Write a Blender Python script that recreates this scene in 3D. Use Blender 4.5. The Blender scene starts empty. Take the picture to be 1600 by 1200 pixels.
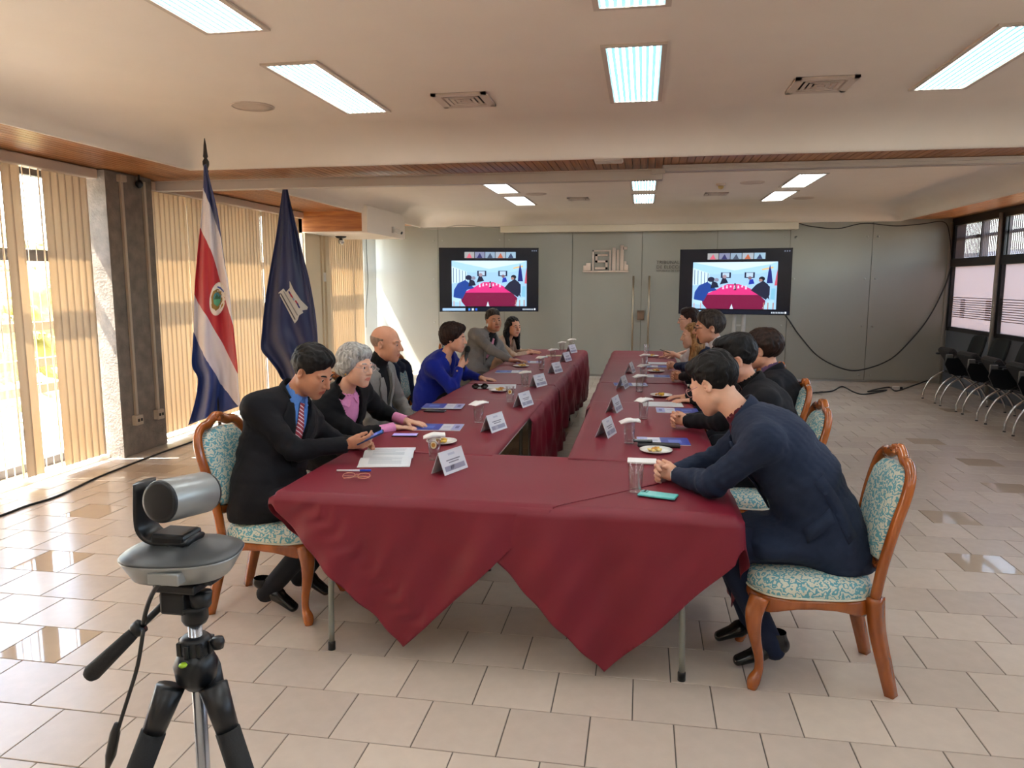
import bpy, bmesh, math, random
import numpy as np
from mathutils import Vector, Matrix
random.seed(7)
SC = bpy.context.scene
COL = SC.collection
PI = math.pi

# ---------------------------------------------------------------- camera
FPX = 1164.0
CAM_H = 1.68
PITCH = math.atan(158 / FPX)
YAW = math.atan(205 / math.hypot(158, FPX))
cam_d = bpy.data.cameras.new('camera')
cam_d.sensor_width = 36.0
cam_d.lens = FPX / 1600 * 36.0
cam_d.clip_start = 0.05
cam_d.clip_end = 300
cam = bpy.data.objects.new('camera', cam_d)
COL.objects.link(cam)
FWD = Vector((-math.sin(YAW) * math.cos(PITCH), math.cos(YAW) * math.cos(PITCH), -math.sin(PITCH)))
cam.location = (0, 0, CAM_H)
cam.rotation_euler = FWD.to_track_quat('-Z', 'Y').to_euler()
SC.camera = cam
RGT = Vector((math.cos(YAW), math.sin(YAW), 0))
UPV = RGT.cross(FWD)

# ---------------------------------------------------------------- world, sun, exposure
W = bpy.data.worlds.new('world')
SC.world = W
W.use_nodes = True
_n = W.node_tree.nodes
_l = W.node_tree.links
_sky = _n.new('ShaderNodeTexSky')
_sky.sky_type = 'NISHITA'
_sky.sun_disc = False
_sky.sun_elevation = math.radians(62)
_sky.sun_rotation = math.radians(-100)
_sky.altitude = 1100
_sky.air_density = 1.2
_sky.dust_density = 2.5
_sky.ozone_density = 1.0
_mx = _n.new('ShaderNodeMix')
_mx.data_type = 'RGBA'
_mx.inputs['Factor'].default_value = 0.45
_mx.inputs['B'].default_value = (2.45, 2.32, 2.15, 1)      # bright thin haze
_l.new(_sky.outputs[0], _mx.inputs['A'])
_l.new(_mx.outputs['Result'], _n['Background'].inputs[0])
_n['Background'].inputs[1].default_value = 1.4

SUN_DIR = Vector((0.455, 0.108, -0.883)).normalized()
sun_d = bpy.data.lights.new('sun', 'SUN')
sun_d.energy = 25.0
sun_d.angle = math.radians(0.6)
sun_d.color = (1.0, 0.95, 0.88)
sun = bpy.data.objects.new('sun', sun_d)
COL.objects.link(sun)
sun.location = (-12, 2, 14)
sun.rotation_euler = SUN_DIR.to_track_quat('-Z', 'Y').to_euler()

LAMP = 7.0             # emission of the ceiling lamp tubes
SC.view_settings.view_transform = 'Standard'
SC.view_settings.look = 'None'
SC.view_settings.gamma = 1.0
SC.view_settings.use_curve_mapping = False
SC.view_settings.exposure = 1.55
SC.cycles.use_denoising = True
SC.cycles.max_bounces = 8
SC.cycles.diffuse_bounces = 5
SC.cycles.glossy_bounces = 3
SC.cycles.transmission_bounces = 6
SC.cycles.transparent_max_bounces = 16
SC.cycles.caustics_reflective = False
SC.cycles.caustics_refractive = False
SC.cycles.sample_clamp_indirect = 6.0

# ---------------------------------------------------------------- materials
def lin(c):
    """sRGB 0-255 triple to linear"""
    return tuple(((v / 255) / 12.92 if v / 255 <= 0.04045 else ((v / 255 + 0.055) / 1.055) ** 2.4) for v in c)

MATS = {}
def mat(name, rgb, rough=0.5, metal=0.0, spec=0.5, noise=0.0, nscale=20.0, bump=0.0, bscale=80.0, emit=None, estr=0.0,
        coat=0.0, sheen=0.0, stretch=(1, 1, 1), srgb=True):
    if name in MATS:
        return MATS[name]
    m = bpy.data.materials.new(name)
    m.use_nodes = True
    nt = m.node_tree
    b = nt.nodes['Principled BSDF']
    c = lin(rgb) if srgb else rgb
    b.inputs['Base Color'].default_value = (*c, 1)
    b.inputs['Roughness'].default_value = rough
    b.inputs['Metallic'].default_value = metal
    b.inputs['Specular IOR Level'].default_value = spec
    b.inputs['Coat Weight'].default_value = coat
    b.inputs['Sheen Weight'].default_value = sheen
    tc = nt.nodes.new('ShaderNodeTexCoord')
    mp = nt.nodes.new('ShaderNodeMapping')
    mp.inputs['Scale'].default_value = stretch
    nt.links.new(tc.outputs['Object'], mp.inputs[0])
    if noise > 0:
        nz = nt.nodes.new('ShaderNodeTexNoise')
        nz.inputs['Scale'].default_value = nscale
        nz.inputs['Detail'].default_value = 4
        nt.links.new(mp.outputs[0], nz.inputs['Vector'])
        mr = nt.nodes.new('ShaderNodeMapRange')
        mr.inputs[1].default_value = 0.25
        mr.inputs[2].default_value = 0.75
        mr.inputs[3].default_value = 1 - noise
        mr.inputs[4].default_value = 1 + noise
        nt.links.new(nz.outputs[0], mr.inputs[0])
        mx = nt.nodes.new('ShaderNodeVectorMath')
        mx.operation = 'SCALE'
        mx.inputs[0].default_value = c
        nt.links.new(mr.outputs[0], mx.inputs['Scale'])
        nt.links.new(mx.outputs[0], b.inputs['Base Color'])
    if bump > 0:
        nb = nt.nodes.new('ShaderNodeTexNoise')
        nb.inputs['Scale'].default_value = bscale
        nb.inputs['Detail'].default_value = 3
        nt.links.new(mp.outputs[0], nb.inputs['Vector'])
        bp = nt.nodes.new('ShaderNodeBump')
        bp.inputs['Strength'].default_value = bump
        bp.inputs['Distance'].default_value = 0.01
        nt.links.new(nb.outputs[0], bp.inputs['Height'])
        nt.links.new(bp.outputs[0], b.inputs['Normal'])
    if emit is not None:
        b.inputs['Emission Color'].default_value = (*lin(emit), 1)
        b.inputs['Emission Strength'].default_value = estr
    MATS[name] = m
    return m

def vcol_mat(name, rough=0.6, emission=0.0, spec=0.4):
    """material whose colour is the mesh's 'col' attribute (flat print, screens)"""
    if name in MATS:
        return MATS[name]
    m = bpy.data.materials.new(name)
    m.use_nodes = True
    nt = m.node_tree
    b = nt.nodes['Principled BSDF']
    a = nt.nodes.new('ShaderNodeVertexColor')
    a.layer_name = 'col'
    b.inputs['Roughness'].default_value = rough
    b.inputs['Specular IOR Level'].default_value = spec
    if emission > 0:
        b.inputs['Base Color'].default_value = (0.01, 0.01, 0.012, 1)
        nt.links.new(a.outputs[0], b.inputs['Emission Color'])
        b.inputs['Emission Strength'].default_value = emission
    else:
        nt.links.new(a.outputs[0], b.inputs['Base Color'])
    MATS[name] = m
    return m

def nodes_of(m):
    return m.node_tree.nodes, m.node_tree.links, m.node_tree.nodes['Principled BSDF']

# ---------------------------------------------------------------- object helpers
def world_off(o):
    v = Vector((0, 0, 0))
    while o is not None:
        v = v + o.location
        o = o.parent
    return v

def thing(name, label, cat, loc=(0, 0, 0), rotz=0.0, group=None):
    o = bpy.data.objects.new(name, None)
    COL.objects.link(o)
    o.empty_display_size = 0.1
    o.location = loc
    o.rotation_euler = (0, 0, rotz)
    tag(o, label, cat, group)
    return o

def tag(o, label=None, cat=None, group=None, kind=None):
    if label: o['label'] = label
    if cat: o['category'] = cat
    if group: o['group'] = group
    if kind: o['kind'] = kind
    return o

LOCAL_ROOTS = set()      # things whose parts are built in their own local space
class MB:
    """collects geometry in world (or a thing's local) space, builds ONE mesh object"""
    def __init__(s):
        s.v = []; s.f = []; s.mi = []; s.sm = []; s.col = []
        s.usecol = False
    def add(s, verts, faces, mi=0, smooth=False, col=None):
        o = len(s.v)
        s.v.extend([tuple(p) for p in verts])
        for f in faces:
            s.f.append([i + o for i in f]); s.mi.append(mi); s.sm.append(smooth)
            s.col.append(col)
        if col is not None: s.usecol = True
        return s
    def box(s, lo, hi, mi=0, M=None, col=None):
        x0, y0, z0 = lo; x1, y1, z1 = hi
        v = [(x0, y0, z0), (x1, y0, z0), (x1, y1, z0), (x0, y1, z0), (x0, y0, z1), (x1, y0, z1), (x1, y1, z1), (x0, y1, z1)]
        if M is not None: v = [M @ Vector(p) for p in v]
        return s.add(v, [(0, 3, 2, 1), (4, 5, 6, 7), (0, 1, 5, 4), (1, 2, 6, 5), (2, 3, 7, 6), (3, 0, 4, 7)], mi, False, col)
    def cbox(s, c, h, mi=0, M=None, b=0.0):
        """box by centre and half size, b = bevel"""
        if b <= 0:
            return s.box([c[i] - h[i] for i in range(3)], [c[i] + h[i] for i in range(3)], mi, M)
        bm = bmesh.new()
        bmesh.ops.create_cube(bm, size=2)
        for v in bm.verts:
            v.co = Vector((v.co.x * h[0], v.co.y * h[1], v.co.z * h[2]))
        bmesh.ops.bevel(bm, geom=list(bm.edges), offset=b, segments=2, affect='EDGES', profile=0.5)
        for v in bm.verts:
            v.co = v.co + Vector(c)
            if M is not None: v.co = M @ v.co
        bm.verts.index_update()
        s.add([v.co.copy() for v in bm.verts], [[v.index for v in f.verts] for f in bm.faces], mi, False)
        bm.free()
        return s
    def quad(s, a, b, c, d, mi=0, col=None):
        return s.add([a, b, c, d], [(0, 1, 2, 3)], mi, False, col)
    def poly(s, pts, mi=0, col=None):
        return s.add(pts, [tuple(range(len(pts)))], mi, False, col)
    def lathe(s, prof, c=(0, 0, 0), n=24, mi=0, M=None, cap=True):
        """prof: list of (r, z)"""
        v = []; f = []
        for r, z in prof:
            for i in range(n):
                a = 2 * PI * i / n
                v.append(Vector((c[0] + r * math.cos(a), c[1] + r * math.sin(a), c[2] + z)))
        for j in range(len(prof) - 1):
            for i in range(n):
                k = (i + 1) % n
                f.append((j * n + i, j * n + k, (j + 1) * n + k, (j + 1) * n + i))
        if cap:
            f.append(tuple(reversed(range(n))))
            f.append(tuple((len(prof) - 1) * n + i for i in range(n)))
        if M is not None: v = [M @ p for p in v]
        return s.add(v, f, mi, True)
    def tube(s, pts, r, n=8, mi=0, cap=True, flat=None, closed=False):
        """sweep a circle (or ellipse, flat=(rx,ry,side vector)) along points; r scalar or list"""
        pts = [Vector(p) for p in pts]
        m = len(pts)
        rs = r if isinstance(r, (list, tuple)) else [r] * m
        v = []; f = []
        prev = None
        for i, p in enumerate(pts):
            if closed:
                t = pts[(i + 1) % m] - pts[i - 1]
            else:
                t = pts[min(i + 1, m - 1)] - pts[max(i - 1, 0)]
            t.normalize()
            if flat is not None:
                u = Vector(flat[2]); u = (u - t * u.dot(t)).normalized()
            elif prev is None:
                u = Vector((0, 0, 1)) if abs(t.z) < 0.9 else Vector((1, 0, 0))
                u = (u - t * u.dot(t)).normalized()
            else:
                u = (prev - t * prev.dot(t)).normalized()
            prev = u
            w = t.cross(u)
            a1 = rs[i] * (flat[0] if flat else 1); a2 = rs[i] * (flat[1] if flat else 1)
            for k in range(n):
                a = 2 * PI * k / n
                v.append(p + u * (math.cos(a) * a1) + w * (math.sin(a) * a2))
        rng = m if closed else m - 1
        for j in range(rng):
            j2 = (j + 1) % m
            for k in range(n):
                q = (k + 1) % n
                f.append((j * n + k, j * n + q, j2 * n + q, j2 * n + k))
        if cap and not closed:
            f.append(tuple(reversed(range(n))))
            f.append(tuple((m - 1) * n + k for k in range(n)))
        return s.add(v, f, mi, True)
    def prism(s, outline, d, mi=0, col=None):
        """extrude polygon (3D points) by vector d"""
        n = len(outline)
        d = Vector(d)
        v = [Vector(p) for p in outline] + [Vector(p) + d for p in outline]
        f = [tuple(reversed(range(n))), tuple(range(n, 2 * n))]
        for i in range(n):
            k = (i + 1) % n
            f.append((i, k, n + k, n + i))
        return s.add(v, f, mi, False, col)
    def build(s, name, mats, parent=None, smooth=None, fixn=True):
        me = bpy.data.meshes.new(name)
        off = world_off(parent) if (parent is not None and parent.rotation_euler.z == 0 and parent.name not in LOCAL_ROOTS) else Vector((0, 0, 0))
        if off.length > 0:
            vs = [(p[0] - off.x, p[1] - off.y, p[2] - off.z) for p in s.v]
        else:
            vs = s.v
        me.from_pydata(vs, [], s.f)
        if not isinstance(mats, (list, tuple)): mats = [mats]
        for m in mats: me.materials.append(m)
        me.polygons.foreach_set('material_index', s.mi)
        me.polygons.foreach_set('use_smooth', s.sm if smooth is None else [smooth] * len(s.f))
        if s.usecol:
            ca = me.color_attributes.new('col', 'FLOAT_COLOR', 'CORNER')
            arr = []
            for f, c in zip(s.f, s.col):
                c = c if c is not None else (0.5, 0.5, 0.5)
                arr.extend([*c, 1.0] * len(f))
            ca.data.foreach_set('color', arr)
        if fixn:
            bm = bmesh.new(); bm.from_mesh(me)
            bmesh.ops.recalc_face_normals(bm, faces=bm.faces)
            bm.to_mesh(me); bm.free()
        me.update()
        o = bpy.data.objects.new(name, me)
        COL.objects.link(o)
        o.parent = parent
        return o

def structure(o):
    o['kind'] = 'structure'
    return o

def copy_tree(o, parent=None):
    c = o.copy()
    COL.objects.link(c)
    c.parent = parent
    for ch in list(o.children):
        copy_tree(ch, c)
    return c

def bez(p0, p1, p2, p3, n=12):
    out = []
    for i in range(n + 1):
        t = i / n; u = 1 - t
        out.append(tuple(u ** 3 * a + 3 * u * u * t * b + 3 * u * t * t * c + t ** 3 * d for a, b, c, d in zip(p0, p1, p2, p3)))
    return out

def smooth_path(pts, n=6):
    """Catmull-Rom through points"""
    P = [Vector(p) for p in pts]
    P = [P[0] * 2 - P[1]] + P + [P[-1] * 2 - P[-2]]
    out = []
    for i in range(1, len(P) - 2):
        for k in range(n):
            t = k / n
            a, b, c, d = P[i - 1], P[i], P[i + 1], P[i + 2]
            out.append(0.5 * ((2 * b) + (c - a) * t + (2 * a - 5 * b + 4 * c - d) * t * t + (3 * b - a - 3 * c + d) * t ** 3))
    out.append(P[-2])
    return out

# photo pixel (1600x1200) -> point on a plane of the room
def ray(px, py):
    return FWD * FPX + RGT * (px - 800) - UPV * (py - 600)
def on_z(px, py, z=0.0):
    d = ray(px, py); t = (z - CAM_H) / d.z
    return Vector((0, 0, CAM_H)) + d * t
def on_y(px, py, y):
    d = ray(px, py); t = y / d.y
    return Vector((0, 0, CAM_H)) + d * t
def on_x(px, py, x):
    d = ray(px, py); t = x / d.x
    return Vector((0, 0, CAM_H)) + d * t
def to_px(p):
    v = Vector(p) - Vector((0, 0, CAM_H))
    d = v.dot(FWD)
    if d <= 0.05: return None
    return (800 + FPX * v.dot(RGT) / d, 600 - FPX * v.dot(UPV) / d)
# ================================================================ THE ROOM
XL, XR, YB, YF = -4.95, 5.0, 13.5, -3.0
ZS, ZC = 2.72, 2.95           # wood soffit, plaster ceiling
plaster = mat('plaster', (232, 222, 209), 0.7, noise=0.02, nscale=3, bump=0.04, bscale=140)
grout_m = mat('grout', (92, 84, 78), 0.9)
concrete = mat('concrete', (128, 116, 104), 0.85, noise=0.28, nscale=9, bump=0.5, bscale=45)
white_metal = mat('white_metal', (214, 208, 200), 0.4)
black_metal = mat('black_metal', (22, 21, 22), 0.4)
dark_frame = mat('dark_frame', (52, 44, 40), 0.5)
chrome = mat('chrome', (205, 205, 205), 0.18, metal=1.0)
steel = mat('brushed_steel', (180, 178, 172), 0.32, metal=1.0)
cream_paint = mat('cream_paint', (216, 199, 170), 0.6)

# ---- floor: slab of grout with every tile proud of it
fl = MB().box((-5.4, YF, -0.12), (5.3, YB + 0.1, -0.004))
floor = structure(fl.build('floor', grout_m))
tile_ms = []
for i, c in enumerate([(201, 187, 172), (197, 183, 168), (205, 191, 175), (194, 180, 166)]):
    tile_ms.append(mat('tile_%d' % i, c, 0.24, noise=0.045, nscale=14, bump=0.03, bscale=220, spec=0.45))
tile_gloss = mat('tile_polished', (188, 170, 150), 0.04, noise=0.03, nscale=10, spec=0.6)
TX, TY, G = 0.318, 0.310, 0.0045
def tile_mesh(name, m):
    hx, hy, b = TX / 2 - G / 2, TY / 2 - G / 2, 0.002
    v = [(-hx, -hy, -0.006), (hx, -hy, -0.006), (hx, hy, -0.006), (-hx, hy, -0.006),
         (-hx, -hy, -0.0015), (hx, -hy, -0.0015), (hx, hy, -0.0015), (-hx, hy, -0.0015),
         (-hx + b, -hy + b, 0), (hx - b, -hy + b, 0), (hx - b, hy - b, 0), (-hx + b, hy - b, 0)]
    f = [(8, 9, 10, 11)]
    for i in range(4):
        k = (i + 1) % 4
        f += [(i, k, 4 + k, 4 + i), (4 + i, 4 + k, 8 + k, 8 + i)]
    me = bpy.data.meshes.new(name)
    me.from_pydata(v, [], f)
    me.materials.append(m)
    return me, v, f
tmeshes = [tile_mesh('tile', m) for m in tile_ms]
gmesh = tile_mesh('tile', tile_gloss)
def tile_index(px, py):
    p = on_z(px, py)
    k = math.floor((p.y - 2.417) / TY)
    off = -0.8 + (0.161 if k % 2 else 0)
    return (math.floor((p.x - off) / TX), k)
gloss = {tile_index(*p) for p in ((85, 872), (70, 1003), (1578, 763), (1510, 812), (1545, 880), (140, 790), (1500, 640), (1465, 688), (1530, 720))}
tiles = []
rt = random.Random(3)
for k in range(int((YF - 2.417) // TY), int((YB - 2.417) // TY) + 2):
    off = -0.8 + (0.161 if k % 2 else 0)
    yc = 2.417 + (k + 0.5) * TY
    if yc > YB or yc < YF + 0.2: continue
    for i in range(int((-5.3 - off) // TX), int((5.1 - off) // TX) + 2):
        xc = off + (i + 0.5) * TX
        if xc < -5.3 or xc > 5.1: continue
        q = [to_px((xc + a * TX / 2, yc + b * TY / 2, 0)) for a, b in ((-1, -1), (1, -1), (1, 1), (-1, 1))]
        area = 0
        if all(q) and any(-20 < p[0] < 1620 and 0 < p[1] < 1215 for p in q):
            area = abs(sum(q[n][0] * q[(n + 1) % 4][1] - q[(n + 1) % 4][0] * q[n][1] for n in range(4))) / 2
        tiles.append((area, xc, yc, (i, k)))
tiles.sort(key=lambda t: -t[0])
rest = {}
for n, (area, xc, yc, ik) in enumerate(tiles):
    g = ik in gloss
    ti = rt.randrange(4)
    if n < 300 or g:
        o = bpy.data.objects.new('tile', gmesh[0] if g else tmeshes[ti][0])
        COL.objects.link(o)
        o.parent = floor
        o.location = (xc, yc, 0)
    else:
        mb = rest.setdefault('r', MB())
        mb.add([(x + xc, y + yc, z) for x, y, z in tmeshes[ti][1]], tmeshes[ti][2], ti)
o = rest['r'].build('tile_field', tile_ms, floor, fixn=False)
tag(o, kind='stuff')

# ---- ceiling: two plaster trays with coved edges, wood boards between
def tray(name, x0, x1, y0, y1, inset=0.42):
    mb = MB()
    rings = [(-0.03, ZS - 0.03), (0.0, ZS - 0.03)]
    for i in range(0, 9):
        a = i / 8 * PI / 2
        rings.append((inset * (1 - math.cos(a)) + 0.004, ZS - 0.01 + (ZC - ZS + 0.01) * math.sin(a)))
    v = []; f = []
    for ins, z in rings:
        X0, X1, Y0, Y1 = x0 + ins, x1 - ins, y0 + ins, y1 - ins
        r = max(0.02, 0.30 - ins * 0.4) if ins > 0 else 0.30
        for cx, cy, a0 in ((X1 - r, Y1 - r, 0), (X0 + r, Y1 - r, 90), (X0 + r, Y0 + r, 180), (X1 - r, Y0 + r, 270)):
            for j in range(7):
                a = math.radians(a0 + 15 * j)
                if ins <= 0:    # square outer lip
                    rr = r * min(1 / max(abs(math.cos(a)), 1e-6), 1 / max(abs(math.sin(a)), 1e-6))
                else:
                    t = min(1, ins / 0.1)
                    sq = r * min(1 / max(abs(math.cos(a)), 1e-6), 1 / max(abs(math.sin(a)), 1e-6))
                    rr = sq * (1 - t) + r * t
                v.append((cx + rr * math.cos(a), cy + rr * math.sin(a), z))
    n = 28
    for j in range(len(rings) - 1):
        for i in range(n):
            k = (i + 1) % n
            f.append((j * n + i, j * n + k, (j + 1) * n + k, (j + 1) * n + i))
    f.append(tuple((len(rings) - 1) * n + i for i in range(n)))
    mb.add(v, f, 0, False)
    for i in range(len(mb.sm) - 1): mb.sm[i] = True
    return mb
ceiling = structure(MB().box((-5.4, YF, 3.02), (5.2, YB + 0.1, 3.12)).build('ceiling', plaster))
tray('a', -4.05, 4.15, YF + 0.1, 6.33).build('ceiling_tray', plaster, ceiling, fixn=False)
tray('b', -4.05, 4.15, 7.28, YB - 0.02).build('ceiling_tray', plaster, ceiling, fixn=False)

def wood_mat(name, c1, c2, scale=(14, 0.7, 14), rough=0.38):
    m = mat(name, c1, rough)
    n, l, b = nodes_of(m)
    tc = n.new('ShaderNodeTexCoord'); mp = n.new('ShaderNodeMapping')
    mp.inputs['Scale'].default_value = scale
    nz = n.new('ShaderNodeTexNoise'); nz.inputs['Scale'].default_value = 2.2; nz.inputs['Detail'].default_value = 5
    nz.inputs['Distortion'].default_value = 0.6
    cr = n.new('ShaderNodeValToRGB')
    cr.color_ramp.elements[0].position = 0.32; cr.color_ramp.elements[0].color = (*lin(c1), 1)
    cr.color_ramp.elements[1].position = 0.68; cr.color_ramp.elements[1].color = (*lin(c2), 1)
    l.new(tc.outputs['Object'], mp.inputs[0]); l.new(mp.outputs[0], nz.inputs['Vector'])
    l.new(nz.outputs[0], cr.inputs[0]); l.new(cr.outputs[0], b.inputs['Base Color'])
    return m
soffit_wood = wood_mat('soffit_wood', (142, 88, 48), (190, 130, 78))
box_wood = wood_mat('box_wood', (160, 92, 40), (198, 128, 64), (1.2, 8, 14))
def boards(name, x0, x1, y0, y1, z, w=0.066):
    mb = MB()
    n = max(1, round((x1 - x0) / w))
    w = (x1 - x0) / n
    for i in range(n):
        a = x0 + i * w
        mb.box((a + 0.002, y0, z), (a + w - 0.004, y1, z + 0.02))
    o = mb.build(name, soffit_wood, ceiling, fixn=False)
    return tag(o, kind='stuff')
boards('soffit_boards', XL - 0.4, -4.08, YF, YB, ZS)
boards('soffit_boards', 4.18, XR + 0.1, YF, YB, ZS)
boards('soffit_boards', -4.08, 4.18, 6.36, 7.25, ZS)
# dropped wood box at the far left, with a plaster return
mb = MB().box((XL - 0.2, 10.55, 2.43), (-4.06, 12.3, 2.80), 0).box((-4.06, 10.53, 2.41), (-3.98, 12.3, 2.80), 1)
mb.box((XL - 0.2, 10.55, 2.415), (-4.06, 12.3, 2.43), 1)
structure(mb.build('trim_1', [box_wood, plaster]))
# folding wall track under the beam
track_m = mat('track_aluminium', (196, 186, 174), 0.45)
mb = MB().cbox(((-4.85 + 0.15) / 2, 7.0, 2.635), (2.5, 0.05, 0.042), b=0.006)
mb.box((-4.85, 6.955, 2.672), (0.15, 6.965, 2.69))
structure(mb.build('trim_2', track_m))
mb = MB().box((0.15, 6.95, 2.665), (XR, 7.05, 2.70)).box((0.15, 6.93, 2.69), (XR, 7.07, 2.715))
mb.cbox((0.11, 6.94, 2.66), (0.06, 0.02, 0.022), b=0.004)
structure(mb.build('trim_3', track_m))

# ---- back wall: frosted glass panels on standoffs
glass_panel = mat('frosted_panel', (158, 158, 149), 0.24, spec=0.8, noise=0.03, nscale=1.2)
structure(MB().box((-5.4, YB + 0.04, 0), (5.2, YB + 0.2, 3.05)).build('wall_back', mat('wall_dark', (120, 118, 108), 0.8)))
wall_back = bpy.data.objects['wall_back']
joints = [-4.95, -3.74, -2.5, -1.26, -0.03, 1.25, 2.45, 3.76, 5.0]
for a, b in zip(joints[:-1], joints[1:]):
    MB().cbox(((a + b) / 2, YB + 0.012, 1.38), ((b - a) / 2 - 0.004, 0.008, 1.35), b=0.002).build('glass_panel', glass_panel, wall_back)
for j in (-3.74, -2.5, 2.45, 3.76):
    for z in (0.12, 0.95, 1.75, 2.45):
        for s in (-1, 1):
            M = Matrix.Translation((j + s * 0.085, YB + 0.004, z)) @ Matrix.Rotation(PI / 2, 4, 'X')
            MB().lathe([(0.016, 0), (0.016, 0.012), (0.012, 0.018)], n=12, M=M).build('standoff_bolt', steel, wall_back)
structure(MB().box((-4.95, YB - 0.012, 0), (5.0, YB + 0.003, 0.028)).build('baseboard_back', steel))
for x in (-0.17, 0.105):
    mb = MB().tube([(x, YB - 0.07, 0.42), (x, YB - 0.07, 1.80)], 0.016, 12)
    for z in (0.62, 1.6): mb.tube([(x, YB - 0.07, z), (x, YB + 0.005, z)], 0.010, 8)
    mb.build('door_handle', mat('handle_steel', (186, 172, 150), 0.3, metal=1.0), wall_back)
MB().cbox((-0.03, YB - 0.012, 1.11), (0.062, 0.02, 0.085), b=0.004).build('door_lock', mat('lock_bronze', (128, 108, 92), 0.4, metal=0.8), wall_back)
# projector screen housing above the panels
scr = MB().cbox((0.0, YB - 0.10, 2.628), (2.54, 0.07, 0.058), b=0.008).build('screen_housing', mat('housing_white', (222, 212, 190), 0.5))
tag(scr, 'long white projector screen housing fixed above the frosted glass wall', 'screen housing')

# lettering and emblem on the glass
txt_m = mat('wall_lettering', (92, 90, 84), 0.4, metal=0.6)
def wall_text(body, x, z, size):
    c = bpy.data.curves.new('t', 'FONT')
    c.body = body; c.size = size; c.extrude = 0.003
    c.space_character = 1.08
    t = bpy.data.objects.new('t', c)
    COL.objects.link(t)
    dg = bpy.context.evaluated_depsgraph_get()
    me = bpy.data.meshes.new_from_object(t.evaluated_get(dg))
    bpy.data.objects.remove(t)
    M = Matrix.Translation((x, YB - 0.003, z)) @ Matrix.Rotation(PI / 2, 4, 'X')
    me.transform(M)
    me.materials.clear(); me.materials.append(txt_m)
    o = bpy.data.objects.new('wall_lettering', me)
    COL.objects.link(o)
    o.parent = wall_back
    return o
wall_text('TRIBUNAL SUPREMO', 0.22, 2.01, 0.080)
wall_text('DE ELECCIONES', 0.22, 1.93, 0.080)
wall_text('REPUBLICA DE COSTA RICA', 0.222, 1.875, 0.044)
emb = MB()
def eb(x0, x1, z0, z1, d=0.02): emb.box((x0, YB - d, z0), (x1, YB + 0.002, z1))
eb(-1.07, -0.26, 1.87, 1.895)
eb(-1.06, -0.93, 1.90, 1.99); eb(-1.01, -0.93, 1.99, 2.03)
eb(-0.90, -0.60, 2.23, 2.255); eb(-0.90, -0.875, 1.90, 2.255); eb(-0.60, -0.575, 1.90, 2.255)
for z in (1.92, 2.04, 2.15): eb(-0.85, -0.63, z, z + 0.035)
eb(-0.85, -0.81, 2.04, 2.185); eb(-0.67, -0.63, 1.92, 2.075)
eb(-0.55, -0.49, 1.90, 2.30); eb(-0.41, -0.35, 1.90, 2.34); eb(-0.47, -0.43, 1.90, 2.26, 0.008)
eb(-0.34, -0.27, 1.90, 2.0); eb(-0.34, -0.30, 2.0, 2.06)
eb(-0.36, -0.29, 2.26, 2.31)
o = emb.build('wall_emblem', mat('emblem_chrome', (205, 198, 196), 0.12, metal=1.0), wall_back)
tag(o, kind='stuff')

# ---- left wall: concrete column, windows, sill, wall piece with door
structure(MB().box((-5.42, YF, 2.69), (-5.22, YB, 3.05)).box((-5.42, YF, 0), (-5.22, 0.4, 2.7))
          .box((-5.42, YF, 0), (-5.05, YB, 0.035)).build('wall_left', plaster))
column = structure(MB().cbox((-5.17, 6.64, 1.36), (0.26, 0.34, 1.36), b=0.012).build('wall_column', concrete))
MB().box((-5.3, 6.285, 0.0), (-4.895, 6.315, 2.71)).build('column_fin', concrete, column)
wp = structure(MB().box((-5.3, 10.55, 0), (-5.0, 11.5, 2.72)).build('wall_left_panel', cream_paint))
MB().box((-5.0, 10.62, 0.02), (-4.985, 11.12, 2.38)).build('panel', mat('door_cream', (220, 204, 176), 0.5), wp)
for y in (10.58, 11.16, 11.30): MB().cbox((-4.985, y, 1.22), (0.02, 0.018, 1.2), b=0.003).build('panel_trim', cream_paint, wp)
o = tag(MB().cbox((-4.985, 11.24, 1.77), (0.014, 0.055, 0.07), b=0.004).cbox((-4.97, 11.225, 1.79), (0.004, 0.012, 0.012)).build('wall_control', white_metal),
        'small white wall control box on cream panel near the blue flag', 'wall control')

clear_glass = bpy.data.materials.new('window_glass')
clear_glass.use_nodes = True
n_, l_ = clear_glass.node_tree.nodes, clear_glass.node_tree.links
n_.remove(n_['Principled BSDF'])
tr = n_.new('ShaderNodeBsdfTransparent'); gl = n_.new('ShaderNodeBsdfGlossy'); gl.inputs['Roughness'].default_value = 0.02
tr.inputs[0].default_value = (0.93, 0.95, 0.95, 1)
mx = n_.new('ShaderNodeMixShader'); mx.inputs[0].default_value = 0.06
l_.new(tr.outputs[0], mx.inputs[1]); l_.new(gl.outputs[0], mx.inputs[2]); l_.new(mx.outputs[0], n_['Material Output'].inputs[0])

def left_window(idx, y0, y1, mull):
    w = structure(MB().box((-5.36, y0, 0.035), (-5.28, y0 + 0.05, 2.7)).box((-5.36, y1 - 0.05, 0.035), (-5.28, y1, 2.7)).build('window_%d' % idx, dark_frame))
    for y in mull: MB().box((-5.36, y - 0.035, 0.035), (-5.27, y + 0.035, 2.7)).build('mullion', dark_frame, w)
    for z in (1.92, 0.06, 2.66): MB().box((-5.36, y0, z - 0.05), (-5.28, y1, z + 0.05)).build('transom', dark_frame, w)
    ys = [y0] + list(mull) + [y1]
    for a, b in zip(ys[:-1], ys[1:]):
        for z0, z1 in ((0.11, 1.87), (1.97, 2.61)):
            MB().box((-5.325, a + 0.03, z0), (-5.319, b - 0.03, z1)).build('pane', clear_glass, w)
    return w
left_window(1, 0.4, 6.3, [1.6, 2.8, 4.0, 5.22, 6.12])
left_window(2, 6.98, 10.55, [8.15, 9.3])
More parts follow.
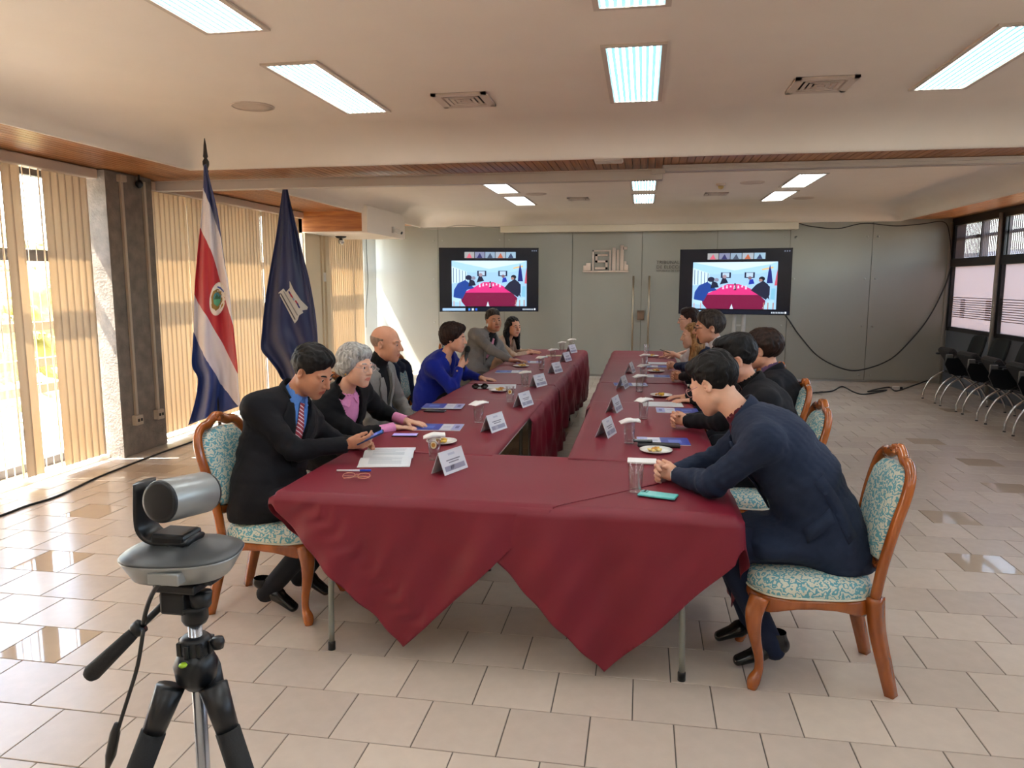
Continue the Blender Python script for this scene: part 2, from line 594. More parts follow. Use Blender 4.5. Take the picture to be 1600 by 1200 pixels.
left_window(3, 11.5, 13.5, [12.5])
# outside rails seen through the blinds
rail_m = mat('rail_wood', (150, 118, 88), 0.6)
outr = thing('terrace_railing', 'brown terrace railing outside the left windows behind the blinds', 'railing', (-6.4, 5.5, 0))
for z in (0.55, 0.83, 1.22): MB().box((-6.44, -1, z - 0.045), (-6.36, 13.5, z + 0.045)).build('rail', rail_m, outr)
for y in (0.2, 2.6, 5.0, 7.4, 9.8, 12.2): MB().box((-6.46, y - 0.04, -0.12), (-6.38, y + 0.04, 1.26)).build('post', rail_m, outr)

# ---- right wall: low panel, frosted lower windows, clear upper windows
low_m = mat('low_panel', (92, 98, 108), 0.35)
wr = structure(MB().box((XR, YF, 0), (XR + 0.12, YB, 0.92)).box((XR, YF, 2.70), (XR + 0.12, YB, 3.05)).box((XR, YF, 0.92), (XR + 0.12, -1.0, 2.72)).build('wall_right', low_m))
frost = bpy.data.materials.new('frosted_film')
frost.use_nodes = True
n_, l_ = frost.node_tree.nodes, frost.node_tree.links
n_.remove(n_['Principled BSDF'])
tl = n_.new('ShaderNodeBsdfTranslucent'); tl.inputs[0].default_value = (0.38, 0.36, 0.37, 1)
df = n_.new('ShaderNodeBsdfDiffuse'); df.inputs[0].default_value = (0.55, 0.50, 0.52, 1)
mx = n_.new('ShaderNodeMixShader'); mx.inputs[0].default_value = 0.25
l_.new(tl.outputs[0], mx.inputs[1]); l_.new(df.outputs[0], mx.inputs[2]); l_.new(mx.outputs[0], n_['Material Output'].inputs[0])
stripe_m = mat('film_stripe', (120, 92, 88), 0.6)
blind_dark = mat('blind_dark', (74, 62, 62), 0.7)
edges = [-1.0, 1.2, 3.3, 5.4, 7.5, 9.63, 11.76, 13.5]
for wi, (a, b) in enumerate(zip(edges[:-1], edges[1:])):
    w = structure(MB().box((XR - 0.01, a, 0.90), (XR + 0.06, b, 0.965)).box((XR - 0.03, a, 1.94), (XR + 0.06, b, 2.07))
                  .box((XR - 0.03, a, 2.60), (XR + 0.06, b, 2.72)).build('window_%d' % (wi + 4), black_metal))
    MB().box((XR + 0.03, a, 0.96), (XR + 0.036, b, 1.95)).build('frosted_pane', frost, w)
    MB().box((XR + 0.05, a, 2.06), (XR + 0.054, b, 2.62)).build('pane', clear_glass, w)
    for y in ((a + b) / 2 - 0.12,): MB().box((XR + 0.055, y - 0.09, 2.06), (XR + 0.09, y + 0.09, 2.62)).build('mullion', dark_frame, w)
    MB().box((XR + 0.055, a, 2.37), (XR + 0.09, b, 2.42)).build('transom', dark_frame, w)
    MB().box((XR - 0.02, b - 0.10, 0.9), (XR + 0.06, b, 2.72)).build('mullion', black_metal, w)
    MB().tube([(XR - 0.05, b - 0.02, 0.0), (XR - 0.05, b - 0.02, 2.66)], 0.028, 12).build('post', mat('post_grey', (150, 146, 138), 0.45), w)
    if wi >= 4:
        mb = MB()
        for i in range(9):
            z = 1.13 + i * 0.034
            mb.box((XR + 0.022, a + 0.05, z), (XR + 0.029, b - 0.1, z + 0.011))
            for yy in (a + 0.25, a + 1.15):
                mb.box((XR + 0.020, yy, z - 0.004), (XR + 0.027, yy + 0.16, z + 0.017))
        mb.box((XR + 0.022, a + 0.05, 1.44), (XR + 0.029, b - 0.1, 1.452))
        tag(mb.build('film_stripes', stripe_m, w, fixn=False), kind='stuff')
        mb = MB()
        y = a + 0.05
        while y < b - 0.1:
            mb.box((XR + 0.012, y, 2.075), (XR + 0.03, y + 0.006, 2.60))
            y += 0.055 if y < b - 0.45 or wi < 6 else 0.018
        tag(mb.build('blind_vanes', blind_dark, w, fixn=False), kind='stuff')
structure(MB().box((-5.4, YF - 0.15, 0), (5.2, YF, 3.05)).build('wall_front', plaster))

# ---- ceiling fixtures
lamp_frame = mat('lamp_frame', (200, 186, 172), 0.4)
diff_m = mat('lamp_diffuser', (220, 235, 240), 0.4)
n_, l_, b_ = nodes_of(diff_m)
tc = n_.new('ShaderNodeTexCoord'); wv = n_.new('ShaderNodeTexWave'); wv.wave_type = 'BANDS'; wv.bands_direction = 'X'
wv.inputs['Scale'].default_value = 8.4
wv2 = n_.new('ShaderNodeTexWave'); wv2.bands_direction = 'Y'; wv2.inputs['Scale'].default_value = 15
cr = n_.new('ShaderNodeValToRGB')          # bright tube lines seen through a bluish prismatic lens
cr.color_ramp.elements[0].position = 0.48; cr.color_ramp.elements[0].color = (0.10 * 0.9, 0.34 * 0.9, 0.46 * 0.9, 1)
cr.color_ramp.elements[1].position = 0.80; cr.color_ramp.elements[1].color = (LAMP, LAMP * 1.02, LAMP * 1.02, 1)
mr = n_.new('ShaderNodeMapRange'); mr.inputs[3].default_value = 0.75; mr.inputs[4].default_value = 1.2
l_.new(tc.outputs['Object'], wv.inputs[0]); l_.new(tc.outputs['Object'], wv2.inputs[0])
l_.new(wv.outputs[1], cr.inputs[0]); l_.new(cr.outputs[0], b_.inputs['Emission Color'])
l_.new(wv2.outputs[1], mr.inputs[0]); l_.new(mr.outputs[0], b_.inputs['Emission Strength'])
LAMP_LABELS = {}
def ceiling_lamp(x, y, label, ln=1.24, w=0.30):
    t = thing('ceiling_light', label, 'ceiling light', (x, y, ZC), 0, 'recessed fluorescent ceiling lights')
    mb = MB(); z0, z1 = ZC - 0.012, ZC + 0.01
    a, b, e = w / 2, ln / 2, 0.028
    mb.box((x - a - e, y - b - e, z0), (x - a, y + b + e, z1)).box((x + a, y - b - e, z0), (x + a + e, y + b + e, z1))
    mb.box((x - a, y - b - e, z0), (x + a, y - b, z1)).box((x - a, y + b, z0), (x + a, y + b + e, z1))
    mb.build('frame', lamp_frame, t, fixn=False)
    MB().box((x - a, y - b, ZC - 0.006), (x + a, y + b, ZC + 0.004)).build('diffuser', diff_m, t)
pos = {-2.06: 'left', -0.08: 'centre', 1.88: 'right'}
for x, side in pos.items():
    for y, row in ((4.89, 'just in front of the beam'), (3.05, 'at the top edge of the picture'), (1.2, 'unseen row added for light above the camera'), (-0.7, 'unseen row added for light far behind the camera')):
        ceiling_lamp(x, y, 'bluish recessed ceiling light, %s column, %s' % (side, row))  # last two rows are unseen, continued past the view to raise room light
for x, side in ((-1.92, 'left'), (-0.02, 'centre'), (1.93, 'right')):
    for y, row in ((10.05, 'far bay, nearer pair row'), (11.74, 'far bay, last row by the glass wall')):
        ceiling_lamp(x, y, 'bluish recessed ceiling light, %s column, %s' % (side, row), 1.2)
vent_m = mat('vent_white', (206, 190, 176), 0.45)
vent_dark = mat('vent_dark', (38, 34, 32), 0.8)
def vent(x, y, label, s=0.19):
    t = thing('ceiling_vent', label, 'vent', (x, y, ZC), 0, 'square ceiling air vents')
    MB().box((x - s, y - s, ZC - 0.002), (x + s, y + s, ZC + 0.004)).build('backing', vent_dark, t)
    for i, r in enumerate((s, s * 0.78, s * 0.58, s * 0.40, s * 0.22)):
        w = 0.035 if i == 0 else 0.022
        mb = MB(); z1 = ZC - 0.001
        def slab(x0, x1, y0, y1, dx, dy):
            mb.add([(x0, y0, z1), (x1, y0, z1), (x1, y1, z1), (x0, y1, z1),
                    (x0 + dx, y0 + dy, z1 - 0.014), (x1 + dx, y0 + dy, z1 - 0.014), (x1 + dx, y1 + dy, z1 - 0.014), (x0 + dx, y1 + dy, z1 - 0.014)],
                   [(0, 3, 2, 1), (4, 5, 6, 7), (0, 1, 5, 4), (1, 2, 6, 5), (2, 3, 7, 6), (3, 0, 4, 7)])
        k = 0.0 if i == 0 else 0.008
        slab(x - r, x + r, y - r, y - r + w, 0, -k); slab(x - r, x + r, y + r - w, y + r, 0, k)
        slab(x - r, x - r + w, y - r, y + r, -k, 0); slab(x + r - w, x + r, y - r, y + r, k, 0)
        mb.build('louver' if i else 'frame', vent_m, t, fixn=False)
vent(-1.26, 5.28, 'square louvered air vent in ceiling right of the left lamp')
vent(1.10, 5.28, 'square louvered air vent in ceiling left of the right lamp')
vent(-1.0, 11.6, 'small far air vent in the rear ceiling left of centre', 0.16)
vent(1.0, 11.3, 'small far air vent in the rear ceiling right of centre', 0.16)
spk_m = mat('speaker_grille', (204, 188, 172), 0.6, bump=0.2, bscale=600)
def speaker(x, y, label, r=0.14):
    t = thing('ceiling_speaker', label, 'speaker', (x, y, ZC), 0, 'round ceiling speakers')
    MB().lathe([(r + 0.012, 0.004), (r + 0.012, -0.006), (r, -0.009), (r, 0.004)], (x, y, ZC), 32, cap=False).build('rim', vent_m, t)
    MB().lathe([(r, 0.002), (r, -0.005), (r * 0.5, -0.006), (0.005, -0.006)], (x, y, ZC), 32).build('grille', spk_m, t)
speaker(-2.82, 5.22, 'round speaker grille in ceiling above the red white flag')
speaker(-1.55, 10.9, 'round speaker grille in rear ceiling, left of centre')
speaker(1.34, 10.14, 'round speaker grille in rear ceiling beside smoke detector')
speaker(2.35, 12.1, 'round speaker grille at far right of rear ceiling')
t = thing('smoke_detector', 'yellowed smoke detector hanging from the rear ceiling', 'smoke detector', (0.96, 10.2, ZC))
sm = mat('detector_yellow', (206, 180, 120), 0.5)
MB().lathe([(0.062, 0), (0.062, -0.018), (0.05, -0.03)], (0.96, 10.2, ZC), 20).build('base', vent_m, t)
MB().lathe([(0.038, -0.03), (0.034, -0.055), (0.015, -0.07)], (0.96, 10.2, ZC), 16).build('sensor_head', sm, t)
t = thing('access_point', 'white oval wireless access point under the wooden beam', 'access point', (-0.31, 6.5, ZS))
MB().cbox((-0.31, 6.5, ZS - 0.018), (0.12, 0.1, 0.018), b=0.016).build('shell', mat('ap_white', (226, 218, 208), 0.4), t)
MB().cbox((-0.31, 6.5, ZS - 0.037), (0.02, 0.02, 0.002)).build('status_mark', white_metal, t)
# ================================================================ BLINDS, FLAGS, SCREENS, TRIPOD
blind_m = bpy.data.materials.new('blind_fabric')
blind_m.use_nodes = True
n_, l_ = blind_m.node_tree.nodes, blind_m.node_tree.links
n_.remove(n_['Principled BSDF'])
df = n_.new('ShaderNodeBsdfDiffuse'); df.inputs[0].default_value = (*lin((222, 205, 184)), 1)
tl = n_.new('ShaderNodeBsdfTranslucent'); tl.inputs[0].default_value = (*lin((236, 216, 184)), 1)
mx = n_.new('ShaderNodeMixShader'); mx.inputs[0].default_value = 0.22
l_.new(df.outputs[0], mx.inputs[1]); l_.new(tl.outputs[0], mx.inputs[2]); l_.new(mx.outputs[0], n_['Material Output'].inputs[0])
rail_white = mat('headrail', (206, 190, 172), 0.5)
def vane_mesh():
    me = bpy.data.meshes.new('vane')
    v = []; f = []
    for i in range(5):
        t = i / 4 - 0.5
        b = 0.006 * (1 - (2 * t) ** 2)
        v += [(t * 0.089, b, 0.0), (t * 0.089, b, 2.56), (t * 0.089, b - 0.0012, 0.0), (t * 0.089, b - 0.0012, 2.56)]
    for i in range(4):
        a = i * 4
        f += [(a, a + 4, a + 5, a + 1), (a + 6, a + 2, a + 3, a + 7)]
    f += [(0, 1, 3, 2), (16, 18, 19, 17)]
    me.from_pydata(v, [], f)
    me.materials.append(blind_m)
    me.polygons.foreach_set('use_smooth', [True] * len(f))
    return me
vane = vane_mesh()
rv = random.Random(5)
def blind(label, y0, y1, x, angle_fn, step=0.083, rail=True, z0=0.07):
    t = thing('vertical_blind', label, 'blind', (x, y0, 0))
    MB().cbox((x + 0.01, (y0 + y1) / 2, 2.665), (0.055, (y1 - y0) / 2 + 0.03, 0.045), b=0.012).build('headrail', rail_white, t)
    y = y0 + 0.03
    while y < y1 - 0.02:
        o = bpy.data.objects.new('vane', vane)
        COL.objects.link(o)
        o.parent = t
        o.location = (0, y - y0, z0)
        o.rotation_euler = (0, 0, angle_fn(y) + rv.uniform(-0.07, 0.07))
        y += step
    return t
CL = PI / 2 - 0.16          # closed, slightly overlapping
OP = PI / 2 + 0.68          # open, edge towards the camera
def ang1(y):
    if 5.24 < y < 5.45 or y > 5.66: return CL
    return OP
def ang2(y):
    return CL + (0.42 if (7.62 < y < 7.72 or 8.1 < y < 8.2 or 9.3 < y < 9.42) else 0)
blind('long cream vertical blind half open at the near left window', 0.45, 6.22, -5.0, ang1)
blind('closed cream vertical blind glowing behind the two flags', 7.08, 10.5, -5.02, ang2)
blind('narrow cream vertical blind in the far left corner by the glass wall', 11.52, 13.05, -5.02, lambda y: CL, z0=0.06)

# conduits and sockets on the column
cond_m = mat('conduit', (186, 168, 146), 0.55)
for px, lb in ((0, 'left'), (1, 'right')):
    y = (6.50, 6.83)[px]
    t = thing('cable_conduit', 'cream cable conduit on concrete column, %s one of the two, ending in a socket box' % lb, 'conduit', (-4.9, y, 0.3))
    MB().cbox((-4.895, y, 1.53), (0.014, 0.016, 1.14), b=0.003).build('channel', cond_m, t)
    MB().cbox((-4.885, y, 0.34), (0.026, 0.052, 0.05), b=0.005).build('socket_box', cond_m, t)
    for dy in (-0.022, 0.022): MB().cbox((-4.857, y + dy, 0.34), (0.004, 0.010, 0.014)).build('socket_slot', black_metal, t)
    if px == 0: MB().cbox((-4.885, y, 2.66), (0.03, 0.04, 0.035), b=0.008).build('junction_cap', cond_m, t)
t = thing('security_camera', 'small black camera hanging under soffit beside concrete column', 'security camera', (-4.86, 6.72, 2.72))
MB().lathe([(0.01, 0), (0.01, -0.05)], (-4.86, 6.72, 2.72), 8).lathe([(0.02, -0.05), (0.034, -0.075), (0.034, -0.1), (0.015, -0.125)], (-4.86, 6.72, 2.72), 14).build('housing', black_metal, t)
t = thing('security_camera', 'white bullet security camera on plaster beam at far left', 'security camera', (-3.94, 11.6, 2.46))
M = Matrix.Translation((-3.93, 11.66, 2.515)) @ Matrix.Rotation(math.radians(112), 4, 'Y') @ Matrix.Rotation(math.radians(18), 4, 'X')
MB().lathe([(0.03, 0), (0.034, 0.02), (0.034, 0.12), (0.03, 0.13)], n=16, M=M).build('body', white_metal, t)
MB().lathe([(0.024, 0.128), (0.024, 0.134)], n=16, M=M).build('lens', black_metal, t)
MB().cbox((-3.965, 11.66, 2.52), (0.016, 0.04, 0.05), b=0.005).tube([(-3.96, 11.66, 2.52), (-3.92, 11.66, 2.515)], 0.014, 8).build('bracket', white_metal, t)
t = thing('dome_camera', 'chrome ball camera hanging under the wooden box at far left', 'security camera', (-4.75, 11.4, 2.41))
MB().lathe([(0.09, 0), (0.07, -0.02), (0.03, -0.035)], (-4.75, 11.4, 2.41), 16).build('mount', dark_frame, t)
MB().lathe([(max(0.002, 0.048 * math.sin(a * PI / 8)), -0.08 - 0.048 * math.cos(a * PI / 8)) for a in range(9)], (-4.75, 11.4, 2.41), 16, cap=False).build("ball", chrome, t)

# ---- cables
cable_m = mat('cable_black', (30, 28, 27), 0.5)
def cable(label, pts, r=0.008, name='cable', m=cable_m):
    pts = [Vector((p.x, min(p.y, YB - 0.03), p.z)) for p in smooth_path(pts, 8)]
    o = MB().tube(pts, r, 8).build(name, m)
    return tag(o, label, 'cable')
wy = YB - 0.05
cpts = [on_y(x, y, wy) for x, y in ((1228, 494), (1250, 525), (1280, 558), (1320, 577), (1350, 577), (1390, 562), (1420, 535), (1450, 498), (1475, 450), (1487, 415))]
cable('black cable looping down across the frosted wall from the right screen', [(2.2, 12.3, 1.22)] + cpts, 0.011)
cpts = [on_y(x, y, wy) for x, y in ((1245, 348), (1270, 354), (1310, 357), (1350, 349), (1400, 353), (1440, 350), (1475, 347), (1484, 370), (1487, 410))]
cable('thin dark cable sagging along the top of the frosted wall', cpts, 0.007)
cpts = [on_z(x, y, 0.009) for x, y in ((1224, 612), (1240, 604), (1258, 598), (1240, 613), (1222, 617), (1262, 617), (1285, 612), (1275, 616), (1300, 611), (1316, 604), (1335, 613), (1352, 616), (1385, 612), (1356, 614), (1388, 605), (1400, 611), (1425, 603), (1434, 594))]
cpts = [Vector(p) for p in cpts]
for p in cpts: p.y = min(p.y, 13.38)
for i, p in enumerate(cpts): p.z = 0.010 + (0.022 if i in (5, 7, 12, 13) else 0) + (0.05 if i == 17 else 0)
cable('black power cord tangled on the floor by the frosted wall', cpts, 0.011)
t = thing('power_plug', 'white plug adapter lying on floor beside the black chairs', 'plug', (3.98, 12.55, 0))
MB().cbox((3.98, 12.55, 0.03), (0.05, 0.03, 0.03), b=0.006).build('plug_body', white_metal, t)
MB().cbox((4.05, 12.55, 0.03), (0.025, 0.02, 0.02), b=0.004).build('plug_end', black_metal, t)
cpts = [on_z(x, y, 0.008) for x, y in ((-60, 825), (0, 806), (40, 791), (90, 775), (150, 747), (200, 727), (255, 706), (300, 690), (330, 676), (380, 664))]
cable('long black cable on floor running along the blinds', cpts, 0.009)
cable('thin cord hanging beside the far left corner blind', [on_y(x, y, 12.2) for x, y in ((572, 363), (573, 400), (575, 440), (572, 480), (572, 512))], 0.005)
cpts = [on_y(x, y, wy) for x, y in ((600, 358), (640, 353), (680, 358), (720, 352), (780, 357))]
cable('thin pale cable strung along top of the glass wall left side', cpts, 0.006, m=mat('cable_pale', (170, 160, 148), 0.5))

# ---- flags
def flag_grid(L, R, nb, na, fold, folds, yb):
    """L, R: lists of (px,py) for the two outlines from top to bottom; returns grid of points"""
    def samp(P, t):
        f = t * (len(P) - 1); i = min(int(f), len(P) - 2); u = f - i
        return (P[i][0] * (1 - u) + P[i + 1][0] * u, P[i][1] * (1 - u) + P[i + 1][1] * u)
    Ls = [tuple(p)[:2] for p in smooth_path([(x, y, 0) for x, y in L], 6)]
    Rs = [tuple(p)[:2] for p in smooth_path([(x, y, 0) for x, y in R], 6)]
    g = []
    for j in range(nb + 1):
        t = j / nb
        a, b = samp(Ls, t), samp(Rs, t)
        row = []
        for i in range(na + 1):
            s = i / na
            px, py = a[0] * (1 - s) + b[0] * s, a[1] * (1 - s) + b[1] * s
            d = fold * (0.25 + t) * (0.6 * math.sin(folds * PI * s + 1.2 * t) + 0.4 * math.sin(folds * 1.7 * PI * s - 2.0 * t + 1)) * min(1, 4 * t + 0.15)
            p = on_y(px, py, yb + d)
            row.append((p, (px, py)))
        g.append(row)
    return g
def interp(P, x):
    if x <= P[0][0]: return P[0][1]
    for (a, b), (c, d) in zip(P[:-1], P[1:]):
        if x <= c: return b + (d - b) * (x - a) / (c - a)
    return P[-1][1]
def make_flag_mesh(name, g, m, parent, st_fn=None):
    nb, na = len(g) - 1, len(g[0]) - 1
    off = world_off(parent)
    v = [tuple(p - off) for row in g for p, q in row]
    n = len(v)
    f = []
    for j in range(nb):
        for i in range(na):
            a = j * (na + 1) + i
            f.append((a, a + 1, a + na + 2, a + na + 1))
    me = bpy.data.meshes.new(name)
    me.from_pydata(v, [], f)
    me.polygons.foreach_set('use_smooth', [True] * len(f))
    if st_fn:
        at = me.attributes.new('st', 'FLOAT', 'POINT')
        at.data.foreach_set('value', [st_fn(i / na, q) for row in g for i, (p, q) in enumerate(row)])
    me.materials.append(m)
    o = bpy.data.objects.new(name, me)
    COL.objects.link(o)
    o.parent = parent
    md = o.modifiers.new('thick', 'SOLIDIFY'); md.thickness = 0.003
    return o
satin = mat('flag_satin', (200, 200, 200), 0.42, sheen=0.3)
n_, l_, b_ = nodes_of(satin)
at = n_.new('ShaderNodeAttribute'); at.attribute_name = 'st'
cr = n_.new('ShaderNodeValToRGB'); cr.color_ramp.interpolation = 'CONSTANT'
cols = [(28, 42, 100), (216, 210, 216), (176, 22, 40), (216, 210, 216), (20, 50, 122)]
el = cr.color_ramp.elements
el[0].position = 0.0; el[0].color = (*lin(cols[0]), 1)
el[1].position = 0.2; el[1].color = (*lin(cols[1]), 1)
for i in (2, 3, 4):
    e = el.new(i * 0.2); e.color = (*lin(cols[i]), 1)
l_.new(at.outputs['Fac'], cr.inputs[0]); l_.new(cr.outputs[0], b_.inputs['Base Color'])
pole_m = mat('pole_dark', (36, 26, 22), 0.35)
F1Y, F2Y = 5.77, 7.42
f1 = thing('flag_on_stand', 'blue white and red striped flag with oval crest on dark pole', 'flag', (-3.55, F1Y, 0))
L = [(318, 258), (317, 300), (313, 350), (308, 400), (304, 450), (303, 500), (301, 540), (300, 572), (309, 592), (305, 625), (294, 664)]
R = [(322, 256), (329, 285), (340, 330), (347, 380), (353, 420), (358, 450), (362, 490), (367, 530), (371, 570), (373, 605), (376, 634)]
g = flag_grid(L, R, 60, 26, 0.07, 3.3, F1Y - 0.05)
B = [[(316, 290), (322, 303), (345, 368), (352, 420)], [(306, 345), (314, 356), (330, 390), (345, 440), (358, 485), (368, 520)],
     [(300, 455), (308, 470), (325, 497), (350, 540), (368, 576), (380, 600)], [(296, 505), (305, 522), (322, 560), (345, 598), (368, 628), (380, 640)]]
def st1(s, q):
    x, y = q
    ys = [interp(b, x) for b in B]
    lo = 230.0
    for k, yv in enumerate(ys):
        if y < yv: return 0.2 * k + 0.2 * max(0, min(0.999, (y - lo) / max(1, yv - lo)))
        lo = yv
    return 0.8 + 0.19 * min(1, (y - lo) / 200)
make_flag_mesh('flag_cloth', g, satin, f1, st1)
def pole(t, x, y, top):
    MB().tube([(x, y, 0.05), (x, y, top - 0.28)], 0.014, 12).build('pole', pole_m, t)
    MB().lathe([(0.008, 0), (0.020, 0.02), (0.014, 0.04), (0.026, 0.075), (0.026, 0.10), (0.012, 0.125), (0.020, 0.14), (0.017, 0.16), (0.011, 0.23), (0.003, 0.285)], (x, y, top - 0.285), 14).build('finial', pole_m, t)
    MB().lathe([(0.16, 0), (0.16, 0.02), (0.12, 0.035), (0.03, 0.05), (0.025, 0.11)], (x, y, 0.0), 24).build('base', pole_m, t)
pole(f1, -3.555, F1Y, 2.85)
print_m = vcol_mat('flag_print', 0.6)
def decal(parent, name, polys, grid, m=print_m):
    """print that follows the cloth: polygons outlined in photo pixels, cut into small faces and laid on the flag's own surface"""
    gp = np.array([[q[0], q[1], p.y] for row in grid for p, q in row])
    mb = MB()
    for k, (pts, c) in enumerate(polys):
        bm = bmesh.new()
        bm.faces.new([bm.verts.new((x, y, 0)) for x, y in pts])
        for ax_ in (0, 1):
            lo_, hi_ = min(p[ax_] for p in pts), max(p[ax_] for p in pts)
            v = math.ceil(lo_ / 3) * 3
            while v < hi_:
                bmesh.ops.bisect_plane(bm, geom=list(bm.verts) + list(bm.edges) + list(bm.faces), plane_co=(v, 0, 0) if ax_ == 0 else (0, v, 0), plane_no=(1, 0, 0) if ax_ == 0 else (0, 1, 0), dist=1e-4)
                v += 3
        bm.verts.index_update()
        vs = []
        for v in bm.verts:
            d2 = (gp[:, 0] - v.co.x) ** 2 + (gp[:, 1] - v.co.y) ** 2
            i = np.argpartition(d2, 6)[:6]
            w = 1 / (d2[i] + 0.3)
            vs.append(on_y(v.co.x, v.co.y, float((gp[i, 2] * w).sum() / w.sum()) - 0.007 - 0.0012 * k))
        mb.add(vs, [[v.index for v in f.verts] for f in bm.faces], 0, True, lin(c))
        bm.free()
    return mb.build(name, m, parent, fixn=False)
def ell(cx, cy, a, b, rot=0, n=28):
    r = math.radians(rot)
    return [(cx + a * math.cos(t) * math.cos(r) - b * math.sin(t) * math.sin(r), cy + a * math.cos(t) * math.sin(r) + b * math.sin(t) * math.cos(r)) for t in (2 * PI * i / n for i in range(n))]
mid = g[30][13][0].y
decal(f1, 'crest', [(ell(340, 467, 12.5, 26.5, 8), (222, 214, 206)), (ell(340, 467, 11.5, 25, 8), (236, 230, 222)),
                    ([(333, 455), (340, 451), (347, 456), (347.5, 470), (342, 482), (337, 486), (331, 478), (330, 464)], (150, 120, 60)),
                    ([(335, 459), (340, 456), (345, 460), (345, 470), (340, 479), (334, 475), (333, 465)], (70, 130, 140)),
                    ([(334, 468), (344.5, 466), (344, 473), (340, 479), (334.5, 475)], (90, 170, 130)),
                    ([(336, 464), (339, 459), (341, 464), (344, 461), (344.5, 467), (334.5, 468)], (60, 100, 70)),
                    ([(340, 447), (345, 449), (350, 455), (349.5, 457), (344, 451.5), (339.5, 449)], (60, 90, 170)),
                    ([(346, 476), (349, 473), (348, 478), (344, 483)], (176, 136, 50)), ([(330, 474), (332, 479), (335, 484), (331, 481)], (150, 110, 40))], g)
f2 = thing('flag_on_stand', 'plain dark blue flag with white tower emblem on dark pole', 'flag', (-3.685, F2Y, 0))
L = [(443, 284), (438, 320), (431, 370), (422, 420), (414, 470), (409, 520), (408, 546), (420, 562), (432, 578), (440, 592), (452, 600)]
R = [(447, 284), (455, 320), (465, 360), (474, 400), (482, 430), (488, 460), (493, 490), (496, 520), (497, 550), (498, 580), (499, 615)]
navy = mat('flag_navy', (20, 32, 82), 0.42, sheen=0.3)
g2 = flag_grid(L, R, 50, 26, 0.09, 2.8, F2Y - 0.05)
make_flag_mesh('flag_cloth', g2, navy, f2)
pole(f2, -3.685, F2Y, 2.86)
wh = (212, 206, 196)
K = lambda x, y: (280 + x / 4.0, 200 + y / 4.0)
decal(f2, 'emblem', [([K(*p) for p in ((690, 955), (715, 1010), (760, 1075), (805, 1120), (800, 1135), (770, 1140), (775, 1155), (750, 1170), (740, 1200), (722, 1222), (620, 1030), (652, 1003), (668, 1025), (690, 1000))], wh),
                     ([K(*p) for p in ((680, 1022), (690, 1020), (708, 1052), (700, 1058))], (40, 44, 110)),
                     ([K(*p) for p in ((690, 1036), (697, 1033), (713, 1060), (707, 1064))], (176, 40, 60)),
                     ([K(*p) for p in ((722, 1080), (730, 1076), (748, 1104), (740, 1110))], (176, 40, 60)),
                     ([K(*p) for p in ((733, 1098), (740, 1094), (756, 1122), (749, 1128))], (40, 44, 110)),
                     ([K(*p) for p in ((634, 1040), (640, 1036), (728, 1196), (722, 1200))], (90, 84, 80)),
                     ([K(*p) for p in ((650, 1022), (655, 1018), (742, 1168), (737, 1174))], (150, 146, 140)),
                     ([K(*p) for p in ((706, 1066), (714, 1060), (722, 1074), (714, 1080))], (150, 160, 190))], g2)

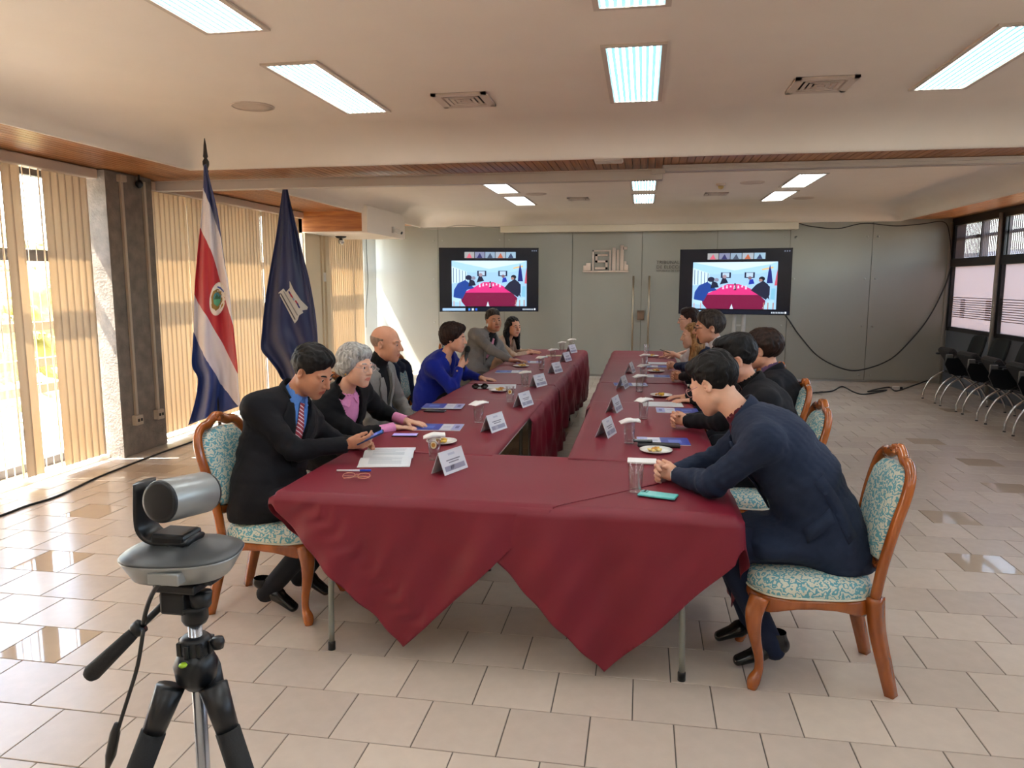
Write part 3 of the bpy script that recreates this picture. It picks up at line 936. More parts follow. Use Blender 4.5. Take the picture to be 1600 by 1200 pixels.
# ---- the two screens on stands
screen_m = vcol_mat('screen_image', 0.2, emission=0.5)
bezel_m = mat('bezel', (16, 17, 22), 0.25)
def screen(label, A, Bp, C, D, yc, stand):
    """A..D: photo corners TL, TR, BR, BL; turned a little about its stand"""
    pa, pd = on_y(*A, yc), on_y(*D, yc)
    # far/near side found from the height of each edge (both edges are equally tall)
    def edge(top, bot, h, y0=9.0, y1=14.0):
        for _ in range(40):
            m = (y0 + y1) / 2
            if (on_y(*top, m).z - on_y(*bot, m).z) < h: y0 = m
            else: y1 = m
        return m
    h = on_y(*A, yc).z - on_y(*D, yc).z
    yr = edge(Bp, C, h)
    yr = yc + max(-0.35, min(0.35, yr - yc))
    TL, BL, TR, BR = on_y(*A, yc), on_y(*D, yc), on_y(*Bp, yr), on_y(*C, yr)
    TR.z = TL.z; BR.z = BL.z
    X = (TR - TL); X.z = 0; w = X.length; X.normalize()
    Z = Vector((0, 0, 1)); N = Vector((X.y, -X.x, 0))       # towards the table
    O = BL.copy()
    hh = TL.z - BL.z
    Cc = O + X * (w / 2)
    t = thing('video_screen', label, 'screen', (Cc.x, Cc.y, 0))
    def P(u, v, d=0.0): return O + X * (u * w) + Z * (v * hh) + N * d
    MB().prism([P(0, 0), P(1, 0), P(1, 1), P(0, 1)], N * -0.05).build('housing', bezel_m, t)
    mb = MB()
    def rect(u0, v0, u1, v1, c, d): mb.poly([P(u0, v0, d), P(u1, v0, d), P(u1, v1, d), P(u0, v1, d)], 0, lin(c))
    def pg(pts, c, d): mb.poly([P(0.125 + 0.755 * u, 0.085 + 0.715 * v, d) for u, v in pts], 0, lin(c))
    rect(0.008, 0.012, 0.992, 0.985, (3, 5, 13), 0.001)
    rect(0.008, 0.012, 0.992, 0.06, (9, 18, 34), 0.0015)
    rect(0.03, 0.016, 0.26, 0.055, (150, 184, 214), 0.002)
    for i, c in enumerate(((60, 130, 220), (210, 220, 230), (40, 90, 200))): rect(0.29 + i * 0.035, 0.018, 0.31 + i * 0.035, 0.052, c, 0.002)
    for i in range(8): rect(0.84 + i * 0.014, 0.022, 0.848 + i * 0.014, 0.046, (190, 200, 210), 0.002)
    rect(0.955, 0.022, 0.97, 0.05, (220, 226, 232), 0.002)
    for i in range(3): rect(0.93 + i * 0.02, 0.945, 0.94 + i * 0.02, 0.962, (150, 160, 180), 0.002)
    th = [((150, 150, 150), (200, 90, 110)), ((120, 124, 150), (40, 40, 90)), ((130, 150, 170), (60, 70, 90)), ((150, 160, 170), (170, 90, 60)), ((140, 170, 190), (50, 60, 90))]
    for i, (c, k) in enumerate(th):
        u0 = 0.255 + i * 0.104
        rect(u0, 0.84, u0 + 0.098, 0.935, c, 0.002)
        mb.poly([P(u0 + 0.02, 0.842, .0025), P(u0 + 0.075, 0.842, .0025), P(u0 + 0.06, 0.89, .0025), P(u0 + 0.05, 0.92, .0025), P(u0 + 0.038, 0.89, .0025)], 0, lin(k))
    # the room as the conference camera sees it
    pg([(0, 0), (1, 0), (1, 1), (0, 1)], (150, 190, 222), 0.002)
    pg([(0, 0.80), (0.25, 0.74), (0.8, 0.75), (1, 0.84), (1, 1), (0, 1)], (158, 200, 232), 0.0025)
    pg([(0.1, 0.96), (0.5, 0.82), (0.92, 0.95), (1, 1), (0, 1)], (196, 220, 238), 0.003)
    pg([(0, 0.5), (0.2, 0.55), (0.2, 0.76), (0, 0.88)], (196, 222, 240), 0.003)
    for i in range(5): pg([(0.02 + i * .04, 0.52), (0.028 + i * .04, 0.52), (0.028 + i * .04, 0.84 - i * .02), (0.02 + i * .04, 0.85 - i * .02)], (60, 84, 120), 0.0034)
    pg([(0.82, 0.82), (0.95, 0.86), (0.95, 0.9), (0.82, 0.85)], (214, 180, 120), 0.0034)
    for u in (0.34, 0.62):
        pg([(u, 0.66), (u + 0.12, 0.66), (u + 0.12, 0.78), (u, 0.78)], (16, 28, 56), 0.0034)
        pg([(u + 0.02, 0.68), (u + 0.10, 0.68), (u + 0.10, 0.77), (u + 0.02, 0.77)], (170, 196, 220), 0.0038)
    pg([(0.88, 0.55), (0.95, 0.55), (0.93, 0.8), (0.91, 0.94), (0.895, 0.8)], (18, 34, 110), 0.0038)
    pg([(0.97, 0.5), (1, 0.5), (1, 0.84), (0.985, 0.7)], (190, 80, 100), 0.0038)
    pg([(0.18, 0.0), (0.86, 0.0), (0.875, 0.18), (0.80, 0.30), (0.15, 0.30), (0.11, 0.14)], (112, 14, 58), 0.0042)
    pg([(0.15, 0.30), (0.80, 0.30), (0.69, 0.44), (0.56, 0.53), (0.42, 0.53), (0.30, 0.42)], (206, 46, 120), 0.0046)
    pg([(0.46, 0.0), (0.5, 0.0), (0.48, 0.11)], (190, 210, 226), 0.0046)
    pg([(0.50, 0.40), (0.53, 0.40), (0.52, 0.55), (0.505, 0.55)], (40, 20, 40), 0.005)
    for i in range(7): pg([(0.36 + i * .045, 0.42 + 0.02 * (i % 3)), (0.385 + i * .045, 0.42 + 0.02 * (i % 3)), (0.38 + i * .045, 0.50 + 0.02 * (i % 2)), (0.365 + i * .045, 0.50)], (232, 190, 216), 0.005)
    pg([(0.02, 0.20), (0.14, 0.16), (0.20, 0.36), (0.30, 0.40), (0.24, 0.50), (0.18, 0.58), (0.08, 0.50), (0.03, 0.36)], (26, 62, 140), 0.005)
    pg(ell(0.225, 0.63, 0.042, 0.055), (24, 30, 56), 0.0054)
    pg([(0.22, 0.44), (0.32, 0.46), (0.30, 0.56), (0.24, 0.60)], (18, 26, 52), 0.0052)
    pg(ell(0.29, 0.62, 0.028, 0.04), (130, 130, 150), 0.0056)
    pg([(0.33, 0.52), (0.43, 0.56), (0.40, 0.66), (0.36, 0.66)], (20, 26, 50), 0.0052); pg(ell(0.385, 0.69, 0.025, 0.04), (150, 130, 140), 0.0056)
    pg([(0.67, 0.52), (0.74, 0.54), (0.72, 0.64), (0.68, 0.62)], (24, 50, 160), 0.0052); pg(ell(0.685, 0.66, 0.022, 0.035), (120, 90, 100), 0.0056)
    pg([(0.70, 0.40), (0.78, 0.46), (0.92, 0.20), (0.90, 0.40), (0.90, 0.52), (0.84, 0.60), (0.76, 0.52)], (20, 26, 48), 0.005)
    pg([(0.70, 0.40), (0.88, 0.20), (0.92, 0.30), (0.92, 0.48), (0.84, 0.58), (0.78, 0.50)], (22, 28, 52), 0.0052)
    pg(ell(0.825, 0.64, 0.035, 0.05), (22, 22, 34), 0.0056); pg(ell(0.81, 0.61, 0.022, 0.03), (150, 116, 110), 0.0058)
    pg([(0.93, 0.22), (0.98, 0.20), (0.985, 0.44), (0.94, 0.44)], (120, 180, 206), 0.0052)
    pg([(0.84, 0.02), (0.98, 0.04), (0.97, 0.20), (0.90, 0.18)], (160, 200, 220), 0.0052)
    for u in (0.85, 0.90, 0.96): pg([(u, 0.0), (u + 0.012, 0.0), (u + 0.012, 0.14), (u, 0.14)], (160, 110, 100), 0.0056)
    pg([(0.0, 0.1), (0.13, 0.08), (0.12, 0.2), (0.0, 0.22)], (170, 206, 226), 0.0046)
    for u in (0.02, 0.10): pg([(u, 0.0), (u + 0.012, 0.0), (u + 0.012, 0.12), (u, 0.12)], (180, 150, 150), 0.0048)
    mb.build('screen_picture', screen_m, t, fixn=False)
    mb = MB()
    for u in (0.0,): mb.prism([P(0, 0, 0.004), P(1, 0, 0.004), P(1, 0.012, 0.004), P(0, 0.012, 0.004)], N * -0.01)
    mb.prism([P(0, 0.985, 0.004), P(1, 0.985, 0.004), P(1, 1, 0.004), P(0, 1, 0.004)], N * -0.01)
    mb.prism([P(0, 0, 0.004), P(0.008, 0, 0.004), P(0.008, 1, 0.004), P(0, 1, 0.004)], N * -0.01)
    mb.prism([P(0.992, 0, 0.004), P(1, 0, 0.004), P(1, 1, 0.004), P(0.992, 1, 0.004)], N * -0.01)
    mb.build('bezel', bezel_m, t)
    b = Cc - N * 0.10
    sm = mat('stand_grey', (176, 174, 170), 0.4, metal=0.3)
    for s in stand: MB().tube([(b.x + X.x * s, b.y + X.y * s, 0.08), (b.x + X.x * s, b.y + X.y * s, O.z + 0.45)], 0.033, 12).build('stand_post', sm, t)
    MB().cbox((b.x, b.y, O.z + hh * 0.5), (0.3, 0.02, 0.12), b=0.004).build('mounting_bracket', sm, t)
    if len(stand) > 1: MB().cbox((b.x + X.x * sum(stand) / 2, b.y, 1.02), (abs(stand[0] - stand[1]) / 2, 0.015, 0.012)).build('cross_bar', sm, t)
    for s in (-0.42, 0.42):
        q = b + X * s
        MB().cbox((q.x, q.y, 0.05), (0.03, 0.34, 0.025), b=0.006).build('foot', sm, t)
        for e in (-0.3, 0.3): MB().lathe([(0.02, 0), (0.025, 0.012), (0.02, 0.028)], (q.x, q.y + e, 0), 10).build('caster', black_metal, t)
    MB().cbox((b.x, b.y, 0.065), (0.42, 0.03, 0.02), b=0.005).build('foot_bar', sm, t)
    return t
screen('large black video screen showing the meeting, left one behind grey-jacketed man', (688, 387), (844, 393), (840, 488), (687, 487), 12.1, (0.0,))
screen('large black video screen showing the meeting, right one with trailing cable', (1063, 390), (1239, 388), (1232, 494), (1060, 490), 12.25, (0.02, 0.16))

# ---- conference camera on a tripod
cam_silver = mat('camera_silver', (158, 161, 160), 0.36, metal=0.55)
cam_grey = mat('camera_grey', (78, 80, 82), 0.4, metal=0.3)
cam_black = mat('camera_black', (17, 19, 23), 0.38)
rubber = mat('foam_black', (24, 24, 26), 0.75, bump=0.15, bscale=300)
TYD = 1.2
def T(px, py, dy=0.0): return on_y(px, py, TYD + dy)
cc = thing('conference_camera', 'silver and black conference camera mounted on the tripod', 'camera', tuple(T(285, 900)))
bc = T(286, 868)
s1 = (T(367, 868) - T(205, 868)).length / 2
rot = Matrix.Rotation(math.radians(12), 4, 'Z')
def shell(prof, n=40, p=2.6):
    v = []; f = []
    for r, ry, z in prof:
        for i in range(n):
            a = 2 * PI * i / n
            c_, s_ = math.cos(a), math.sin(a)
            q = Vector((math.copysign(abs(c_) ** (2 / p), c_) * r, math.copysign(abs(s_) ** (2 / p), s_) * ry, z))
            v.append(bc + rot @ q)
    for j in range(len(prof) - 1):
        for i in range(n):
            k = (i + 1) % n
            f.append((j * n + i, j * n + k, (j + 1) * n + k, (j + 1) * n + i))
    f.append(tuple(reversed(range(n)))); f.append(tuple((len(prof) - 1) * n + i for i in range(n)))
    return MB().add(v, f, 0, True)
shell([(s1 * 0.70, s1 * 0.55, -0.034), (s1 * 0.80, s1 * 0.64, -0.030), (s1 * 0.97, s1 * 0.77, 0.002), (s1, s1 * 0.8, 0.008)]).build('base_shell', cam_silver, cc)
shell([(s1 * 0.995, s1 * 0.795, 0.008), (s1 * 0.97, s1 * 0.77, 0.0115), (s1 * 0.8, s1 * 0.64, 0.019), (s1 * 0.5, s1 * 0.4, 0.026), (s1 * 0.2, s1 * 0.16, 0.029)]).build('base_top', cam_grey, cc)
MB().cbox(bc + rot @ Vector((0.0, -s1 * 0.70, -0.012)), (0.030, 0.012, 0.011), M=None, b=0.003).build('port_panel', cam_silver, cc)
# arm: L of black plastic, barrel to the right of it
a0 = T(222, 790)
hb = MB()
arm = [T(226, 752), T(226, 800), T(230, 824), T(244, 838), T(268, 842), T(305, 842)]
hb.tube(smooth_path(arm, 5), 1.0, 10, flat=(0.032, 0.009, (0, 1, 0)))
hb.cbox(T(276, 838), (0.034, 0.030, 0.012), b=0.006)
hb.lathe([(0.032, -0.014), (0.032, 0.002)], T(284, 846), 20)
hb.build('swivel_arm', cam_black, cc)
p0, p1 = T(250, 784, -0.055), T(322, 768, 0.06)
ax = (p1 - p0).normalized()
MQ = Matrix.Translation(p0) @ ax.to_track_quat('Z', 'Y').to_matrix().to_4x4()
Lb = (p1 - p0).length
MB().lathe([(0.0375, 0.0), (0.0385, 0.003), (0.0385, Lb * 0.93), (0.037, Lb * 0.95)], n=36, M=MQ).build('barrel', cam_silver, cc)
MB().lathe([(0.004, -0.0048), (0.030, -0.0045), (0.036, -0.003), (0.0380, 0.001)], n=36, M=MQ).build('rear_cap', cam_black, cc)
MB().lathe([(0.036, Lb * 0.94), (0.036, Lb), (0.026, Lb + 0.004), (0.018, Lb - 0.002), (0.004, Lb)], n=36, M=MQ).build('lens', cam_black, cc)
MB().tube(smooth_path([T(268, 901, -0.055), T(258, 905, -0.075), T(246, 915, -0.075), T(236, 932, -0.06), T(228, 955, -0.05), T(224, 975, -0.05)], 6), 0.0042, 8).build('usb_cable', cable_m, cc)
MB().cbox(T(262, 905, -0.062), (0.010, 0.013, 0.006), b=0.002).build('usb_plug', cam_black, cc)

tp = thing('tripod', 'black and silver camera tripod standing in the left foreground', 'tripod', (T(306, 1000).x, TYD, 0))
tx = T(306, 1000).x
def R2(px, py): return T(px, py)
zc = T(306, 985).z
MB().cbox(T(288, 910), (0.042, 0.035, 0.009), b=0.004).cbox(T(312, 903), (0.035, 0.02, 0.006), b=0.003).build('head_plate', cam_black, tp)
MB().cbox(T(335, 899, -0.02), (0.008, 0.003, 0.003)).build('bubble_level', mat('level_yellow', (190, 190, 40), 0.3), tp)
mb = MB().cbox(T(282, 935), (0.026, 0.028, 0.022), b=0.006)
mb.lathe([(0.020, -0.028), (0.024, -0.02), (0.024, 0.0), (0.028, 0.002), (0.028, 0.008)], T(304, 950), 18)
mb.lathe([(0.018, -0.012), (0.020, 0.012)], T(314, 935, -0.01), 16)
mb.build('pan_head', cam_black, tp)
MB().tube([(tx, TYD, zc - 0.62), (tx, TYD, zc + 0.04)], 0.0125, 16).build('centre_column', mat('tube_silver', (176, 180, 188), 0.25, metal=0.85), tp)
col_silver = MATS['tube_silver']
mb = MB().lathe([(0.025, -0.018), (0.028, -0.012), (0.028, 0.014), (0.022, 0.02)], T(306, 1008), 20)
for k in range(8):
    a = k * PI / 4
    c = T(306, 1008)
    mb.cbox((c.x + 0.028 * math.cos(a), c.y + 0.028 * math.sin(a), c.z), (0.005, 0.005, 0.013), b=0.002)
mb.lathe([(0.010, 0), (0.012, 0.012), (0.010, 0.02)], T(341, 1012), 10)
mb.build('locking_collar', cam_black, tp)
sh = T(306, 1035)
MB().lathe([(0.018, -0.05), (0.036, -0.03), (0.040, 0.0), (0.030, 0.022), (0.02, 0.026)], sh, 20).build('shoulder', cam_black, tp)
MB().lathe([(0.006, 0), (0.008, 0.003), (0.006, 0.006)], T(286, 1042, -0.05), 12).build('spirit_level', mat('level_green', (150, 190, 40), 0.2, emit=None), tp)
foot_z = 0.0
for ang in (224, 340, 100):
    d = Vector((math.cos(math.radians(ang)), math.sin(math.radians(ang)), 0))
    top = sh + d * 0.04 + Vector((0, 0, -0.02))
    foot = Vector((tx, TYD, 0)) + d * 0.45
    ax = (foot - top)
    Ln = ax.length
    ax.normalize()
    # legs open in an inverted V
    lg = MB().tube([top + ax * 0.015, top + ax * 0.105], [0.026, 0.020], 12).build('leg_joint', cam_black, tp)
    MB().tube([top + ax * 0.10, top + ax * (Ln - 0.02)], 0.0125, 12).build('leg', col_silver, tp)
    MB().tube([top + ax * 0.10, top + ax * 0.27], [0.0225, 0.0225], 14).build('foam_grip', rubber, tp)
    MB().tube([top + ax * 0.42, top + ax * 0.46], 0.016, 10).build('leg_clamp', cam_black, tp)
    MB().tube([foot + ax * -0.03, foot + Vector((0, 0, 0.008))], [0.014, 0.016], 10).build('rubber_foot', rubber, tp)
h0, h1 = T(262, 938), T(138, 1057, -0.06)
hx = (h1 - h0).normalized()
MB().tube([h0, h0 + (h1 - h0) * 0.42], 0.0065, 10).tube([h0 + (h1 - h0) * 0.33, h0 + (h1 - h0) * 0.40, h0 + (h1 - h0) * 0.42], [0.0145, 0.0145, 0.012], 12).build('handle_rod', cam_black, tp)
MB().tube([h0 + (h1 - h0) * 0.40, h0 + (h1 - h0) * 0.5, h1 - hx * 0.01, h1], [0.0105, 0.0125, 0.0165, 0.012], 12).build('handle_grip', rubber, tp)
o = MB().tube(smooth_path([T(224, 985, -0.06), T(215, 1040, -0.065), T(200, 1090, -0.065), T(186, 1135, -0.065), T(180, 1160, -0.065)], 6), 0.0036, 8).tube([T(182, 1130, -0.065), T(180, 1145, -0.065), T(173, 1180, -0.065), T(168, 1200, -0.065)], [0.004, 0.009, 0.0095, 0.004], 10).tube(smooth_path([T(168, 1198, -0.065), T(166, 1260, -0.06), T(172, 1400, -0.05), T(190, 1700, 0.0), T(210, 1900, 0.1)], 6), 0.0036, 8).build('usb_cable', cable_m)
tag(o, 'black camera cable with inline extender hanging beside tripod handle', 'cable')
# ================================================================ TABLES AND CLOTHS
ZT = 0.745
leg_grey = mat('table_leg', (138, 140, 132), 0.4, metal=0.3)
top_m = mat('table_top', (196, 190, 180), 0.6)
cloth_m = mat('burgundy_cloth', (118, 13, 37), 0.50, noise=0.05, nscale=5, sheen=0.06, bump=0.10, bscale=500)
n_, l_, b_ = nodes_of(cloth_m)
b_.inputs['Sheen Roughness'].default_value = 0.4
b_.inputs['Sheen Tint'].default_value = (0.9, 0.35, 0.4, 1)

def folding_table(label, x0, x1, y0, y1):
    t = thing('folding_table', label, 'table', ((x0 + x1) / 2, (y0 + y1) / 2, 0), 0, 'folding tables set in a U')
    MB().cbox(((x0 + x1) / 2, (y0 + y1) / 2, ZT - 0.03), ((x1 - x0) / 2 - 0.012, (y1 - y0) / 2 - 0.012, 0.022), b=0.008).build('table_top', top_m, t)
    lx = (x1 - x0) > (y1 - y0)
    for sx in (0, 1):
        for sy in (0, 1):
            x = (x0 + 0.22, x1 - 0.19)[sx] if lx else (x0 + 0.08, x1 - 0.08)[sx]
            y = (y0 + 0.03, y1 - 0.10)[sy] if lx else (y0 + 0.22, y1 - 0.22)[sy]
            tx_ = x + ((0.12 if sx == 0 else -0.12) if lx else 0)
            lg = MB().tube(smooth_path([(tx_, y + 0.02, ZT - 0.05), (x + (tx_ - x) * 0.5, y + 0.01, 0.60), (x + (tx_ - x) * 0.1, y, 0.36), (x, y, 0.04)], 5), 0.0135, 12).build('leg', leg_grey, t)
            MB().lathe([(0.017, 0), (0.0175, 0.035), (0.015, 0.04)], (x, y, 0), 12).build('leg_cap', black_metal, lg)
    return t
FX0, FX1, FY0, FY1 = -1.60, 0.39, 3.03, 3.89
folding_table('folding table across the near end, under two burgundy cloths', FX0, FX1, FY0, FY1)
LX0, LX1, RX0, RX1 = -1.60, -0.78, -0.37, 0.39
YE = 10.42
lt = [(3.90, 5.52), (5.53, 7.15), (7.16, 8.78), (8.79, YE)]
for k, nm in enumerate(('nearest', 'second', 'third', 'farthest')):
    folding_table('folding table under burgundy cloth, %s of the left row' % nm, LX0, LX1, *lt[k])
    folding_table('folding table under burgundy cloth, %s of the right row' % nm, RX0, RX1, *lt[k])

def drape(label, rect, planes, bounds, z, seed=0, flare=0.10, wr=0.012, step=0.03, crease=None):
    """flat cloth (grid over bounds, cut by half planes a*x+b*y<=c) laid over rect; what hangs past the edge falls with soft folds"""
    bx0, bx1, by0, by1 = bounds
    bm = bmesh.new()
    nx, ny = max(2, int((bx1 - bx0) / step)), max(2, int((by1 - by0) / step))
    vs = [[bm.verts.new((bx0 + (bx1 - bx0) * i / nx, by0 + (by1 - by0) * j / ny, 0)) for i in range(nx + 1)] for j in range(ny + 1)]
    for j in range(ny):
        for i in range(nx):
            bm.faces.new((vs[j][i], vs[j][i + 1], vs[j + 1][i + 1], vs[j + 1][i]))
    # extra cuts along the table edge so the fold is crisp
    x0, x1, y0, y1 = rect
    for a, b, c in planes:
        n = Vector((a, b, 0)); L = n.length; n /= L
        co = n * (c / L)
        bmesh.ops.bisect_plane(bm, geom=list(bm.verts) + list(bm.edges) + list(bm.faces), plane_co=co, plane_no=n, clear_outer=True, dist=1e-5)
    r_ = random.Random(seed)
    ph = [r_.uniform(0, 6.28) for _ in range(8)]
    R = 0.02
    for v in bm.verts:
        x, y = v.co.x, v.co.y
        cx, cy = min(max(x, x0), x1), min(max(y, y0), y1)
        dx, dy = x - cx, y - cy
        d = math.hypot(dx, dy)
        wz = 0.0015 * (math.sin(7 * x + 4 * y + ph[0]) + math.sin(11 * y - 5 * x + ph[1]))
        if d < 1e-6:
            v.co = Vector((x, y, z + wz * 0.6 + 0.0015)); continue
        ux, uy = dx / d, dy / d
        if d < R * PI / 2:
            a = d / R
            v.co = Vector((cx + ux * R * math.sin(a) * 0.6, cy + uy * R * math.sin(a) * 0.6, z - R * (1 - math.cos(a)))); continue
        h = d - R * PI / 2 + R
        al = (cx * uy * -1 + cy * ux) if abs(ux * uy) < 1e-6 else math.atan2(uy, ux) * 0.3
        s_ = cx if abs(uy) > abs(ux) else cy
        k = min(1, h / 0.25)
        fold = wr * k * (math.sin(9 * s_ + ph[2] + 1.5 * h) + 0.7 * math.sin(17 * s_ - 3 * h + ph[3]) + 0.4 * math.sin(31 * (s_ + 0.6 * h) + ph[4]))
        out = R * 0.6 + 0.003 + flare * h * (0.55 + 0.45 * math.sin(3.1 * s_ + ph[5])) + fold + wr
        if crease is not None:
            e_, t_ = (x + y + crease) * 0.7071, (x - y) * 0.7071
            if 0.07 < e_ < 0.24: out += 0.006 * math.sin(PI * (e_ - 0.07) / 0.17) * math.sin(2 * PI * (t_ + 0.55 * abs(e_ - 0.155)) / 0.075)
        hz = z - h * math.sqrt(max(0.2, 1 - flare * flare))
        v.co = Vector((cx + ux * out, cy + uy * out, max(0.008, hz)))
    me = bpy.data.meshes.new('tablecloth')
    bm.to_mesh(me); bm.free()
    me.polygons.foreach_set('use_smooth', [True] * len(me.polygons))
    me.materials.append(cloth_m)
    c = Vector(((x0 + x1) / 2, (y0 + y1) / 2, 0))
    o = bpy.data.objects.new('tablecloth', me)
    COL.objects.link(o)
    md = o.modifiers.new('thick', 'SOLIDIFY'); md.thickness = 0.0016; md.offset = 1.0
    tag(o, label, 'tablecloth', 'burgundy tablecloths')
    return o
fr = (FX0, FX1, FY0, 4.6)
# right near cloth (below), then left near cloth (on top): squares laid corner-forward
drape('burgundy cloth at near right corner hanging in a point to the floor', fr,
      [(1, -1, -2.44), (-1, -1, -2.19), (0, 1, 3.90), (1, 0, 0.95)], (-0.95, 0.95, 2.25, 3.92), ZT, 1, 0.05, 0.020, 0.02)
drape('burgundy cloth at near left corner hanging in a point, creased along its hem', fr,
      [(1, -1, -3.36), (-1, -1, -1.34), (0, 1, 3.905), (-1, 0, 1.92)], (-1.95, 0.6, 2.25, 3.92), ZT + 0.0035, 2, 0.05, 0.020, 0.014, crease=1.34 * -1)
Lr = (LX0, LX1, 3.0, YE)
drape('burgundy cloth over left row beside grey-haired woman, hem ending at inner edge', Lr, [(1, 0, -0.755)], (-2.05, -0.755, 3.86, 5.86), ZT + 0.0055, 3, 0.05, 0.012)
drape('burgundy cloth over left row beneath the microphone woman\'s papers', Lr, [], (-2.02, -0.16, 5.12, 7.2), ZT + 0.001, 4, 0.10, 0.018)
drape('burgundy cloth over left row before the grey-jacketed man near screen', Lr, [], (-2.02, -0.30, 6.72, 8.75), ZT + 0.004, 5, 0.08, 0.02)
drape('burgundy cloth over far end of left row before the long-haired woman', Lr, [], (-2.02, -0.22, 8.55, YE + 0.42), ZT + 0.0015, 6, 0.10, 0.02)
Rr = (RX0, RX1, 3.0, YE)
drape('burgundy cloth over right row by the clasped hands, second from camera', Rr, [(-1, 0, 0.40)], (-0.40, 0.85, 3.86, 5.84), ZT + 0.0055, 7, 0.05, 0.012)
drape('burgundy cloth over right row before the purple-collared person', Rr, [], (-0.80, 0.85, 5.60, 7.2), ZT + 0.001, 8, 0.08, 0.018)
drape('burgundy cloth over right row before the bearded man', Rr, [], (-0.66, 0.85, 7.0, 8.8), ZT + 0.004, 9, 0.08, 0.02)
drape('burgundy cloth over far end of right row by the pen-holding person', Rr, [], (-0.72, 0.85, 8.5, YE + 0.42), ZT + 0.0015, 10, 0.10, 0.02)

# ================================================================ ORNATE CHAIRS
chair_wood = wood_mat('chair_wood', (132, 66, 22), (178, 98, 40), (5, 5, 1.2), 0.22)
nodes_of(chair_wood)[2].inputs['Coat Weight'].default_value = 0.5
nodes_of(chair_wood)[2].inputs['Coat Roughness'].default_value = 0.12
damask = mat('damask', (190, 200, 190), 0.75, bump=0.15, bscale=700)
n_, l_, b_ = nodes_of(damask)
tc = n_.new('ShaderNodeTexCoord')
nz = n_.new('ShaderNodeTexNoise'); nz.inputs['Scale'].default_value = 7; nz.inputs['Detail'].default_value = 2
wv = n_.new('ShaderNodeTexWave'); wv.wave_type = 'RINGS'; wv.inputs['Scale'].default_value = 11; wv.inputs['Distortion'].default_value = 14
wv.inputs['Detail'].default_value = 2.5; wv.inputs['Detail Scale'].default_value = 3.2
cr = n_.new('ShaderNodeValToRGB')
e = cr.color_ramp.elements
e[0].position = 0.36; e[0].color = (*lin((98, 160, 172)), 1)
e[1].position = 0.50; e[1].color = (*lin((206, 208, 190)), 1)
l_.new(tc.outputs['Object'], wv.inputs[0]); l_.new(wv.outputs[0], cr.inputs[0]); l_.new(cr.outputs[0], b_.inputs['Base Color'])

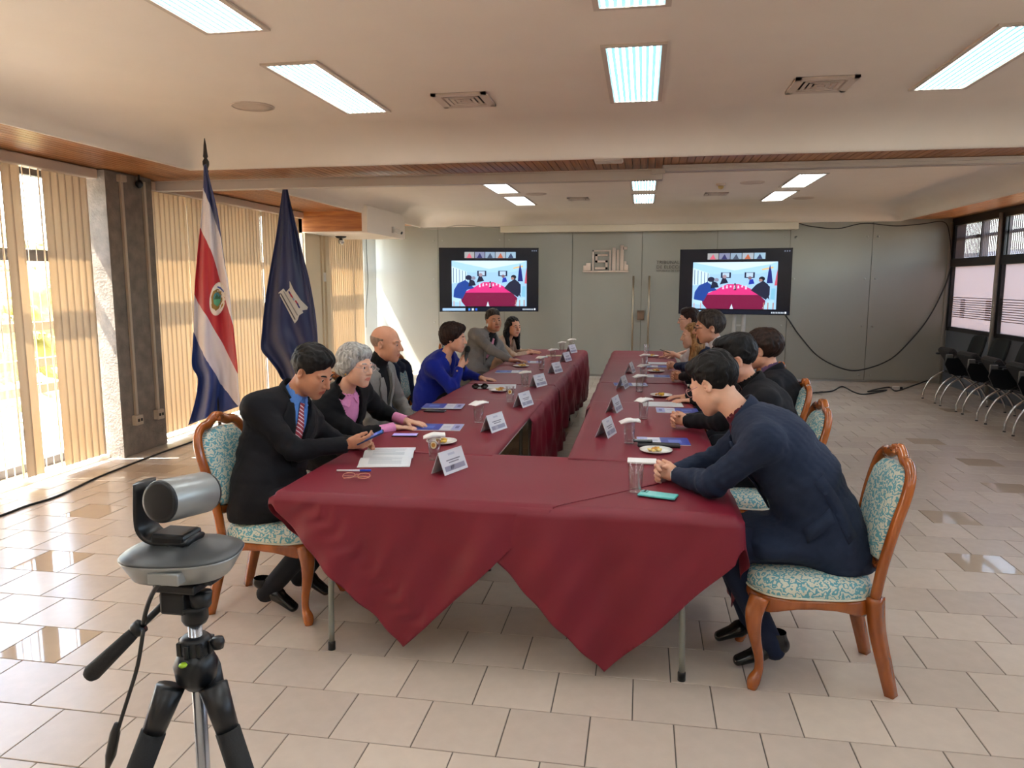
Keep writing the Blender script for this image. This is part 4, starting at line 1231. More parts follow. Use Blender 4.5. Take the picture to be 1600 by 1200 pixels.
def make_chair():
    """local frame: faces +x, seat centre at origin, floor z=0"""
    t = thing('dining_chair', 'x', 'chair')
    # seat cushion
    mb = MB()
    def seat_ring(sc, z, n=40):
        out = []
        for i in range(n):
            a = 2 * PI * i / n
            c_, s_ = math.cos(a), math.sin(a)
            x = math.copysign(abs(c_) ** 0.62, c_) * 0.245
            w = 0.245 - 0.03 * (0.5 - x / 0.49) - 0.0
            y = math.copysign(abs(s_) ** 0.62, s_) * w
            if x > 0.1: x += 0.02 * (1 - (y / w) ** 2)
            out.append((x * sc, y * sc, z))
        return out
    rings = [seat_ring(0.985, 0.405), seat_ring(1.0, 0.42), seat_ring(0.995, 0.445), seat_ring(0.93, 0.472), seat_ring(0.75, 0.488), seat_ring(0.4, 0.495), seat_ring(0.05, 0.497)]
    v = [p for r in rings for p in r]; n = 40; f = []
    for j in range(len(rings) - 1):
        for i in range(n): f.append((j * n + i, j * n + (i + 1) % n, (j + 1) * n + (i + 1) % n, (j + 1) * n + i))
    f.append(tuple((len(rings) - 1) * n + i for i in range(n))); f.append(tuple(reversed(range(n))))
    mb.add(v, f, 0, True).build('seat_cushion', damask, t)
    MB().tube([(p[0] * 1.005, p[1] * 1.005, 0.412) for p in seat_ring(1.0, 0.412)], 0.005, 6, closed=True).build('piping', mat('piping_cream', (206, 204, 186), 0.7), t)
    # apron: shaped rail all round
    mb = MB(); v = []; f = []
    rg = seat_ring(1.0, 0)
    for i, (x, y, _) in enumerate(rg):
        a = 2 * PI * i / n
        dip = 0.018 * math.cos(4 * a)
        zb = 0.352 + dip
        for sc, z in ((1.0, 0.405), (1.012, 0.395), (1.012, zb + 0.012), (1.0, zb), (0.93, zb), (0.93, 0.405)):
            v.append((x * sc, y * sc, z))
    for i in range(n):
        k = (i + 1) % n
        for q in range(6): f.append((i * 6 + q, k * 6 + q, k * 6 + (q + 1) % 6, i * 6 + (q + 1) % 6))
    mb.add(v, f, 0, True).build('seat_rail', chair_wood, t)
    # cabriole front legs
    for s in (-1, 1):
        p = [(0.222, s * 0.20, 0.395), (0.245, s * 0.222, 0.33), (0.238, s * 0.216, 0.24), (0.215, s * 0.198, 0.14), (0.212, s * 0.196, 0.075), (0.232, s * 0.212, 0.035), (0.238, s * 0.216, 0.0)]
        r = [0.042, 0.036, 0.027, 0.020, 0.019, 0.027, 0.020]
        pts = smooth_path(p, 5)
        rr = [tuple(x)[0] for x in smooth_path([(q, 0, 0) for q in r], 5)]
        MB().tube(pts, rr, 12).build('leg', chair_wood, t)
        # rear leg runs on into the back stile
        p = [(-0.315, s * 0.185, 0.0), (-0.285, s * 0.183, 0.12), (-0.245, s * 0.182, 0.28), (-0.228, s * 0.184, 0.42)]
        MB().tube(smooth_path(p, 5), [0.021 + 0.009 * i / 15 for i in range(16)], 4, flat=(1.25, 1.0, (1, 0, 0))).build('leg', chair_wood, t)
    # back: shield-like frame leaning back
    def bp(y, z): return (-0.228 - max(0, z - 0.42) * 0.16 - max(0, z - 0.72) * 0.08, y, z)
    half = [(0.184, 0.42), (0.180, 0.52), (0.188, 0.62), (0.205, 0.74), (0.212, 0.84), (0.196, 0.915), (0.150, 0.955), (0.085, 0.965), (0.04, 0.985), (0.0, 0.995)]
    path = [bp(y, z) for y, z in half] + [bp(-y, z) for y, z in reversed(half[:-1])]
    MB().tube(smooth_path(path, 5), 1.0, 10, flat=(0.021, 0.027, (1, 0, 0))).build('back_frame', chair_wood, t)
    low = smooth_path([bp(-0.178, 0.555), bp(-0.1, 0.535), bp(0, 0.545), bp(0.1, 0.535), bp(0.178, 0.555)], 5)
    MB().tube(low, 1.0, 8, flat=(0.016, 0.024, (1, 0, 0))).build('back_rail', chair_wood, t)
    # crest carving
    mb = MB()
    c = bp(0, 0.992)
    for i in range(7):
        a = PI * i / 6
        mb.tube([(c[0] + 0.012, 0.012 * math.cos(a), c[2] - 0.004), (c[0] + 0.016, 0.036 * math.cos(a), c[2] - 0.004 + 0.030 * math.sin(a))], [0.009, 0.012], 8)
    mb.lathe([(0.016, -0.012), (0.018, 0), (0.008, 0.012)], (c[0] + 0.014, 0, c[2] - 0.006), 12)
    mb.build('crest_carving', chair_wood, t)
    # upholstered panel
    hp = [(0.160, 0.57), (0.162, 0.64), (0.178, 0.74), (0.184, 0.83), (0.168, 0.895), (0.12, 0.93), (0.06, 0.938), (0, 0.94)]
    out = [(y, z) for y, z in hp] + [(-y, z) for y, z in reversed(hp[:-1])] + [(-0.08, 0.556), (0, 0.562), (0.08, 0.556)]
    cy, cz = 0, 0.75
    rings = []
    for sc, dx in ((1.0, -0.022), (1.0, 0.010), (0.94, 0.024), (0.7, 0.034), (0.35, 0.038), (0.02, 0.039)):
        rings.append([(bp(y * sc, cz + (z - cz) * sc)[0] + dx, y * sc, cz + (z - cz) * sc) for y, z in out])
    v = [p for r in rings for p in r]; n = len(out); f = []
    for j in range(len(rings) - 1):
        for i in range(n): f.append((j * n + i, j * n + (i + 1) % n, (j + 1) * n + (i + 1) % n, (j + 1) * n + i))
    f.append(tuple(reversed(range(n)))); f.append(tuple((len(rings) - 1) * n + i for i in range(n)))
    MB().add(v, f, 0, True).build('back_cushion', damask, t)
    return t
chair0 = make_chair()
CH = [0]
def place_chair(x, y, rz, label):
    c = chair0 if CH[0] == 0 else copy_tree(chair0)
    CH[0] += 1
    c.location = (x, y, 0)
    c.rotation_euler = (0, 0, rz)
    tag(c, label, 'chair', 'carved dining chairs round the tables')
    return c

# ================================================================ BLACK TRAINING CHAIRS BY THE RIGHT WALL
blk = mat('chair_black', (13, 13, 15), 0.6)
mesh_m = mat('chair_mesh', (20, 25, 26), 0.75, bump=0.3, bscale=300)
tablet_m = mat('tablet_grey', (22, 23, 27), 0.3)
clear_grey = mat('arm_bracket', (120, 120, 118), 0.3, metal=0.5)
def make_training():
    """faces +x"""
    t = thing('training_chair', 'x', 'chair')
    M = Matrix.Translation((0.0, 0, 0.57)) @ Matrix.Rotation(math.radians(-55), 4, 'Y')
    MB().cbox((0, 0, 0), (0.23, 0.232, 0.05), M=M, b=0.04).build('seat', blk, t)
    pts = []
    mb = MB(); v = []; f = []
    for j in range(9):
        z = 0.55 + 0.40 * j / 8
        x = -0.235 - 0.10 * (j / 8) ** 1.2
        w = 0.20 + 0.02 * math.sin(PI * j / 8) - (0.02 if j == 8 else 0)
        for i in range(7):
            u = i / 6 * 2 - 1
            v.append((x + 0.03 * u * u, w * u, z - (0.015 * u * u if j == 8 else 0)))
        for i in range(7):
            u = i / 6 * 2 - 1
            v.append((x + 0.03 * u * u - 0.025, w * u, z - (0.015 * u * u if j == 8 else 0)))
    for j in range(8):
        for i in range(6):
            a = j * 14 + i
            f.append((a, a + 1, a + 15, a + 14)); f.append((a + 7, a + 21, a + 22, a + 8))
        f.append((j * 14, j * 14 + 14, j * 14 + 21, j * 14 + 7)); f.append((j * 14 + 6, j * 14 + 13, j * 14 + 27, j * 14 + 20))
    f.append(tuple(range(112, 119)) + tuple(range(125, 118, -1))); f.append(tuple(range(0, 7)) + tuple(range(13, 6, -1)))
    mb.add(v, f, 0, True).build('backrest', mesh_m, t)
    for s in (-1, 1):
        y = s * 0.235
        MB().tube(smooth_path([(0.30, y, 0.0), (0.285, y, 0.14), (0.20, y, 0.30), (0.04, y, 0.41)], 5), 0.0135, 10).build('leg', chrome, t)
        MB().tube(smooth_path([(-0.30, y, 0.0), (-0.27, y, 0.14), (-0.16, y, 0.30), (0.0, y, 0.41)], 5), 0.0135, 10).build('leg', chrome, t)
        for x in (0.30, -0.30): MB().lathe([(0.018, 0), (0.016, 0.014)], (x, y, 0), 10).build('foot_cap', black_metal, t)
        MB().tube(smooth_path([(0.0, y, 0.40), (-0.10, y * 1.04, 0.46), (-0.20, y * 1.04, 0.55), (-0.25, y, 0.64)], 4), 0.02, 8).build('arm_support', blk, t)
        MB().cbox((-0.04, y * 1.06, 0.665), (0.20, 0.026, 0.013), b=0.01).build('armrest', blk, t)
    MB().tube([(0.02, -0.235, 0.41), (0.02, 0.235, 0.41)], 0.016, 8).build('seat_bar', blk, t)
    MB().cbox((0.17, 0.262, 0.635), (0.045, 0.016, 0.065), b=0.010).build('tablet_bracket', clear_grey, t)
    MB().prism([(-0.16, 0.285, 0.65), (0.21, 0.285, 0.65), (0.235, 0.285, 0.56), (0.17, 0.285, 0.43), (0.04, 0.285, 0.40), (-0.10, 0.285, 0.50)], (0, 0.022, 0)).build('folded_tablet', tablet_m, t)
    return t
tc0 = make_training()
ys = [11.45, 10.77, 10.07, 9.39, 8.70]
nm = ['farthest one in the corner', 'second from the corner', 'third from the corner', 'fourth from the corner', 'cut by the right picture edge']
for i, y in enumerate(ys):
    c = tc0 if i == 0 else copy_tree(tc0)
    c.location = (4.38, y, 0)
    c.rotation_euler = (0, 0, PI + 0.05 * math.sin(i * 2.1))
    tag(c, 'black training chair with chrome legs under right windows, ' + nm[i], 'chair', 'black training chairs along the right wall')
# ================================================================ THINGS ON THE TABLES
ZI = ZT + 0.009
def thin_glass(name, tint, gloss):
    m = bpy.data.materials.new(name)
    m.use_nodes = True
    n, l = m.node_tree.nodes, m.node_tree.links
    n.remove(n['Principled BSDF'])
    tr = n.new('ShaderNodeBsdfTransparent'); tr.inputs[0].default_value = (*tint, 1)
    gl = n.new('ShaderNodeBsdfGlossy'); gl.inputs['Roughness'].default_value = 0.03
    lw = n.new('ShaderNodeLayerWeight'); lw.inputs[0].default_value = gloss
    mx = n.new('ShaderNodeMixShader')
    l.new(lw.outputs['Facing'], mx.inputs[0]); l.new(tr.outputs[0], mx.inputs[1]); l.new(gl.outputs[0], mx.inputs[2])
    l.new(mx.outputs[0], n['Material Output'].inputs[0])
    return m
glass_m = thin_glass('drinking_glass', (0.98, 0.985, 0.985), 0.17)
water_m = thin_glass('water', (0.985, 0.99, 0.99), 0.06)
napkin_m = mat('napkin', (240, 240, 236), 0.8)
badge_m = vcol_mat('badge_print', 0.5)
paper_m = mat('paper', (236, 240, 243), 0.6)
flat_m = vcol_mat('print', 0.35)

def glass(x, y, label, napkin=None, badge=False):
    t = thing('drinking_glass', label, 'glass', (x, y, ZI), 0, 'water glasses on the tables')
    r0, r1, h = 0.029, 0.034, 0.125
    prof = [(0.001, 0.0), (r0, 0.0), (r0 + 0.001, 0.004), (r1, h), (r1 - 0.0022, h), (r0 - 0.002, 0.016), (0.001, 0.015)]
    MB().lathe(prof, (x, y, ZI), 28, cap=False).build('glass_wall', glass_m, t)
    MB().lathe([(0.001, 0.0155), (r0 - 0.0026, 0.0165), (r1 - 0.004, 0.085), (0.001, 0.085)], (x, y, ZI), 24, cap=False).build('water', water_m, t)
    if badge:
        mb = MB()
        for k, (s, c) in enumerate(((0.019, (60, 52, 70)), (0.0175, (226, 214, 180)), (0.010, (196, 140, 60)))):
            pts = []
            for i in range(20):
                a = 2 * PI * i / 20
                u, z = s * math.cos(a), 0.085 + s * 1.15 * math.sin(a)
                R = (r0 + (r1 - r0) * z / h) + 0.0008 + 0.0006 * k
                th = -PI / 2 + 0.12 + u / R
                pts.append((x + R * math.cos(th), y + R * math.sin(th), ZI + z))
            mb.poly(pts, 0, lin(c))
        mb.build('round_badge', badge_m, t, fixn=False)
    if napkin:
        lb, rz = napkin
        n = thing('paper_napkin', lb, 'napkin', (x, y, ZI + h), 0, 'paper napkins covering glasses')
        mb = MB()
        v = []; f = []
        N = 8
        rr = random.Random(int(x * 1000 + y * 77))
        c_, s_ = math.cos(rz), math.sin(rz)
        for layer in range(2):
            for j in range(N + 1):
                for i in range(N + 1):
                    a, b = (i / N - 0.5) * 0.115, (j / N - 0.5) * 0.075
                    d = max(0, math.hypot(a, b) - 0.034)
                    z = 0.002 + layer * 0.012 - d * 0.22 * (1 if a < 0 else 0.3) + rr.uniform(-0.0015, 0.0015) + 0.004 * math.sin(55 * a + 2 * layer) + 0.10 * a * layer
                    v.append((x + a * c_ - b * s_, y + a * s_ + b * c_, ZI + h + z))
        m = (N + 1) ** 2
        for j in range(N):
            for i in range(N):
                a = j * (N + 1) + i
                f.append((a, a + 1, a + N + 2, a + N + 1)); f.append((m + a, m + a + 1, m + a + N + 2, m + a + N + 1))
        for i in range(N):
            for a, b in ((i, i + 1), (N * (N + 1) + i, N * (N + 1) + i + 1), (i * (N + 1), (i + 1) * (N + 1)), (i * (N + 1) + N, (i + 1) * (N + 1) + N)):
                f.append((a, b, m + b, m + a))
        mb.add(v, f, 0, True).build('folded_paper', napkin_m, n)
def g_at(px, py): 
    p = on_z(px, py, ZI)
    return p.x, p.y
NL = [('napkin-topped glass of water with round badge by the open booklet', (679, 718), 0.3, True), ('napkin-topped glass before the grey-haired woman', (748, 660), 0.9, False),
      ('glass with round badge by microphone woman, no napkin', (797, 628), None, True), ('napkin-topped glass behind the white papers', (820, 604), 0.2, False),
      ('napkin-topped glass before the grey-jacketed man', (846, 577), 1.0, False), ('napkin-topped glass before long-haired woman, nearer one', (864, 563), 0.5, False),
      ('napkin-topped glass at the far end of the left row', (878, 550), 0.1, False), ('last small napkin-topped glass at left far corner', (893, 545), 0.4, False)]
for lb, p, nz_, bd in NL:
    x, y = g_at(*p)
    glass(x, y, lb, ('white napkin on ' + lb.replace('napkin-topped ', ''), nz_) if nz_ is not None else None, bd)
NR = [('plain glass beside the teal phone and navy-suited man\'s hands', (993, 768), None), ('napkin-topped glass beside the black pouch', (983, 692), 0.2), ('napkin-topped glass beside blue brochure, right row', (1005, 654), 0.8),
      ('napkin-topped glass before the purple-collared person', (999, 611), 0.3), ('napkin-topped glass before the bearded man', (1005, 592), 0.7), ('napkin-topped glass in the middle of the far right row', (1007, 573), 0.2), ('tall empty glass at far end of the right row', (1010, 553), None)]
for lb, p, nz_ in NR:
    x, y = g_at(*p)
    glass(x, y, lb, ('white napkin on ' + lb.replace('napkin-topped ', ''), nz_) if nz_ is not None else None)
# loose napkin by the first plate
nx_, ny_ = g_at(1003, 722)
o = MB().cbox((nx_, ny_, ZI + 0.006), (0.075, 0.05, 0.005), M=None, b=0.003).build('paper_napkin', napkin_m)
tag(o, 'white folded napkin lying flat beside the navy-suited man\'s hands', 'napkin')

plate_m = mat('plate_white', (232, 230, 224), 0.25)
snack_m = [mat('snack_yellow', (224, 178, 70), 0.6, noise=0.15, nscale=60), mat('snack_gold', (206, 142, 52), 0.6, noise=0.2, nscale=60), mat('snack_pale', (232, 206, 130), 0.6)]
def plate(px, py, label, seed):
    p = on_z(px, py, ZI)
    t = thing('snack_plate', label, 'plate', (p.x, p.y, ZI), 0, 'snack plates on the tables')
    MB().lathe([(0.05, 0.0), (0.058, 0.002), (0.09, 0.013), (0.0905, 0.016), (0.062, 0.006), (0.001, 0.005)], (p.x, p.y, ZI), 32, cap=False).build('dish', plate_m, t)
    r_ = random.Random(seed)
    for k in range(11):
        a, d = r_.uniform(0, 6.28), r_.uniform(0, 0.048)
        c = (p.x + d * math.cos(a), p.y + d * math.sin(a), ZI + 0.011 + r_.uniform(0, 0.014))
        M = Matrix.Translation(c) @ Matrix.Rotation(r_.uniform(0, 6), 4, 'Z') @ Matrix.Rotation(r_.uniform(-0.6, 0.6), 4, 'X')
        v = []; f = []
        n = 9
        for i in range(n):
            b = 2 * PI * i / n
            rr = 0.021 * r_.uniform(0.75, 1.2)
            v.append(M @ Vector((rr * math.cos(b), rr * 0.75 * math.sin(b), 0.006 * math.sin(2 * b))))
        v += [M @ Vector((0, 0, 0.008)), M @ Vector((0, 0, -0.004))]
        for i in range(n): f += [(i, (i + 1) % n, n), ((i + 1) % n, i, n + 1)]
        MB().add(v, f, 0, True).build('snack', snack_m[r_.randrange(3)], t)
for k, (px, py, lb) in enumerate([(690, 692, 'white snack plate behind the badged glass near open booklet'), (780, 611, 'white snack plate beside microphone woman\'s sunglasses'), (814, 573, 'white snack plate before the grey-jacketed man'),
                      (1025, 706, 'white snack plate beside navy-suited man\'s hands'), (1033, 619, 'white snack plate beside the white notepad, right row'), (1025, 581, 'snack plate before the bearded man'), (1018, 557, 'snack plate at the far end of the right row')]):
    plate(px, py, lb, k)

# name tents
acr = mat('tent_white', (206, 204, 208), 0.3)
acr_in = mat('tent_inner', (170, 150, 152), 0.4)
def tent(px, py, label, rz, w=0.20):
    """folded card; the lettered face looks along rz"""
    p = on_z(px, py, ZI)
    t = thing('name_tent', label, 'name card', (p.x, p.y, ZI), 0, 'folded name cards on the tables')
    D = Vector((math.cos(rz), math.sin(rz), 0)); S = Vector((-math.sin(rz), math.cos(rz), 0)); Z = Vector((0, 0, 1))
    c = Vector((p.x, p.y, ZI)); d, h, th = 0.042, 0.108, 0.003
    for s, nm_ in ((1, 'front_leaf'), (-1, 'back_leaf')):
        b0, top = c + D * (d * s), c + Z * h
        nrm = (D * h * s + Z * d).normalized()
        q = [b0 - S * w / 2, b0 + S * w / 2, top + S * w / 2, top - S * w / 2]
        lf = MB().prism(q, nrm * -th).build(nm_, acr, t)
        if True:
            mb = MB()
            def bar(u0, u1, v0, v1, col):
                pt = lambda u, v: b0.lerp(top, v) + S * ((u - 0.5) * w) + nrm * 0.0006
                mb.poly([pt(u0, v0), pt(u1, v0), pt(u1, v1), pt(u0, v1)], 0, lin(col))
            bar(0.08, 0.92, 0.12, 0.34, (142, 138, 156)); bar(0.30, 0.46, 0.14, 0.32, (166, 160, 176))
            bar(0.30, 0.72, 0.44, 0.49, (126, 122, 130)); bar(0.22, 0.80, 0.54, 0.59, (120, 116, 124)); bar(0.36, 0.64, 0.76, 0.86, (178, 178, 192))
            mb.build('printed_card', flat_m, lf, fixn=False)
    return t
TL_ = [(703, 735, 'nearest name card on left row, beside the open booklet'), (772, 672, 'name card on left row before grey-haired woman'), (818, 634, 'name card on left row, third from camera'), (841, 603, 'name card on left row before the white papers'),
       (868, 582, 'name card on left row, fifth from camera'), (884, 564, 'name card on left row, sixth from camera'), (893, 551, 'farthest name card on the left row')]
for i, (px, py, lb) in enumerate(TL_): tent(px, py, lb, -0.36 + 0.04 * (i % 3))
TR_ = [(947, 680, 'nearest name card on right row'), (960, 642, 'second name card on right row'), (973, 606, 'third name card on right row by brochure'), (985, 582, 'fourth, farthest name card on the right row')]
for i, (px, py, lb) in enumerate(TR_): tent(px, py, lb, -0.24 + 0.03 * i, 0.19)

# brochures and papers (flat print)
def sheet(name, px, py, w, h, rz, label, cat, parts, thick=0.004, z=ZI, m=flat_m):
    p = on_z(px, py, z)
    c_, s_ = math.cos(rz), math.sin(rz)
    t = thing(name, label, cat, (p.x, p.y, z))
    def P(u, v, d): 
        a, b = (u - 0.5) * w, (v - 0.5) * h
        return (p.x + a * c_ - b * s_, p.y + a * s_ + b * c_, z + d)
    MB().prism([P(0, 0, 0), P(1, 0, 0), P(1, 1, 0), P(0, 1, 0)], (0, 0, thick)).build('pages', paper_m, t)
    mb = MB()
    for k, (u0, v0, u1, v1, col) in enumerate(parts):
        d = thick + 0.0004 + 0.0002 * k
        mb.poly([P(u0, v0, d), P(u1, v0, d), P(u1, v1, d), P(u0, v1, d)], 0, lin(col))
    mb.build('printed_cover', m, t, fixn=False)
    return t
blue = (44, 66, 168)
BR = [(0, 0, 1, 1, (206, 210, 226)), (0, 0, 0.55, 1, blue), (0.15, 0.3, 0.4, 0.7, (96, 124, 206)), (0.58, 0.1, 0.78, 0.9, (216, 220, 232)), (0.8, 0, 1, 1, (160, 168, 216)), (0.86, 0.3, 0.94, 0.7, (70, 76, 150)), (0.6, 0.35, 0.75, 0.4, (150, 156, 190)), (0.6, 0.5, 0.75, 0.55, (150, 156, 190))]
PI2 = PI / 2
sheet('brochure', 693, 635, 0.30, 0.21, 0.10, 'blue and white brochure lying over a phone beside bald man', 'brochure', BR, z=ZI + 0.009)
sheet('brochure', 686, 668, 0.30, 0.21, 0.10, 'lilac brochure under grey-haired woman\'s hands', 'brochure', BR)
sheet('brochure', 797, 581, 0.30, 0.21, 0.10, 'blue brochure between the papers and grey-jacketed man', 'brochure', BR)
sheet('brochure', 826, 566, 0.30, 0.21, 0.10, 'brochure under the grey-jacketed man\'s hand', 'brochure', BR)
sheet('brochure', 1036, 690, 0.30, 0.20, PI + 0.05, 'blue brochure beneath the clasped hands', 'brochure', BR)
sheet('brochure', 1058, 642, 0.30, 0.20, PI + 0.02, 'blue brochure beside second glass of right row', 'brochure', BR)
sheet('brochure', 985, 601, 0.30, 0.20, 0.1, 'blue brochure behind the third right name card', 'brochure', BR)
sheet('brochure', 1024, 588, 0.28, 0.20, PI, 'blue brochure before the bearded man', 'brochure', BR)
sheet('brochure', 1030, 573, 0.28, 0.20, PI, 'small blue brochure near far right plates', 'brochure', BR)
NP = [(0, 0, 1, 1, (226, 230, 234))] + [(0.1, 0.12 + 0.1 * k, 0.85, 0.135 + 0.1 * k, (186, 192, 204)) for k in range(8)]
sheet('notepad', 1035, 632, 0.30, 0.21, 0.05, 'white notepad under hands of purple-collared person', 'notepad', NP)
sheet('notepad', 1028, 568, 0.22, 0.21, 0.05, 'white papers before blond woman at right', 'papers', NP)
sheet('papers', 775, 604, 0.36, 0.26, 0.15, 'white papers under microphone woman\'s hand', 'papers', NP)
sheet('notepad', 866, 556, 0.2, 0.14, 0.2, 'small tan notebook before the long-haired woman', 'notebook', [(0, 0, 1, 1, (206, 190, 150))])
# open booklet with curling pages
p = on_z(606, 716, ZI)
t = thing('open_booklet', 'open white booklet with printed pages before suited man with phone', 'booklet', (p.x, p.y, ZI))
bw, bh = 0.27, 0.37
c_, s_ = math.cos(0.22), math.sin(0.22)
def BP(u, v, z): return (p.x + u * c_ - v * s_, p.y + u * s_ + v * c_, ZI + z)
for s, nm_ in ((-1, 'left_page'), (1, 'right_page')):
    mb = MB(); v = []; f = []
    for i in range(9):
        q = i / 8
        z = 0.003 + 0.016 * math.sin(PI * min(1, q * 1.25)) * (1 if s < 0 else 1.2) + (0.012 * q * q if s > 0 else 0)
        for w_ in (0, 1): v.append(BP((q * bw) * 1.0 if False else (w_ - 0.5) * bh * 0.72, s * q * bw * 0.72, z))
    n = len(v)
    v += [(a, b, c - 0.004) for a, b, c in v]
    for i in range(8):
        a = i * 2
        f += [(a, a + 1, a + 3, a + 2), (n + a, n + a + 2, n + a + 3, n + a + 1), (a, a + 2, n + a + 2, n + a), (a + 1, n + a + 1, n + a + 3, a + 3)]
    f += [(16, 17, n + 17, n + 16)]
    pg_ = mb.add(v, f, 0, True).build(nm_, paper_m, t)
    mb = MB()
    for k in range(13):
        q0, q1 = 0.12 + k * 0.062, 0.12 + k * 0.062 + 0.016
        zz = lambda q: 0.0042 + 0.016 * math.sin(PI * min(1, q * 1.25)) * (1 if s < 0 else 1.2) + (0.012 * q * q if s > 0 else 0)
        mb.poly([BP(-0.085, s * q0 * bw * .72, zz(q0)), BP(0.085 - 0.05 * (k % 4 == 3), s * q0 * bw * .72, zz(q0)), BP(0.085 - 0.05 * (k % 4 == 3), s * q1 * bw * .72, zz(q1)), BP(-0.085, s * q1 * bw * .72, zz(q1))], 0, lin((168, 178, 190)))
    mb.build('text_lines', flat_m, pg_, fixn=False)
# phones
def phone(px, py, w, h, rz, label, body, scr, z=ZI):
    q = on_z(px, py, z)
    t = thing('smartphone', label, 'phone', (q.x, q.y, z))
    M = Matrix.Translation((q.x, q.y, z + 0.0045)) @ Matrix.Rotation(rz, 4, 'Z')
    MB().cbox((0, 0, 0), (w / 2, h / 2, 0.0042), M=M, b=0.003).build('phone_case', body, t)
    MB().cbox((0, 0, 0.0044), (w / 2 - 0.004, h / 2 - 0.004, 0.0004), M=M).build('phone_face', scr, t)
    return t, M
ph_black = mat('phone_black', (18, 18, 22), 0.2)
teal = mat('phone_teal', (88, 188, 186), 0.35)
phone(633, 681, 0.155, 0.075, 0.15, 'phone with lit lilac screen beside grey-haired woman\'s cuffs', ph_black, mat('phone_lit', (140, 130, 190), 0.2, emit=(150, 140, 200), estr=0.3))
phone(680, 643, 0.155, 0.075, 0.0, 'black phone lying under the blue brochure', ph_black, ph_black)
t, M = phone(1028, 775, 0.165, 0.078, -0.28, 'teal phone lying face down at near right corner', teal, mat('phone_teal_back', (110, 204, 200), 0.3))
MB().cbox((-0.062, 0.016, 0.006), (0.014, 0.016, 0.0012), M=M, b=0.001).build('camera_bump', mat('bump_teal', (60, 150, 150), 0.3), t)
for k in range(2): MB().lathe([(0.005, 0), (0.005, 0.0012)], n=12, M=M @ Matrix.Translation((-0.062, 0.008 + k * 0.015, 0.007))).build('camera_lens', ph_black, t)
q = on_z(1018, 697, ZI)
t = thing('glasses_pouch', 'black pouch with pen lying beside napkin-topped glass', 'pouch', (q.x, q.y, ZI))
MB().cbox((q.x + 0.04, q.y - 0.01, ZI + 0.010), (0.12, 0.035, 0.010), b=0.008).build('pouch_body', mat('pouch_black', (22, 22, 26), 0.5), t)
MB().cbox((q.x - 0.05, q.y + 0.015, ZI + 0.026), (0.055, 0.018, 0.007), b=0.006).build('pouch_flap', ph_black, t)
q = on_z(553, 737, ZI)
t = thing('ballpoint_pen', 'white pen with blue cap beside folded spectacles', 'pen', (q.x, q.y, ZI))
d = Vector((0.985, 0.17, 0))
c = Vector((q.x, q.y, ZI + 0.006))
MB().tube([c - d * 0.085, c + d * 0.03], 0.005, 10).build('barrel', mat('pen_white', (214, 216, 222), 0.3), t)
MB().tube([c + d * 0.03, c + d * 0.082, c + d * 0.085], [0.006, 0.006, 0.003], 10).build('cap', mat('pen_blue', (40, 70, 190), 0.3), t)
# folded spectacles near the edge
gold = mat('spectacle_gold', (206, 150, 126), 0.3, metal=0.6)
lens_m = clear_glass
def spectacles(origin, X, Yv, Z, name='spectacles', parent=None, frame=gold, w=0.058, folded=False, r=0.0013, temple=0.13, parts=True):
    """origin between the lenses; X across, Yv forward from the face, Z up"""
    X, Yv, Z = Vector(X).normalized(), Vector(Yv).normalized(), Vector(Z).normalized()
    o = Vector(origin)
    rim = MB()
    for s in (-1, 1):
        c = o + X * (s * w * 0.56)
        rim.tube([c + X * (w * 0.43 * math.copysign(abs(math.cos(a)) ** 0.8, math.cos(a))) + Z * (w * 0.32 * math.copysign(abs(math.sin(a)) ** 0.8, math.sin(a))) for a in (2 * PI * i / 24 for i in range(24))], r, 6, closed=True)
    rim.tube([o - X * w * 0.14 + Z * w * 0.06, o + Z * w * 0.12 + Yv * 0.002, o + X * w * 0.14 + Z * w * 0.06], r, 6)
    for s in (-1, 1):
        e = o + X * (s * w * 1.0) + Z * w * 0.1
        if folded:
            rim.tube([e, e - Yv * 0.008, e - Yv * (0.012 + 0.004 * s) - X * (s * temple * 0.85), e - Yv * (0.012 + 0.004 * s) - X * (s * temple) - Z * 0.012], r, 6)
        else:
            rim.tube([e, e - Yv * 0.01 + X * s * 0.003, e - Yv * temple * 0.75 + X * (s * 0.012), e - Yv * temple + X * (s * 0.012) - Z * 0.02], r, 6)
    ob = rim.build(name, frame, parent)
    return ob
q = on_z(560, 750, ZI)
t = thing('folded_spectacles', 'thin gold-rimmed spectacles folded on cloth at near left', 'spectacles', (q.x, q.y, ZI))
spectacles((q.x - 0.01, q.y, ZI + 0.021), (1, 0.05, 0), (0, -0.35, 0.9), (0, 0.9, 0.35), 'wire_frame', t, gold, 0.066, True, 0.0018, 0.13)
q = on_z(750, 607, ZI)
t = thing('sunglasses', 'dark sunglasses lying beside microphone woman\'s papers', 'sunglasses', (q.x, q.y, ZI))
sg = spectacles((q.x, q.y, ZI + 0.02), (1, 0.2, 0), (0, -0.5, 0.8), (0, 0.8, 0.5), 'frame', t, mat('sunglass_frame', (34, 20, 16), 0.25), 0.07, True, 0.003, 0.12)
for s in (-1, 1):
    c = Vector((q.x + s * 0.039, q.y + s * 0.008, ZI + 0.02))
    MB().lathe([(0.028, -0.001), (0.028, 0.001)], n=20, M=Matrix.Translation(c) @ Matrix.Rotation(math.radians(55), 4, 'X')).build('lens', mat('dark_lens', (20, 14, 12), 0.1), t)
